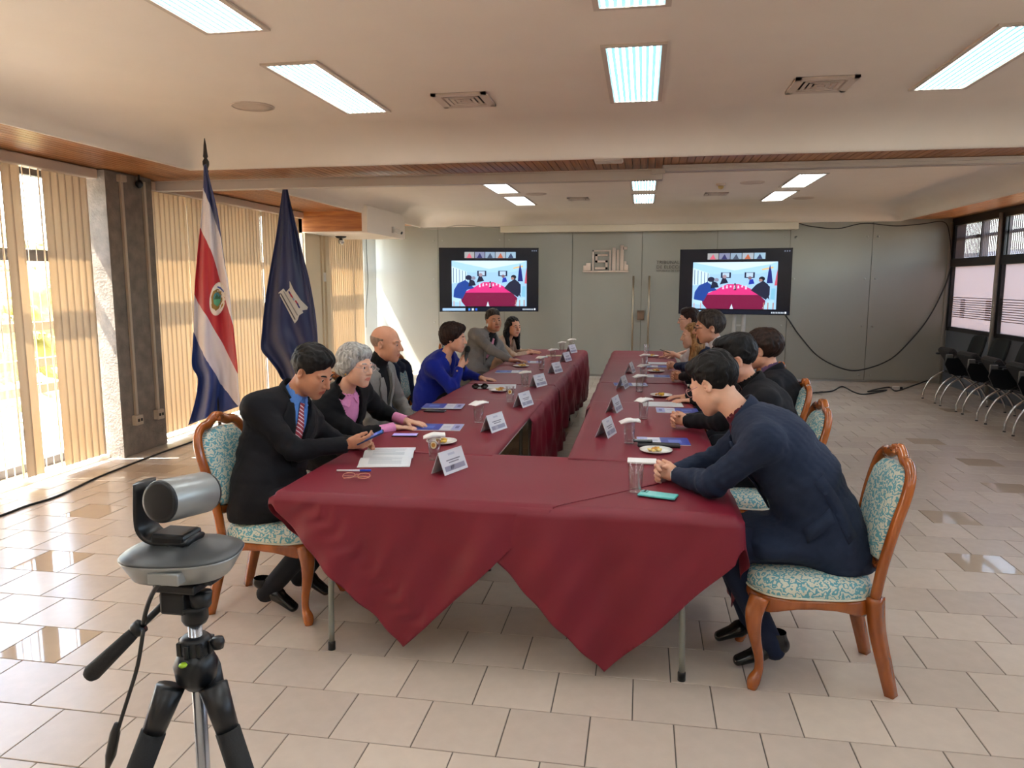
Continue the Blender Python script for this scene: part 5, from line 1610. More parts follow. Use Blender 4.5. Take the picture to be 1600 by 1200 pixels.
# ================================================================ PEOPLE (signed-distance bodies -> one continuous surface each)
def V3(*a): return np.array(a, dtype=np.float64)
def unit(v):
    v = np.asarray(v, float)
    return v / max(1e-9, np.linalg.norm(v))
class Field:
    def __init__(s, lo, hi, h):
        s.h = h
        s.lo = np.floor(np.asarray(lo, float) / h) * h
        s.n = np.ceil((np.asarray(hi, float) - s.lo) / h).astype(int) + 1
        s.D = np.full(s.n, 0.06, dtype=np.float32)
    def region(s, lo, hi):
        a = np.clip(np.floor((np.asarray(lo) - s.lo) / s.h).astype(int), 0, s.n)
        b = np.clip(np.ceil((np.asarray(hi) - s.lo) / s.h).astype(int) + 1, 0, s.n)
        if np.any(b <= a): return None
        sl = tuple(slice(i, j) for i, j in zip(a, b))
        ax = [(s.lo[k] + np.arange(a[k], b[k]) * s.h).astype(np.float32) for k in range(3)]
        return sl, ax[0][:, None, None], ax[1][None, :, None], ax[2][None, None, :]
    def put(s, sl, d, k, mode):
        A = s.D[sl]
        if mode == 'sub':
            d = -d
            h = np.clip(0.5 - 0.5 * (A - d) / k, 0, 1) if k > 0 else None
            s.D[sl] = np.maximum(A, d) if k <= 0 else A * (1 - h) + d * h + k * h * (1 - h)
        else:
            if k <= 0: s.D[sl] = np.minimum(A, d)
            else:
                h = np.clip(0.5 + 0.5 * (A - d) / k, 0, 1)
                s.D[sl] = A * (1 - h) + d * h - k * h * (1 - h)
    def ecap(s, a, b, ra, rb=None, side=(0, 1, 0), k=0.02, mode='add'):
        """elliptical capsule: ra=(w,d) half width along 'side' and half depth"""
        ra = ra if isinstance(ra, (tuple, list)) else (ra, ra)
        rb = ra if rb is None else (rb if isinstance(rb, (tuple, list)) else (rb, rb))
        a = np.asarray(a, float); b = np.asarray(b, float)
        m = max(max(ra), max(rb)) + k + 0.03
        rg = s.region(np.minimum(a, b) - m, np.maximum(a, b) + m)
        if rg is None: return
        sl, X, Y, Z = rg
        ab = b - a
        L2 = max(1e-9, ab @ ab)
        px, py, pz = X - a[0], Y - a[1], Z - a[2]
        t = np.clip((px * ab[0] + py * ab[1] + pz * ab[2]) / L2, 0, 1)
        ox, oy, oz = px - ab[0] * t, py - ab[1] * t, pz - ab[2] * t
        if ra[0] == ra[1] and rb[0] == rb[1]:
            d = np.sqrt(ox * ox + oy * oy + oz * oz) - (ra[0] + (rb[0] - ra[0]) * t)
        else:
            sd = unit(side)
            q = ox * sd[0] + oy * sd[1] + oz * sd[2]
            o2 = np.maximum(0, ox * ox + oy * oy + oz * oz - q * q)
            w = ra[0] + (rb[0] - ra[0]) * t; dd = ra[1] + (rb[1] - ra[1]) * t
            kk = np.sqrt(q * q / (w * w) + o2 / (dd * dd))
            g = np.sqrt(q * q / w ** 4 + o2 / dd ** 4) + 1e-6
            d = np.where(kk > 1e-4, kk * (kk - 1) / g, -np.minimum(w, dd))
        s.put(sl, d, k, mode)
    def ell(s, c, r, axes=None, k=0.02, mode='add'):
        c = np.asarray(c, float)
        m = max(r) + k + 0.03
        rg = s.region(c - m, c + m)
        if rg is None: return
        sl, X, Y, Z = rg
        x, y, z = X - c[0], Y - c[1], Z - c[2]
        if axes is None: u, v, w = x, y, z
        else: u, v, w = (x * A[0] + y * A[1] + z * A[2] for A in axes)
        k0 = np.sqrt((u / r[0]) ** 2 + (v / r[1]) ** 2 + (w / r[2]) ** 2)
        k1 = np.sqrt((u / r[0] ** 2) ** 2 + (v / r[1] ** 2) ** 2 + (w / r[2] ** 2) ** 2) + 1e-6
        s.put(sl, np.where(k0 > 1e-4, k0 * (k0 - 1) / k1, -min(r)), k, mode)
    def coords(s):
        return [(s.lo[k] + np.arange(s.n[k]) * s.h).astype(np.float32).reshape([-1 if j == k else 1 for j in range(3)]) for k in range(3)]
    def cut(s, p, n):
        """keep the side n points away from"""
        X, Y, Z = s.coords(); n = unit(n)
        s.D = np.maximum(s.D, (X - p[0]) * n[0] + (Y - p[1]) * n[1] + (Z - p[2]) * n[2]).astype(np.float32)
    def at(s, P):
        """trilinear sample"""
        q = (np.asarray(P, float) - s.lo) / s.h
        i = np.clip(np.floor(q).astype(int), 0, s.n - 2); f = np.clip(q - i, 0, 1)
        out = 0
        for a in (0, 1):
            for b in (0, 1):
                for c in (0, 1):
                    w = (f[..., 0] if a else 1 - f[..., 0]) * (f[..., 1] if b else 1 - f[..., 1]) * (f[..., 2] if c else 1 - f[..., 2])
                    out = out + w * s.D[i[..., 0] + a, i[..., 1] + b, i[..., 2] + c]
        return out
    def hit(s, P, dirn, reach=0.3, lift=0.0):
        """march from P+dirn*reach back along -dirn until the surface"""
        P = np.asarray(P, float); dirn = unit(dirn)
        ts = np.linspace(reach, -reach, 160)
        pts = P[..., None, :] + ts[:, None] * dirn
        d = s.at(pts)
        idx = np.argmax(d < 0, axis=-1)
        ok = np.take_along_axis(d, idx[..., None], -1)[..., 0] < 0
        t = np.where(ok, ts[idx], 0.0)
        return P + (t + lift)[..., None] * dirn
    def mesh(s):
        D = s.D
        S = D < 0
        c = [S[i:S.shape[0] - 1 + i, j:S.shape[1] - 1 + j, k:S.shape[2] - 1 + k] for i in (0, 1) for j in (0, 1) for k in (0, 1)]
        tot = sum(x.astype(np.int8) for x in c)
        act = (tot > 0) & (tot < 8)
        idx = np.argwhere(act)
        vid = np.full(act.shape, -1, dtype=np.int64)
        vid[act] = np.arange(len(idx))
        corner = np.array([[i, j, k] for i in (0, 1) for j in (0, 1) for k in (0, 1)])
        vals = np.stack([D[idx[:, 0] + a, idx[:, 1] + b, idx[:, 2] + g] for a, b, g in corner], 1).astype(np.float64)
        P = np.zeros((len(idx), 3)); N = np.zeros(len(idx))
        for a in range(8):
            for b in range(a + 1, 8):
                if abs(corner[a] - corner[b]).sum() != 1: continue
                va, vb = vals[:, a], vals[:, b]
                m = (va < 0) != (vb < 0)
                t = np.where(m, va / np.where(m, va - vb, 1), 0)
                P += np.where(m[:, None], corner[a] + (corner[b] - corner[a]) * t[:, None], 0)
                N += m
        P = s.lo + (idx + P / N[:, None]) * s.h
        quads = []
        for ax in range(3):
            o1, o2 = [(1, 2), (2, 0), (0, 1)][ax]
            sl0 = [slice(None)] * 3; sl1 = [slice(None)] * 3
            sl0[ax] = slice(0, -1); sl1[ax] = slice(1, None)
            e = S[tuple(sl0)] != S[tuple(sl1)]
            ed = np.argwhere(e)
            ok = (ed[:, o1] > 0) & (ed[:, o2] > 0) & (ed[:, o1] < s.n[o1] - 1) & (ed[:, o2] < s.n[o2] - 1)
            ed = ed[ok]
            if not len(ed): continue
            def at(d1, d2):
                q = ed.copy(); q[:, o1] += d1; q[:, o2] += d2
                return vid[q[:, 0], q[:, 1], q[:, 2]]
            q = np.stack([at(-1, -1), at(0, -1), at(0, 0), at(-1, 0)], 1)
            inside = S[ed[:, 0], ed[:, 1], ed[:, 2]]
            q[~inside] = q[~inside][:, ::-1]
            quads.append(q)
        Q = np.concatenate(quads)
        return P, Q[(Q >= 0).all(1)]

def vnoise(X, Y, Z, seed, scale):
    """smooth value noise from sines (cheap)"""
    r = np.random.RandomState(seed)
    out = 0
    for _ in range(5):
        k = r.normal(size=3) * scale
        out = out + np.sin(k[0] * X + k[1] * Y + k[2] * Z + r.uniform(0, 6.28))
    return out / 5
def surf(name, P, Q, m, parent, M, tri_colour=None, mats=None, mi=None):
    """numpy mesh in person space -> object under parent; M person space -> world rotation handled by the root"""
    me = bpy.data.meshes.new(name)
    me.vertices.add(len(P)); me.vertices.foreach_set('co', P.astype(np.float32).ravel())
    me.loops.add(len(Q) * 4); me.polygons.add(len(Q))
    me.loops.foreach_set('vertex_index', Q.astype(np.int32).ravel())
    me.polygons.foreach_set('loop_start', np.arange(0, len(Q) * 4, 4, dtype=np.int32))
    me.polygons.foreach_set('use_smooth', np.ones(len(Q), dtype=bool))
    for x in (mats or [m]): me.materials.append(x)
    if mi is not None: me.polygons.foreach_set('material_index', mi.astype(np.int32))
    me.update(calc_edges=True)
    me.validate()
    o = bpy.data.objects.new(name, me)
    COL.objects.link(o)
    o.parent = parent
    return o
def skin_mat(name, rgb):
    m = mat(name, rgb, 0.48, noise=0.05, nscale=40, spec=0.35)
    b = m.node_tree.nodes['Principled BSDF']
    b.inputs['Subsurface Weight'].default_value = 0.12
    b.inputs['Subsurface Radius'].default_value = (0.02, 0.008, 0.004)
    b.inputs['Subsurface Scale'].default_value = 0.3
    return m
def fabric(name, rgb, rough=0.8, sheen=0.03): return mat(name, rgb, rough, noise=0.07, nscale=90, sheen=sheen, bump=0.12, bscale=420, spec=0.2)
def hair_mat(name, a, b):
    m = mat(name, a, 0.5, spec=0.22, bump=0.5, bscale=60, stretch=(1, 1, 0.25))
    n, l, p = nodes_of(m)
    tc = n.new('ShaderNodeTexCoord'); mp = n.new('ShaderNodeMapping'); mp.inputs['Scale'].default_value = (38, 52, 9)
    nz = n.new('ShaderNodeTexNoise'); nz.inputs['Scale'].default_value = 1.6; nz.inputs['Detail'].default_value = 2
    cr = n.new('ShaderNodeValToRGB')
    cr.color_ramp.elements[0].position = 0.30; cr.color_ramp.elements[0].color = (*lin(a), 1)
    cr.color_ramp.elements[1].position = 0.68; cr.color_ramp.elements[1].color = (*lin(b), 1)
    l.new(tc.outputs['Object'], mp.inputs[0]); l.new(mp.outputs[0], nz.inputs['Vector']); l.new(nz.outputs[0], cr.inputs[0]); l.new(cr.outputs[0], p.inputs['Base Color'])
    return m
shoe_m = mat('shoe_black', (16, 15, 16), 0.22)
eye_white = mat('eye_white', (214, 206, 200), 0.2)
eye_iris = mat('eye_iris', (38, 24, 16), 0.15)

def ik(S, Wt, l1, l2, pole):
    S, Wt = np.asarray(S, float), np.asarray(Wt, float)
    d = Wt - S; L = np.linalg.norm(d)
    if L > (l1 + l2) * 0.985:
        sc = L / ((l1 + l2) * 0.985); l1 *= sc; l2 *= sc
    u = d / L
    a = (l1 * l1 - l2 * l2 + L * L) / (2 * L)
    h = math.sqrt(max(0, l1 * l1 - a * a))
    p = np.asarray(pole, float); p = unit(p - u * (p @ u))
    return S + u * a + p * h

def hand_prims(wr, fdir, pn, side, curl=0.25, spread=0.10, sc=1.0, thumb=0.6, fingers=None):
    """wr wrist, fdir towards fingers, pn palm normal (out of the palm), side: +1 if the thumb lies towards fdir x pn"""
    f = unit(fdir); n = unit(np.asarray(pn, float) - f * (np.asarray(pn, float) @ f)); t = np.cross(f, n) * side
    out = []
    kn = wr + f * 0.088 * sc
    out.append((wr - f * 0.012, wr + f * 0.03 * sc, (0.027 * sc, 0.019 * sc), (0.034 * sc, 0.017 * sc), t))
    out.append((wr + f * 0.03 * sc, kn - f * 0.008, (0.035 * sc, 0.016 * sc), (0.037 * sc, 0.0125 * sc), t))
    lens = (0.070, 0.078, 0.073, 0.058)
    for i, L in enumerate(lens):
        o = (0.031 - 0.0205 * i) * sc
        base = kn + t * o + f * (0.0, 0.004, 0.001, -0.006)[i]
        c = fingers[i] if fingers else curl * (1 + 0.10 * i)
        d = unit(f + t * (spread * (1.5 - i) / 1.5))
        p = base
        for j, (fr, r0, r1) in enumerate(((0.46, 0.0098, 0.009), (0.30, 0.009, 0.0083), (0.24, 0.0083, 0.0072))):
            ang = c * (j + 0.7) * (1.0 if j < 2 else 0.92)
            dd = d * math.cos(ang) + n * math.sin(ang)
            q = p + dd * (L * fr * sc)
            out.append((p, q, r0 * sc, r1 * sc, None)); p = q
    tb = wr + f * 0.022 * sc + t * 0.026 * sc + n * 0.004
    td = unit(f * math.cos(thumb) + t * math.sin(thumb) + n * 0.35)
    q = tb + td * 0.040 * sc
    out.append((tb, q, 0.0150 * sc, 0.0115 * sc, None))
    td2 = unit(td + f * 0.35 + n * 0.15 - t * 0.15)
    out.append((q, q + td2 * 0.030 * sc, 0.0112 * sc, 0.0095 * sc, None))
    out.append((q + td2 * 0.030 * sc, q + td2 * 0.052 * sc, 0.0095 * sc, 0.0078 * sc, None))
    return out

def person(label, base, rz, H, hands, outfit, face, sex='m', seat=0.50, h=0.0055, feet=(0.30, 0.30), hip=(0.0, 0.0), twist=0.0, name='person', bulk=1.0, shrug=0.0, pole=(-0.25, 1.0, -0.55), slump=0.0):
    """person space: +x forward, +y the person's left, base on the floor under the hips.
    H = (pos, yaw, pitch, roll) of head; hands = {'L': dict(w=wrist, f=finger dir, n=palm normal, ...), 'R': ...}"""
    root = thing(name, label, 'person', (base[0], base[1], 0), rz)
    LOCAL_ROOTS.add(root.name)
    fem = sex == 'f'
    Hp = np.asarray(H[0], float)
    cy, sy = math.cos(H[1]), math.sin(H[1]); cp, sp = math.cos(H[2]), math.sin(H[2]); cr_, sr = math.cos(H[3]), math.sin(H[3])
    hf = np.array([cy * cp, sy * cp, -sp]); hs0 = np.array([-sy, cy, 0.0]); hu0 = np.cross(hf, hs0)
    hs = hs0 * cr_ + hu0 * sr; hu = np.cross(hf, hs)
    ax = (hf, hs, hu)
    def hd(f, s, u): return Hp + hf * f + hs * s + hu * u
    Pv = np.array([hip[0], hip[1], seat + 0.085])
    Nb = Hp - hu * 0.15 - hf * 0.035 + np.array([-0.025, 0, -0.012])      # base of neck
    Nb = Nb + np.array([-slump, 0, 0])
    tdir = unit(Nb - Pv)
    ts = np.array([-math.sin(twist), math.cos(twist), 0.0])
    ts = unit(ts - tdir * (ts @ tdir)); tf = np.cross(ts, tdir)           # torso side, forward
    Lt = np.linalg.norm(Nb - Pv)
    bow = -0.035 - 0.05 * max(0.0, tdir[0])                                # spine rounds backwards when leaning
    def tp(u, f=0.0, s=0.0): return Pv + tdir * (u * Lt) + tf * (f + bow * math.sin(PI * min(1, max(0, u)))) + ts * s
    shw = (0.160 if fem else 0.190) * bulk
    SH = {sd: tp(0.825 + shrug, -0.005, s * (shw - 0.005)) for sd, s in (('L', 1), ('R', -1))}
    ua, fa = (0.275, 0.245) if fem else (0.300, 0.262)
    EL, WR = {}, {}
    for sd, s in (('L', 1), ('R', -1)):
        hdn = hands[sd]
        pl = hdn.get('pole', pole)
        WR[sd] = np.asarray(hdn['w'], float)
        EL[sd] = ik(SH[sd], WR[sd], ua, fa, (pl[0], pl[1] * s, pl[2]))
    w_ch, d_ch = (0.155 * bulk, 0.108 * bulk) if fem else (0.178 * bulk, 0.120 * bulk)
    w_wa, d_wa = (0.140 * bulk, 0.105 * bulk) if fem else (0.165 * bulk, 0.122 * bulk)
    w_hp, d_hp = (0.180 * bulk, 0.125 * bulk) if fem else (0.178 * bulk, 0.128 * bulk)

    # ---------------- body (head, neck, chest core, arms, hands) as one surface
    pts = [Hp, Pv, *SH.values(), *EL.values(), *WR.values()] + [WR[s] + unit(hands[s]['f']) * 0.2 for s in 'LR']
    lo = np.min(pts, 0) - 0.19; hi = np.max(pts, 0) + 0.19
    F = Field(lo, hi, h)
    F.ecap(tp(0.25), tp(0.62), (w_wa * 0.72, d_wa * 0.70), (w_ch * 0.78, d_ch * 0.74), ts, 0.0)
    F.ecap(tp(0.62), tp(0.84), (w_ch * 0.78, d_ch * 0.74), (w_ch * 0.80, d_ch * 0.66), ts, 0.04)
    F.ecap(SH['L'], SH['R'], 0.045 * bulk, None, ts, 0.05)
    nr = 0.047 if fem else 0.056
    F.ecap(tp(0.92), hd(-0.022, 0, -0.06), nr * 1.12, nr, ts, 0.035)
    for sd in 'LR':
        F.ecap(SH[sd], EL[sd], 0.044 * bulk, 0.036 * bulk, k=0.03)
        F.ecap(EL[sd], WR[sd], 0.036 * bulk, 0.025, k=0.02)
    # head
    sc = 1.02 if fem else 1.06
    sc *= face.get('scale', 1.0)
    def q(f, s, u): return hd(f * sc, s * sc, u * sc)
    def e(c, r, k=0.02, mode='add', axs=ax): F.ell(q(*c), tuple(x * sc for x in r), axs, k, mode)
    e((-0.014, 0, 0.036), (0.098, 0.076, 0.088), 0.03)
    e((0.030, 0, -0.020), (0.068, 0.064, 0.085), 0.03)
    jw = face.get('jaw', 1.0)
    F.ecap(q(0.000, -0.046 * jw, -0.058), q(0.066, -0.016, -0.094), 0.020 * sc, 0.017 * sc, k=0.025)
    F.ecap(q(0.000, 0.046 * jw, -0.058), q(0.066, 0.016, -0.094), 0.020 * sc, 0.017 * sc, k=0.025)
    e((0.072, 0, -0.094), (0.021, 0.022, 0.018), 0.02)
    e((0.052, 0, -0.066), (0.040, 0.036, 0.034), 0.02)
    for s in (-1, 1):
        e((0.060, s * 0.040, -0.014), (0.030, 0.024, 0.024), 0.02)
        e((0.052, s * 0.036, -0.048), (0.032, 0.022, 0.03), 0.025)
        e((0.104, s * 0.031, 0.008), (0.019, 0.018, 0.011), 0.012, 'sub')
        F.ecap(q(0.083, s * 0.012, 0.028), q(0.076, s * 0.048, 0.026), 0.011 * sc, 0.009 * sc, k=0.012)
        e((0.080, s * 0.031, 0.008), (0.0135, 0.016, 0.0125), 0.004)
        # ear
        ea = unit(hs * s * 0.9 - hf * 0.45)
        axe = (ea, unit(np.cross(hu, ea)), hu)
        e((-0.012, s * 0.079, -0.004), (0.008, 0.019, 0.031), 0.008, 'add', axe)
        e((-0.006, s * 0.085, 0.0), (0.006, 0.010, 0.017), 0.004, 'sub', axe)
    ns = face.get('nose', 1.0)
    F.ecap(q(0.090, 0, 0.022), q(0.088 + 0.026 * ns, 0, -0.022), 0.009 * sc, 0.0115 * sc, k=0.010)
    for s in (-1, 1): e((0.099, s * 0.011, -0.027), (0.012, 0.008, 0.008), 0.006)
    F.ecap(q(0.090, -0.017, -0.055), q(0.090, 0.017, -0.055), 0.0095 * sc, None, k=0.008)
    F.ecap(q(0.088, -0.014, -0.066), q(0.088, 0.014, -0.066), 0.0095 * sc, None, k=0.008)
    F.ecap(q(0.103, -0.020, -0.0605), q(0.103, 0.020, -0.0605), 0.0035 * sc, None, k=0.004, mode='sub')
    for sd, s in (('L', 1), ('R', -1)):
        hn = hands[sd]
        for p in hand_prims(WR[sd], hn['f'], hn['n'], hn.get('thumb_side', -s), hn.get('curl', 0.25), hn.get('spread', 0.10), 0.90 if fem else 1.0, hn.get('thumb', 0.6), hn.get('fingers')):
            a, b, ra, rb, sd_ = p
            F.ecap(a, b, ra, rb, sd_ if sd_ is not None else (0, 1, 0), 0.006)
    P, Q = F.mesh()
    C = P[Q].mean(1) - Hp
    cf, cs, cu = (C @ hf) / sc, (C @ hs) / sc, (C @ hu) / sc
    mi = np.zeros(len(Q), int)
    lips = (np.abs(cu + 0.0605) < 0.0105 - 0.004 * (np.abs(cs) / 0.022) ** 2) & (np.abs(cs) < 0.024) & (cf > 0.078)
    mi[lips] = 1
    if face.get('beard'):
        bz = (cu < -0.032 - 0.25 * np.maximum(0, cf - 0.02)) & (cu > -0.125) & (cf > -0.012) & ~lips & (np.abs(cs) < 0.075)
        if face['beard'] == 'goatee': bz &= (np.abs(cs) < 0.028) & (cf > 0.06)
        mi[bz] = 2
    sk = skin_mat('skin_' + face['skin'][0], face['skin'][1])
    surf('body', P, Q, None, root, None, mats=[sk, mat('lips_' + face['skin'][0], tuple(int(c * k) for c, k in zip(face['skin'][1], face.get('lip', (0.92, 0.70, 0.68)))), 0.4), mat('beard_' + face['skin'][0], face.get('beard_rgb', (60, 46, 40)), 0.7)], mi=mi)
    for s in (-1, 1):
        mb = MB()
        c = Vector(q(0.0815, s * 0.031, 0.008)); r = 0.0125 * sc
        v = []; f = []
        for i in range(7):
            a = i / 6 * PI * 0.55
            for j in range(12):
                b = 2 * PI * j / 12
                v.append(c + Vector(hf * math.cos(a) + hs * (math.sin(a) * math.cos(b)) + hu * (math.sin(a) * math.sin(b))) * r)
        for i in range(6):
            for j in range(12): f.append((i * 12 + j, i * 12 + (j + 1) % 12, (i + 1) * 12 + (j + 1) % 12, (i + 1) * 12 + j))
        mb.add(v, f, 0, True)
        mb.mi = [1 if i < 24 else 0 for i in range(len(mb.f))]
        mb.build('eye', [eye_white, eye_iris], root)
        if not face.get('no_brow'):
            pts_ = [Vector(q(0.0945 - 0.0008 * abs(t_ - 1), s * (0.013 + 0.013 * t_), 0.029 + 0.004 * math.sin(PI * t_ / 3))) for t_ in (0, 1, 2, 3)]
            pts_ = [p_ + Vector(-hf) * (0.0025 * i_ ** 1.6) for i_, p_ in enumerate(pts_)]
            MB().tube(pts_, [0.0028, 0.0042, 0.0038, 0.002], 6).build('eyebrow', face['hair'][0], root)

    # ---------------- hair
    hm, style = face['hair']
    HF = Field(Hp - 0.36 if style in ('long',) else Hp - 0.2, Hp + 0.2, 0.005 if h < 0.006 else 0.006)
    X, Y, Z = HF.coords()
    def hE(c, r, k=0.02, mode='add'): HF.ell(q(*c), tuple(x * sc for x in r), ax, k, mode)
    vol = face.get('vol', 0.0)
    hE((-0.018, 0, 0.042), (0.104 + vol, 0.083 + vol, 0.094 + vol), 0.0)
    if style == 'short': hE((0.03, 0, 0.085), (0.06, 0.06, 0.045 + vol), 0.03)
    if style in ('quiff',): hE((0.045, 0, 0.098), (0.058, 0.062, 0.036), 0.03); hE((-0.03, 0, 0.10), (0.07, 0.06, 0.035), 0.03)
    if style == 'bob':
        hE((-0.05, 0, 0.0), (0.085, 0.088, 0.085), 0.03)
        for s in (-1, 1): hE((0.0, s * 0.062, 0.01), (0.055, 0.03, 0.07), 0.03)
        hE((0.045, 0, 0.085), (0.06, 0.07, 0.04), 0.03)
    if style == 'volume':
        hE((-0.03, 0, 0.06), (0.110, 0.096, 0.092), 0.03); hE((0.05, 0, 0.10), (0.056, 0.066, 0.04), 0.03)
        hE((-0.075, 0, -0.02), (0.05, 0.07, 0.06), 0.03)
    if style == 'long':
        for s in (-1, 1):
            HF.ecap(q(-0.02, s * 0.055, 0.03), q(-0.02, s * 0.080, -0.10), 0.042, 0.040, k=0.03)
            HF.ecap(q(-0.02, s * 0.080, -0.10), q(0.035, s * 0.085, -0.27), 0.040, 0.026, k=0.03)
        HF.ecap(q(-0.07, 0, 0.0), q(-0.085, 0, -0.20), (0.085, 0.04), (0.09, 0.03), hs, 0.04)
    cx, cy_, cz = X - Hp[0], Y - Hp[1], Z - Hp[2]
    A = (cx * hf[0] + cy_ * hf[1] + cz * hf[2]) / sc; B_ = (cx * hs[0] + cy_ * hs[1] + cz * hs[2]) / sc; Cc = (cx * hu[0] + cy_ * hu[1] + cz * hu[2]) / sc
    st = 0.0036 if style in ('short', 'quiff') else (0.001 if style == 'bald' else 0.0046)
    wob = vnoise(X, Y, Z, 5, 45)
    HF.D = HF.D + st * np.sin(165 * B_ + 40 * A + 3.2 * wob + 25 * Cc) * 0.6 + st * 0.6 * np.sin(330 * B_ - 70 * A + 5 * wob) + st * 0.9 * vnoise(X, Y, Z, 6, 80)
    # the part of the head the hair leaves free
    side = np.abs(B_)
    if style == 'bald':
        keep = np.maximum(Cc - 0.052, -Cc - 0.062)
        keep = np.maximum(keep, A - 0.018)
        keep = keep + 0.004 * wob
        HF.D = np.maximum(HF.D + 0.003 + 0.008 * np.exp(np.minimum(keep, 0) / 0.014), keep)
    else:
        top = face.get('hairline', 0.078)
        line = np.maximum((0.83 * A - 0.55 * Cc) - (0.83 * 0.085 - 0.55 * top), -(Cc + face.get('nape', 0.068)) if style not in ('long',) else A * 0 - 1)
        if style in ('bob', 'volume'):
            line = np.maximum((0.80 * A - 0.60 * Cc) - (0.80 * 0.080 - 0.60 * (top - 0.012)), -(Cc + face.get('nape', 0.085)))
        if style == 'long':
            line = np.minimum(np.minimum(0.056 - side, A - 0.012), top + 0.012 - Cc - 0.25 * side)
        line = line * sc + 0.009 * wob
        HF.D = np.maximum(HF.D + (0.013 if style != 'long' else 0.006) * np.exp(np.minimum(line, 0) / 0.018), line)
    if style in ('short', 'quiff', 'bald'):
        for s in (-1, 1): HF.ell(q(-0.004, s * 0.088, -0.010), (0.026 * sc, 0.030 * sc, 0.036 * sc), ax, 0.004, 'sub')
    HF.D = HF.D.astype(np.float32)
    P, Q = HF.mesh()
    if len(Q): surf('hair', P, Q, hm, root, None)

    # ---------------- clothes
    jm, sm, tm = outfit['top'], outfit.get('shirt'), outfit.get('legs')
    jk = outfit.get('kind', 'jacket')
    loose = {'jacket': 0.015, 'sweater': 0.012, 'blouse': 0.008, 'shirt': 0.010}[jk]
    hj = outfit.get('res', 0.0085)
    pts2 = [tp(-0.1), tp(1.0), *SH.values(), *EL.values(), *WR.values()]
    J = Field(np.min(pts2, 0) - 0.26, np.max(pts2, 0) + 0.24, hj)
    def torso(Fd, g, low=-0.16):
        Fd.ecap(tp(low), tp(0.12), (w_hp + g * 1.1, d_hp + g * 1.2), (w_hp * 0.99 + g, d_hp + g), ts, 0.0)
        Fd.ecap(tp(0.12), tp(0.42), (w_hp * 0.97 + g, d_hp * 0.98 + g), (w_wa + g, d_wa + g), ts, 0.05)
        Fd.ecap(tp(0.42), tp(0.70), (w_wa + g, d_wa + g), (w_ch + g, d_ch + g), ts, 0.05)
        Fd.ecap(tp(0.70), tp(0.83), (w_ch + g, d_ch + g), (w_ch + g * 0.7, d_ch * 0.82 + g), ts, 0.04)
        Fd.ecap(SH['L'] + tdir * -0.005, SH['R'] + tdir * -0.005, 0.052 * bulk + g * 0.8, None, ts, 0.05)
        Fd.ecap(tp(0.85), tp(0.955), (0.125 * bulk, 0.066), (0.066, 0.060), ts, 0.06)
        for s in (-1, 1): Fd.ecap(tp(0.945, -0.012, s * 0.035), SH['L' if s > 0 else 'R'] + tdir * 0.012, 0.050, 0.050 * bulk + g * 0.8, ts, 0.04)
        if fem:
            for s in (-1, 1): Fd.ell(tp(0.64, 0.085, s * 0.07), (0.055, 0.06, 0.06), None, 0.05)
    torso(J, loose)
    X, Y, Z = J.coords()
    wr_ = outfit.get('wrinkle', 0.0045)
    if jk == 'jacket':      # skirt of the jacket over the lap, collar standing at the nape
        J.ecap(Pv + np.array([-0.02, 0, 0.0]), Pv + np.array([outfit.get('lap', 0.13), 0, -0.015]), (w_hp + 0.022, 0.098), (w_hp + 0.016, 0.088), (0, 1, 0), 0.05)
    Uu = (((X - Pv[0]) * tdir[0] + (Y - Pv[1]) * tdir[1] + (Z - Pv[2]) * tdir[2]) / Lt)
    Ss = (X - Pv[0]) * ts[0] + (Y - Pv[1]) * ts[1] + (Z - Pv[2]) * ts[2]
    Ff = (X - Pv[0]) * tf[0] + (Y - Pv[1]) * tf[1] + (Z - Pv[2]) * tf[2]
    Jfull = J.D.copy()
    v0, vtop = outfit.get('vee', (0.40, 0.062))
    vw = np.clip((Uu - v0) / (0.93 - v0), 0, 1.4) * vtop
    wedge = np.maximum(np.abs(Ss) - vw, 0.015 - Ff)
    wedge = np.maximum(wedge, (v0 - Uu) * Lt)
    J.D = np.maximum(J.D, -wedge).astype(np.float32)
    J.ecap(tp(0.93, 0.004), hd(-0.018, 0, -0.02), 0.063 if not fem else 0.056, 0.066, ts, 0.008, 'sub')
    for sd in 'LR':
        g = loose
        cuff = WR[sd] + unit(EL[sd] - WR[sd]) * outfit.get('cuff', 0.012)
        if outfit.get('pushed', {}).get(sd): cuff = EL[sd] + (WR[sd] - EL[sd]) * outfit['pushed'][sd]
        A_ = Field(np.min([SH[sd], EL[sd], cuff], 0) - 0.13, np.max([SH[sd], EL[sd], cuff], 0) + 0.13, hj)
        A_.ecap(SH[sd], EL[sd], 0.049 * bulk + g, 0.041 * bulk + g * 0.9, k=0.0)
        A_.ecap(EL[sd], cuff, 0.040 * bulk + g * 0.9, 0.030 + g * 0.7, k=0.025)
        fd = unit(cuff - EL[sd])
        A_.ell(cuff + fd * 0.055, (0.055, 0.055, 0.055), None, 0.0, 'sub')
        x_, y_, z_ = A_.coords()
        c = EL[sd]; ad = unit(WR[sd] - SH[sd])
        r2 = (x_ - c[0]) ** 2 + (y_ - c[1]) ** 2 + (z_ - c[2]) ** 2
        A_.D = A_.D + 0.0050 * np.exp(-r2 / 0.012) * np.sin(105 * ((x_ - c[0]) * ad[0] + (y_ - c[1]) * ad[1] + (z_ - c[2]) * ad[2]) + 6 * y_)
        r3 = (x_ - SH[sd][0]) ** 2 + (y_ - SH[sd][1]) ** 2 + (z_ - SH[sd][2]) ** 2
        A_.D = A_.D + 0.0030 * np.exp(-r3 / 0.020) * np.sin(90 * (x_ * 0.7 + z_ * 0.7 - c[0]))
        off = np.round((A_.lo - J.lo) / hj).astype(int)
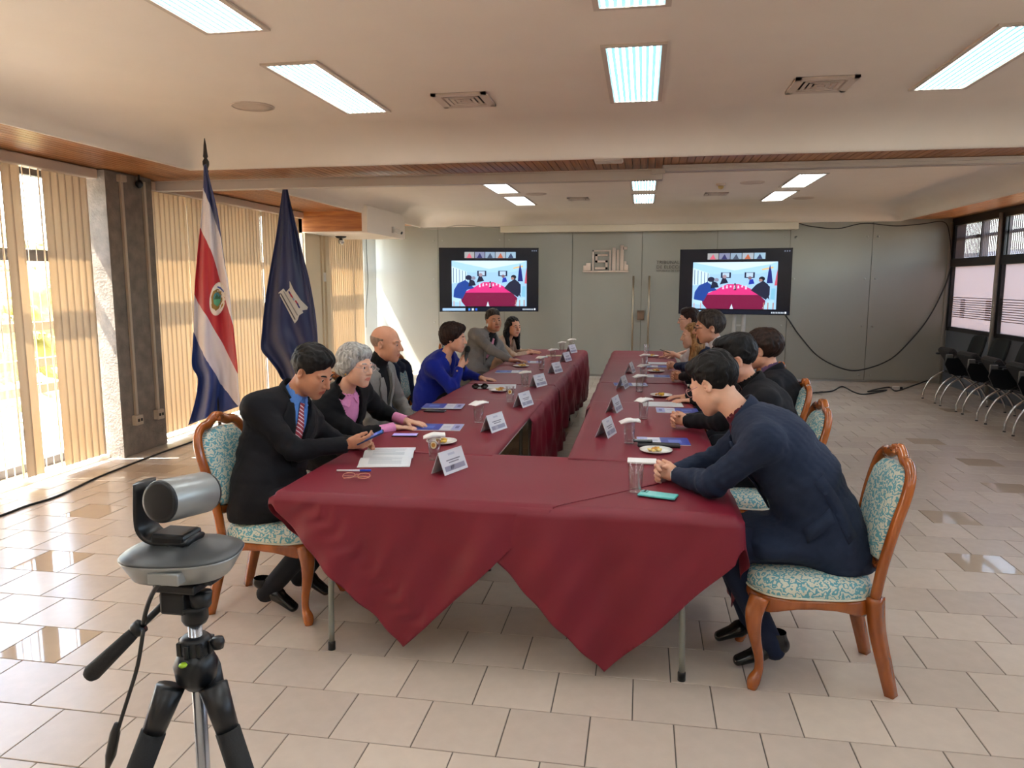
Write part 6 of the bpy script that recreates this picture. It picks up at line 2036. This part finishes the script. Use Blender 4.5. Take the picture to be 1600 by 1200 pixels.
        i0 = np.maximum(off, 0); i1 = np.minimum(off + A_.n, J.n)
        sl = tuple(slice(a_, b_) for a_, b_ in zip(i0, i1)); sA = tuple(slice(a_ - o_, b_ - o_) for a_, b_, o_ in zip(i0, i1, off))
        J.put(sl, A_.D[sA], 0.022, 'add')
    nz_ = wr_ * vnoise(X, Y, Z, outfit.get('seed', 3), 26) + wr_ * 0.55 * vnoise(X, Y, Z, outfit.get('seed', 3) + 9, 55) + wr_ * 0.45 * vnoise(X, Y, Z, outfit.get('seed', 3) + 5, 105)
    J.D = (J.D + nz_).astype(np.float32); Jfull = (Jfull + nz_).astype(np.float32)
    # drag lines round the waist of a bent torso
    J.D = (J.D + 0.0035 * np.exp(-((Uu - 0.40) / 0.16) ** 2) * np.sin(75 * Uu * Lt + 9 * Ss + 4 * Ff)).astype(np.float32)
    J.cut(np.array([0, 0, seat - 0.012]), (0, 0, -1))
    P, Q = J.mesh()
    nmj = {'jacket': 'jacket', 'sweater': 'sweater', 'blouse': 'blouse', 'shirt': 'shirt'}[jk]
    surf(nmj, P, Q, jm, root, None)
    if sm is not None:
        SF = Field(np.minimum(tp(0.2), tp(1.05)) - 0.2, np.maximum(tp(0.2), tp(1.05)) + 0.2, 0.006)
        SF.ecap(tp(0.22), tp(0.45), (w_wa + 0.004, d_wa + 0.006), (w_wa + 0.002, d_wa + 0.006), ts, 0.0)
        SF.ecap(tp(0.45), tp(0.70), (w_wa + 0.002, d_wa + 0.006), (w_ch, d_ch + 0.004), ts, 0.04)
        SF.ecap(tp(0.70), tp(0.85), (w_ch * 0.9, d_ch + 0.004), (w_ch * 0.62, d_ch * 0.78), ts, 0.04)
        cl = outfit.get('collar', 0.5)
        cn = tp(0.93) * (1 - cl) + hd(-0.020, 0, -0.055) * cl
        SF.ecap(tp(0.88), cn, (0.074, 0.068), (0.062 if not fem else 0.054, 0.062 if not fem else 0.056), ts, 0.03)
        if jk == 'jacket' and not outfit.get('turtle'):
            SF.ecap(cn, cn + unit(hd(0, 0, 0) - cn) * 0.08, 0.054, 0.056, ts, 0.0, 'sub')
        # open throat
        if outfit.get('open_collar', True):
            SF.ell(tp(0.95, 0.105), (0.05, 0.04, 0.062), (tf, ts, tdir), 0.006, 'sub')
        P, Q = SF.mesh()
        surf(outfit.get('shirt_name', 'shirt'), P, Q, sm, root, None)
        if not outfit.get('turtle'):
            for s in (-1, 1):
                lf = np.array([tp(u, 0.0, s * x) for u, x in ((1.00, 0.056), (0.965, 0.012), (0.885, 0.034), (0.925, 0.070))])
                lf = SF.hit(lf, tf, 0.22, 0.007)
                o = MB().add([tuple(x) for x in lf], [(0, 1, 2, 3)], 0, False).build('collar_leaf', sm, root)
                md = o.modifiers.new('t', 'SOLIDIFY'); md.thickness = 0.004; md.offset = 0
        for sd in 'LR':
            if outfit.get('cuffs', True):
                c0 = WR[sd] + unit(EL[sd] - WR[sd]) * (outfit.get('cuff', 0.012) + 0.02); fd = unit(WR[sd] - EL[sd])
                ln = outfit.get('cuff_len', 0.030)
                MB().tube([Vector(c0 - fd * 0.01), Vector(c0 + fd * ln)], [0.034, 0.0335], 18, cap=False).build('shirt_cuff', sm, root)
    # strips laid on the garment's front: lapels and tie
    J.D = Jfull
    def strip(nm, rows, m, lift, field=J, thick=0.004):
        """rows: list of (u, s0, s1)"""
        nn = 6
        v = []
        for u, s0, s1 in rows:
            for i in range(nn):
                s_ = s0 + (s1 - s0) * i / (nn - 1)
                v.append(tp(u, 0.0, s_))
        v = field.hit(np.array(v), tf, 0.21, lift)
        f = [(j * nn + i, j * nn + i + 1, (j + 1) * nn + i + 1, (j + 1) * nn + i) for j in range(len(rows) - 1) for i in range(nn - 1)]
        o = MB().add([tuple(p) for p in v], f, 0, True).build(nm, m, root)
        md = o.modifiers.new('t', 'SOLIDIFY'); md.thickness = thick; md.offset = 0
        return o
    if jk == 'jacket':
        n0_ = tp(0.92); nd = unit(hd(-0.022, 0, -0.06) - n0_); nf = unit(np.cross(ts, nd)); cb = n0_ + nd * 0.050
        cpt = []
        for i in range(17):
            a = math.radians(-128 + 16 * i)
            cpt.append(Vector(cb - nf * ((0.074 if fem else 0.083) * math.cos(a) + 0.004) + ts * ((0.076 if fem else 0.086) * math.sin(a)) + nd * (0.012 * math.cos(a) - 0.022 * max(0, -math.cos(a)))))
        MB().tube(cpt, 1.0, 10, flat=(0.032, 0.0085, tuple(nd))).build('jacket_collar', jm, root)
    if jk == 'jacket' and outfit.get('lapels', True):
        for s in (-1, 1):
            rows = []
            for i in range(9):
                u = v0 + (0.90 - v0) * i / 8
                a = (u - v0) / (0.93 - v0) * vtop
                wd = 0.010 + 0.055 * min(1, (i / 6)) if i < 7 else (0.040 if i == 7 else 0.030)
                rows.append((u, s * (a - 0.004), s * (a + wd)))
            strip('lapel', rows, jm, 0.009, thick=0.007)
    if outfit.get('tie') is not None and sm is not None:
        rows = [(0.925, -0.016, 0.016), (0.89, -0.013, 0.013)] + [(0.88 - 0.05 * i, -0.014 - 0.003 * i, 0.014 + 0.003 * i) for i in range(1, 9)]
        strip('tie', rows, outfit['tie'], 0.009, SF)
    # ---------------- legs and shoes
    TF = Field(np.array([-0.35, -0.34, 0.03]) + np.array([hip[0], hip[1], 0]), np.array([0.75, 0.34, seat + 0.25]) + np.array([hip[0], hip[1], 0]), 0.012)
    TF.ecap(Pv + ts * 0.06, Pv - ts * 0.06, 0.125 * bulk, None, k=0.0)
    for sd, s in (('L', 1), ('R', -1)):
        hipj = Pv + np.array([0.02, s * 0.09, -0.005])
        kn = Pv + np.array([0.43, s * outfit.get('knee', 0.11), -0.035])
        fx = feet[0 if s > 0 else 1]
        an = np.array([Pv[0] + fx, Pv[1] + s * 0.11, 0.095])
        TF.ecap(hipj, kn, 0.088 * bulk, 0.066, k=0.04)
        TF.ecap(kn, an, 0.064, 0.048, k=0.025)
        tiptoe = outfit.get('tiptoe', 0.0)
        S_ = Field(an - np.array([0.16, 0.09, 0.12]), an + np.array([0.28, 0.09, 0.08]), 0.006)
        if tiptoe > 0:
            hz = np.array([an[0] - 0.03, an[1], 0.055 + 0.10 * tiptoe])
            toe = np.array([an[0] + 0.15, an[1], 0.030])
        else:
            hz = np.array([an[0] - 0.035, an[1], 0.036]); toe = np.array([an[0] + 0.175, an[1], 0.030])
        S_.ecap(hz, (hz + toe) / 2 + np.array([0, 0, 0.006]), (0.034, 0.034), (0.038, 0.034), k=0.0)
        S_.ecap((hz + toe) / 2, toe, (0.042, 0.032), (0.034, 0.022), k=0.02)
        S_.ecap(hz + np.array([0.012, 0, 0.01]), hz + np.array([0.02, 0, 0.06]), 0.036, 0.038, k=0.02)
        S_.cut(np.array([0, 0, 0.0015]), (0, 0, -1))
        P, Q = S_.mesh()
        surf('shoe', P, Q, outfit.get('shoes', shoe_m), root, None)
    P, Q = TF.mesh()
    surf('skirt' if outfit.get('skirt') else 'trousers', P, Q, tm, root, None)
    info = dict(root=root, hd=q, hf=hf, hs=hs, hu=hu, WR=WR, EL=EL, tp=tp, tf=tf, ts=ts, J=J, strip=strip, sc=sc)
    return info

def wear_glasses(I, m, w=0.062, r=0.0022):
    o = I['hd'](0.106, 0, 0.006)
    return spectacles(Vector(o), Vector(I['hs']), Vector(I['hf']), Vector(I['hu']), 'spectacles', I['root'], m, w, False, r, 0.115)
# ================================================================ THE TWELVE PEOPLE
sk_tan = ('tan', (190, 134, 104)); sk_fair = ('fair', (216, 162, 134)); sk_mid = ('mid', (202, 146, 116)); sk_pale = ('pale', (222, 174, 148))
hair_black = hair_mat('hair_black', (11, 10, 10), (26, 23, 22)); hair_grey = hair_mat('hair_grey', (118, 118, 116), (190, 190, 186))
hair_brown = hair_mat('hair_brown', (22, 13, 10), (54, 35, 27)); hair_stub = hair_mat('hair_stubble', (120, 98, 84), (150, 124, 106))
hair_dark = hair_mat('hair_darkbrown', (26, 20, 18), (72, 62, 56)); hair_blond = hair_mat('hair_blond', (112, 76, 44), (186, 142, 92))
black_suit = fabric('suit_black', (21, 21, 25)); navy_suit = fabric('suit_navy', (33, 43, 64)); grey_suit = fabric('suit_grey', (126, 122, 117))
black_knit = fabric('knit_black', (15, 15, 17)); blue_knit = fabric('knit_blue', (18, 34, 132), 0.85, 0.1); tan_knit = fabric('knit_tan', (184, 158, 134))
sh_blue = fabric('shirt_blue', (92, 140, 214), 0.6); sh_pink = fabric('shirt_pink', (232, 150, 196), 0.6); sh_white = fabric('shirt_white', (226, 226, 228), 0.6)
sh_wine = fabric('shirt_wine', (84, 20, 34), 0.6); sh_purple = fabric('shirt_purple', (92, 68, 102), 0.6); navy_knit = fabric('knit_navy', (34, 46, 78)); pale_knit = fabric('knit_pale', (196, 190, 186))
dark_trousers = fabric('trousers_dark', (28, 29, 34)); navy_trousers = fabric('trousers_navy', (32, 40, 62)); grey_trousers = fabric('trousers_grey', (92, 88, 84))
tie_red = mat('tie_striped', (150, 28, 44), 0.45)
n_, l_, b_ = nodes_of(tie_red)
tc = n_.new('ShaderNodeTexCoord'); mp = n_.new('ShaderNodeMapping'); mp.inputs['Rotation'].default_value = (0.75, 0.0, 0.3)
wv = n_.new('ShaderNodeTexWave'); wv.bands_direction = 'Z'; wv.inputs['Scale'].default_value = 17
cr = n_.new('ShaderNodeValToRGB'); cr.color_ramp.interpolation = 'CONSTANT'
cr.color_ramp.elements[0].color = (*lin((150, 26, 46)), 1); cr.color_ramp.elements[1].position = 0.80; cr.color_ramp.elements[1].color = (*lin((226, 196, 200)), 1)
l_.new(tc.outputs['Object'], mp.inputs[0]); l_.new(mp.outputs[0], wv.inputs[0]); l_.new(wv.outputs[0], cr.inputs[0]); l_.new(cr.outputs[0], b_.inputs['Base Color'])
tie_pink = fabric('tie_pink', (206, 138, 160), 0.5)

def L_(base, rz, p):
    d = Vector((p[0] - base[0], p[1] - base[1], 0))
    c, s = math.cos(-rz), math.sin(-rz)
    return np.array([d.x * c - d.y * s, d.x * s + d.y * c, p[2]])
def flat_hand(w, f, curl=0.12, **k): return dict(w=w, f=f, n=(0, 0, -1), curl=curl, **k)
def clasp(c, gap=0.055, up=0.0):
    c = np.asarray(c, float)
    return {'L': dict(w=c + np.array([-0.065, gap, 0.012 + up]), f=(0.80, -0.55, 0.10), n=(-0.35, -0.8, -0.25), curl=0.62, thumb=0.35),
            'R': dict(w=c + np.array([-0.065, -gap, 0.0 + up]), f=(0.80, 0.55, 0.12), n=(-0.35, 0.8, -0.25), curl=0.62, thumb=0.35)}
TBL = ZT + 0.028          # wrist height for a hand lying on the cloth

# -- left row ------------------------------------------------------------
B = (-1.90, 3.50); hz = L_(B, 0, (-1.705, 3.655, 1.215))
I = person('man in black suit and red striped tie looking down at his phone', B, 0, (hz, -0.22, 0.50, 0.0),
    {'R': dict(w=L_(B, 0, (-1.505, 3.60, 0.845)), f=(0.86, 0.35, 0.05), n=(0.15, 0.75, 0.45), curl=0.55, thumb=0.25, thumb_side=1, pole=(-0.4, 0.75, -0.8)),
     'L': dict(w=L_(B, 0, (-1.56, 3.86, 0.80)), f=(0.95, -0.25, 0.05), n=(0.1, -0.7, -0.5), curl=0.5)},
    dict(top=black_suit, shirt=sh_blue, tie=tie_red, legs=dark_trousers, vee=(0.30, 0.075), res=0.007, cuff_len=0.026, tiptoe=1.0, seed=4, open_collar=False, collar=0.45),
    dict(skin=sk_tan, hair=(hair_black, 'short'), vol=0.006, jaw=1.05, hairline=0.080), h=0.005, feet=(0.10, 0.02), twist=-0.38, bulk=1.05, shrug=-0.045)
pt = thing('smartphone', 'dark phone held up by the man in red striped tie', 'phone', (B[0], B[1], 0))
Mp = Matrix.Translation((-1.395, 3.66, 0.875)) @ Matrix.Rotation(0.35, 4, 'Z') @ Matrix.Rotation(-0.42, 4, 'Y')
MB().cbox((0, 0, 0), (0.076, 0.036, 0.0045), M=Mp, b=0.003).build('phone_case', mat('phone_navy', (30, 44, 84), 0.3), pt)
MB().cbox((0, 0, 0.0046), (0.071, 0.032, 0.0004), M=Mp).build('phone_face', mat('phone_glow', (60, 90, 150), 0.15, emit=(70, 110, 190), estr=0.25), pt)
place_chair(-1.83, 3.49, 0.0, 'carved chair with teal damask under the man in red tie')

B = (-1.96, 4.52); hz = L_(B, 0, (-1.715, 4.28, 1.175))
I = person('grey-haired woman in black jacket and pink shirt, hands flat on table', B, 0, (hz, -0.30, 0.10, 0.0),
    {'R': flat_hand(L_(B, 0, (-1.535, 4.44, TBL)), (0.93, 0.36, -0.05), pole=(-0.3, 0.9, -0.7)), 'L': flat_hand(L_(B, 0, (-1.50, 4.60, TBL + 0.012)), (0.97, -0.22, -0.08))},
    dict(top=black_knit, shirt=sh_pink, legs=dark_trousers, vee=(0.25, 0.075), cuff=0.115, cuff_len=0.135, collar=0.22, open_collar=False, seed=8, lapels=False),
    dict(skin=sk_pale, hair=(hair_grey, 'bob'), vol=0.010, hairline=0.07, nape=0.08, jaw=1.05), sex='f', h=0.0055, twist=-0.30, bulk=1.14, shrug=-0.03)
wear_glasses(I, mat('clear_frame', (206, 176, 170), 0.2, spec=0.7), 0.062, 0.0018)
MB().lathe([(0.001, 0.006), (0.006, 0.004), (0.006, -0.004), (0.001, -0.006)], tuple(I['hd'](-0.004, -0.083, -0.040)), 10).build('earring', mat('earring_gold', (170, 130, 70), 0.3, metal=1.0), I['root'])
place_chair(-1.93, 4.52, 0.05, 'carved chair under the grey-haired woman')

B = (-1.98, 5.22); hz = L_(B, 0, (-1.82, 5.14, 1.24))
I = person('bald man in grey suit and black turtleneck sitting back', B, 0, (hz, -0.05, 0.12, 0.0),
    {'R': flat_hand(L_(B, 0, (-1.70, 5.12, 0.66)), (0.95, 0.3, -0.15)), 'L': flat_hand(L_(B, 0, (-1.70, 5.32, 0.66)), (0.95, -0.3, -0.15))},
    dict(top=grey_suit, shirt=black_knit, legs=grey_trousers, vee=(0.30, 0.07), turtle=True, open_collar=False, collar=0.75, seed=12, cuffs=False),
    dict(skin=sk_mid, hair=(hair_stub, 'bald'), nose=1.15, no_brow=False), h=0.006, twist=-0.15, bulk=1.05, seat=0.48)
place_chair(-1.95, 5.24, 0.0, 'carved chair under the bald man in grey')

B = (-1.96, 6.80); hz = L_(B, 0, (-1.715, 6.70, 1.165))
mic_h = (-1.625, 6.76, 0.955)
I = person('brown-haired woman in royal blue sweater speaking into a microphone', B, 0, (hz, 0.02, 0.10, 0.0),
    {'R': dict(w=L_(B, 0, (-1.66, 6.70, 0.905)), f=(0.55, 0.35, 0.70), n=(-0.55, 0.80, 0.10), curl=0.70, thumb=0.3, pole=(0.2, 0.55, -1.0)),
     'L': flat_hand(L_(B, 0, (-1.50, 6.93, TBL)), (0.98, -0.15, -0.05), curl=0.16)},
    dict(top=blue_knit, legs=dark_trousers, kind='sweater', vee=(0.66, 0.055), seed=15, cuff=0.03),
    dict(skin=sk_fair, hair=(hair_brown, 'volume'), hairline=0.068, nape=0.066, vol=0.012), sex='f', h=0.006, twist=-0.1, bulk=1.16)
mt = thing('microphone', 'black handheld microphone held by woman in blue sweater', 'microphone', (B[0], B[1], 0))
a, b = Vector((-1.640, 6.725, 0.86)), Vector((-1.600, 6.735, 1.045))
d = (b - a).normalized()
MB().tube([a, a + d * 0.06, b], [0.013, 0.014, 0.019], 14).build('mic_handle', mat('mic_black', (22, 24, 24), 0.4), mt)
MB().tube([b, b + d * 0.012, b + d * 0.03, b + d * 0.048, b + d * 0.056], [0.021, 0.026, 0.027, 0.020, 0.008], 16).build('mic_grille', mat('mic_grille', (34, 42, 40), 0.5, metal=0.5, bump=0.6, bscale=900), mt)
MB().tube([Vector(I['WR']['L'] + unit(I['EL']['L'] - I['WR']['L']) * 0.012 + 0.032 * (np.cross(unit(I['EL']['L'] - I['WR']['L']), (0, 0, 1)) * math.cos(t) + np.array([0, 0, 1]) * math.sin(t))) for t in (2 * PI * i / 20 for i in range(20))], 0.004, 6, closed=True).build('bracelet', mat('bracelet', (96, 56, 40), 0.4), I['root'])
for dz in (0, 0.03): MB().lathe([(0.009, 0), (0.009, 0.004), (0.004, 0.006)], n=12, M=Matrix.Translation(Vector(I['EL']['R'] * 0.25 + I['WR']['R'] * 0.75) + Vector((0.0, -0.045, -0.01 + dz))) @ Matrix.Rotation(PI / 2, 4, 'X')).build('cuff_button', mat('button_pale', (206, 190, 160), 0.3), I['root'])
ch = place_chair(-2.03, 6.92, 0.0, 'carved chair with navy jacket hung on its back')
# navy jacket over the back of that chair
jf = Field((-0.48, -0.34, 0.36), (-0.10, 0.34, 1.02), 0.009)
jf.ecap((-0.31, -0.16, 0.86), (-0.31, 0.16, 0.86), 0.062, None, k=0.0)
jf.ecap((-0.30, -0.19, 0.82), (-0.265, -0.20, 0.46), (0.055, 0.07), (0.05, 0.075), (0, 1, 0), 0.05)
jf.ecap((-0.30, 0.19, 0.82), (-0.265, 0.20, 0.46), (0.055, 0.07), (0.05, 0.075), (0, 1, 0), 0.05)
jf.ecap((-0.33, 0, 0.80), (-0.31, 0, 0.44), (0.20, 0.05), (0.21, 0.055), (0, 1, 0), 0.05)
X, Y, Z = jf.coords()
jf.D = (jf.D + 0.006 * np.sin(38 * Y + 5 * Z) + 0.006 * vnoise(X, Y, Z, 21, 28)).astype(np.float32)
P, Q = jf.mesh()
jr = thing('draped_jacket', 'navy jacket draped over chair behind the woman with microphone', 'jacket', (-2.03, 6.92, 0))
LOCAL_ROOTS.add(jr.name)
surf('jacket_body', P, Q, fabric('jacket_navy', (26, 32, 52)), jr, None)
MB().tube([(-0.25, 0.13, 0.90), (-0.29, 0.05, 0.935), (-0.29, -0.05, 0.935), (-0.25, -0.13, 0.90)], 0.014, 8).build('collar', MATS['jacket_navy'], jr)

B = (-1.98, 8.55); hz = L_(B, 0, (-1.725, 8.62, 1.24))
I = person('man in grey jacket, black shirt and pink tie facing the camera', B, 0, (hz, -0.98, 0.06, 0.10),
    {'R': flat_hand(L_(B, 0, (-1.47, 8.36, TBL + 0.03)), (0.75, 0.65, -0.05), curl=0.3), 'L': flat_hand(L_(B, 0, (-1.45, 8.62, TBL)), (0.9, -0.40, -0.05))},
    dict(top=grey_suit, shirt=black_knit, tie=tie_pink, legs=grey_trousers, vee=(0.34, 0.075), seed=18, cuff=0.03, cuff_len=0.03, open_collar=False, collar=0.4),
    dict(skin=sk_tan, hair=(hair_dark, 'short'), nose=1.1, hairline=0.088), h=0.006, twist=-0.70, bulk=1.08)
place_chair(-1.98, 8.55, 0.0, 'carved chair under the grey-jacketed man with pink tie')

B = (-1.90, 9.72); hz = L_(B, 0, (-1.66, 9.60, 1.11))
I = person('woman with long black hair and tan blouse at far left end', B, 0, (hz, -0.72, 0.12, 0.0),
    {'R': flat_hand(L_(B, 0, (-1.46, 9.62, TBL)), (0.95, 0.28, 0)), 'L': flat_hand(L_(B, 0, (-1.46, 9.84, TBL)), (0.95, -0.25, 0))},
    dict(top=tan_knit, legs=dark_trousers, kind='blouse', vee=(0.80, 0.05), seed=22, cuff=0.05),
    dict(skin=sk_fair, hair=(hair_black, 'long'), hairline=0.074), sex='f', h=0.006, twist=-0.35, seat=0.47)
place_chair(-1.90, 9.72, 0.0, 'carved chair under the long-haired woman, farthest of left row')

# -- right row (facing the other way) --------------------------------------
B = (0.80, 3.33); R_ = PI; hz = L_(B, R_, (0.325, 3.42, 1.228))
I = person('man in navy suit leaning forward with hands clasped, nearest on right', B, R_, (hz, -0.62, 0.48, 0.0),
    clasp(L_(B, R_, (0.105, 3.50, TBL + 0.012)), 0.05),
    dict(top=navy_suit, shirt=sh_wine, legs=navy_trousers, vee=(0.35, 0.065), res=0.007, cuff_len=0.022, seed=31, wrinkle=0.005, tiptoe=0.6, lap=0.27, open_collar=False, collar=0.35),
    dict(skin=sk_pale, hair=(hair_black, 'quiff'), vol=0.004, hairline=0.082), h=0.005, feet=(0.20, 0.26), twist=-0.10, bulk=1.17, hip=(0.0, 0.0))
wear_glasses(I, mat('pink_frame', (196, 150, 150), 0.2), 0.060, 0.0018)
# pocket flap and back seam on the side towards the camera
def side_patch(nm, uv, m, lift, I=I, thick=0.008):
    v = np.array([I['tp'](u, f, 0.0) for u, f in uv])
    v = I['J'].hit(v, I['ts'], 0.30, lift)
    n = len(uv) // 2
    f = [(i, i + 1, n + i + 1, n + i) for i in range(n - 1)]
    o = MB().add([tuple(p) for p in v], f, 0, True).build(nm, m, I['root'])
    md = o.modifiers.new('t', 'SOLIDIFY'); md.thickness = thick; md.offset = 0
    return o
fl_ = [(0.235 + 0.10 * (i / 6 - 0.5) * 0.3, 0.075 - 0.13 * i / 6) for i in range(7)]
side_patch('pocket_flap', fl_ + [(u - 0.085, f) for u, f in fl_], navy_suit, 0.016)
vl_ = [(0.44 - 0.075 * i, -0.045 - 0.006 * i) for i in range(7)]
side_patch('vent_flap', vl_ + [(u, f - 0.045) for u, f in vl_], navy_suit, 0.005, thick=0.004)
wl = I['WR']['L']; wd = unit(wl - I['EL']['L']); wa = unit(np.cross(wd, (0, 0, 1))); wb = np.cross(wd, wa)
MB().tube([Vector(wl - wd * 0.002 + 0.029 * (wa * math.cos(t) + wb * math.sin(t))) for t in (2 * PI * i / 20 for i in range(20))], 0.0045, 6, closed=True).build('wristwatch_strap', mat('strap_white', (214, 210, 206), 0.4), I['root'])
place_chair(0.725, 3.26, PI, 'carved chair with teal damask under the navy-suited man')

B = (0.80, 4.55); hz = L_(B, R_, (0.551, 4.57, 1.225))
I = person('man in black suit with dark glasses clasping hands over blue brochure', B, R_, (hz, -0.05, 0.25, 0.0), clasp(L_(B, R_, (0.225, 4.80, TBL + 0.02)), 0.052, 0.01),
    dict(top=black_suit, shirt=black_knit, legs=dark_trousers, vee=(0.40, 0.06), seed=35, cuffs=False),
    dict(skin=sk_fair, hair=(hair_black, 'quiff'), hairline=0.082, scale=1.08), h=0.0055, bulk=1.12)
wear_glasses(I, mat('dark_spectacle', (26, 24, 26), 0.25), 0.060, 0.0022)
place_chair(0.70, 4.48, PI, 'carved chair under the man with dark glasses, right row')

B = (0.98, 5.55); hz = L_(B, R_, (0.866, 5.60, 1.195))
I = person('person with short brown hair, purple collar and black jacket', B, R_, (hz, -0.50, 0.10, 0.0),
    {'L': flat_hand(L_(B, R_, (0.40, 5.88, TBL)), (0.97, 0.1, 0), curl=0.2), 'R': flat_hand(L_(B, R_, (0.36, 6.08, TBL)), (0.95, 0.25, 0), curl=0.2)},
    dict(top=black_suit, shirt=sh_purple, legs=dark_trousers, vee=(0.45, 0.06), seed=38, collar=0.55),
    dict(skin=sk_fair, hair=(hair_brown, 'short'), vol=0.010, hairline=0.075, nape=0.06, scale=1.08), h=0.006, bulk=1.08, twist=-0.35, seat=0.48)
place_chair(0.80, 5.45, PI, 'carved chair under the purple-collared person')

B = (0.82, 6.80); hz = L_(B, R_, (0.583, 6.80, 1.282))
I = person('bearded man with glasses in black suit and white shirt', B, R_, (hz, 0.10, 0.10, 0.0),
    clasp(L_(B, R_, (0.31, 7.12, TBL + 0.015)), 0.052, 0.01),
    dict(top=black_suit, shirt=sh_white, legs=dark_trousers, vee=(0.38, 0.06), seed=41, collar=0.62, cuffs=False),
    dict(skin=sk_mid, hair=(hair_dark, 'short'), vol=0.008, beard='goatee', beard_rgb=(150, 138, 130), nose=1.1, scale=1.10), h=0.006, bulk=1.12, seat=0.52)
wear_glasses(I, MATS['dark_spectacle'], 0.060, 0.0022)
place_chair(0.84, 6.60, PI, 'carved chair under the bearded man')

B = (0.80, 7.72); hz = L_(B, R_, (0.502, 7.70, 1.148))
I = person('woman with long blond hair and navy sleeves between bearded man and far end', B, R_, (hz, 0.05, 0.12, 0.0),
    clasp(L_(B, R_, (0.29, 8.05, TBL + 0.015)), 0.05, 0.01),
    dict(top=navy_knit, shirt=sh_white, legs=dark_trousers, vee=(0.60, 0.05), seed=44, kind='sweater', cuff=0.03, cuff_len=0.03),
    dict(skin=sk_pale, hair=(hair_blond, 'long'), hairline=0.074), sex='f', h=0.006, seat=0.49)
place_chair(0.82, 7.72, PI, 'carved chair under the blond woman')

B = (0.82, 9.12); hz = L_(B, R_, (0.541, 9.10, 1.246))
I = person('person with glasses and bare forearms holding a pen at far right end', B, R_, (hz, 0.0, 0.10, 0.0),
    {'L': dict(w=L_(B, R_, (0.40, 9.26, 0.815)), f=(0.95, 0.0, 0.12), n=(0, -0.8, -0.5), curl=0.6, thumb=0.25), 'R': flat_hand(L_(B, R_, (0.38, 9.46, TBL)), (0.95, 0.2, 0))},
    dict(top=pale_knit, legs=dark_trousers, kind='shirt', vee=(0.80, 0.05), seed=47, pushed={'L': 0.25, 'R': 0.25}),
    dict(skin=sk_pale, hair=(hair_brown, 'short'), vol=0.006), h=0.006, seat=0.50)
wear_glasses(I, mat('red_spectacle', (120, 50, 54), 0.3), 0.060, 0.002)
pn = MB().tube([(0.36, 9.255, 0.825), (0.22, 9.22, 0.875)], [0.005, 0.004], 8).build('held_pen', ph_black)
tag(pn, 'dark pen held up by the person at far right end', 'pen')
place_chair(0.83, 9.12, PI, 'carved chair under the pen-holding person, farthest of right row')
# ================================================================ OUTSIDE THE WINDOWS
structure(MB().box((-16, -6, -0.35), (-5.42, 20, -0.10)).build('ground', mat('terrace_stone', (176, 174, 170), 0.8, noise=0.08, nscale=3)))
leaf_m = [mat('foliage_%d' % i, c, 0.7, noise=0.35, nscale=9, bump=0.8, bscale=30) for i, c in enumerate(((126, 138, 66), (168, 160, 84), (104, 122, 62)))]
def shrub(label, x, y, r, hgt, seed, m):
    t = thing('garden_shrub', label, 'shrub', (x, y, -0.1), 0, 'garden shrubs beyond the terrace')
    LOCAL_ROOTS.add(t.name)
    rr = np.random.RandomState(seed)
    Fd = Field((-r * 1.5, -r * 1.5, 0.0), (r * 1.5, r * 1.5, hgt * 1.25), 0.05)
    for _ in range(16):
        c = rr.uniform(-0.75, 0.75, 3) * np.array([r, r, hgt * 0.45]) + np.array([0, 0, hgt * 0.55])
        q = rr.uniform(0.28, 0.5) * r
        Fd.ell(c, (q, q, q), None, 0.08)
    X, Y, Z = Fd.coords()
    Fd.D = (Fd.D + 0.07 * vnoise(X, Y, Z, seed, 12) + 0.05 * vnoise(X, Y, Z, seed + 1, 26)).astype(np.float32)
    P, Q = Fd.mesh()
    surf('foliage', P, Q, m, t, None)
    MB().tube([(0, 0, 0), (0.05, 0.03, hgt * 0.5)], [0.07, 0.05], 8).build('trunk', mat('bark', (96, 78, 60), 0.9), t)
for i, (x, y, r, hg) in enumerate(((-8.4, 6.9, 0.8, 1.5), (-9.6, 10.2, 0.9, 2.0), (-9.0, 13.6, 0.9, 1.8), (-10.4, 17.2, 1.0, 2.2))):
    shrub('bushy green shrub outside the left windows, %s' % ('nearest', 'second', 'third', 'farthest')[i], x, y, r, hg, 50 + i, leaf_m[i % 3])
t = thing('neighbouring_building', 'warm ochre building seen through the right upper windows', 'building', (14, 22, -4))
wall_o = mat('ochre_wall', (206, 160, 112), 0.8)
MB().box((12, 8, -4), (20, 40, 2.55)).build('wall', wall_o, t)
MB().box((11.7, 7.7, 2.55), (20.3, 40.3, 2.75)).build('roof', mat('roof_grey', (110, 112, 126), 0.7), t)
for k in range(9): MB().box((11.94, 10 + k * 3.2, 1.3), (12.01, 11.6 + k * 3.2, 2.3)).build('window', mat('far_glass', (70, 78, 98), 0.2), t)
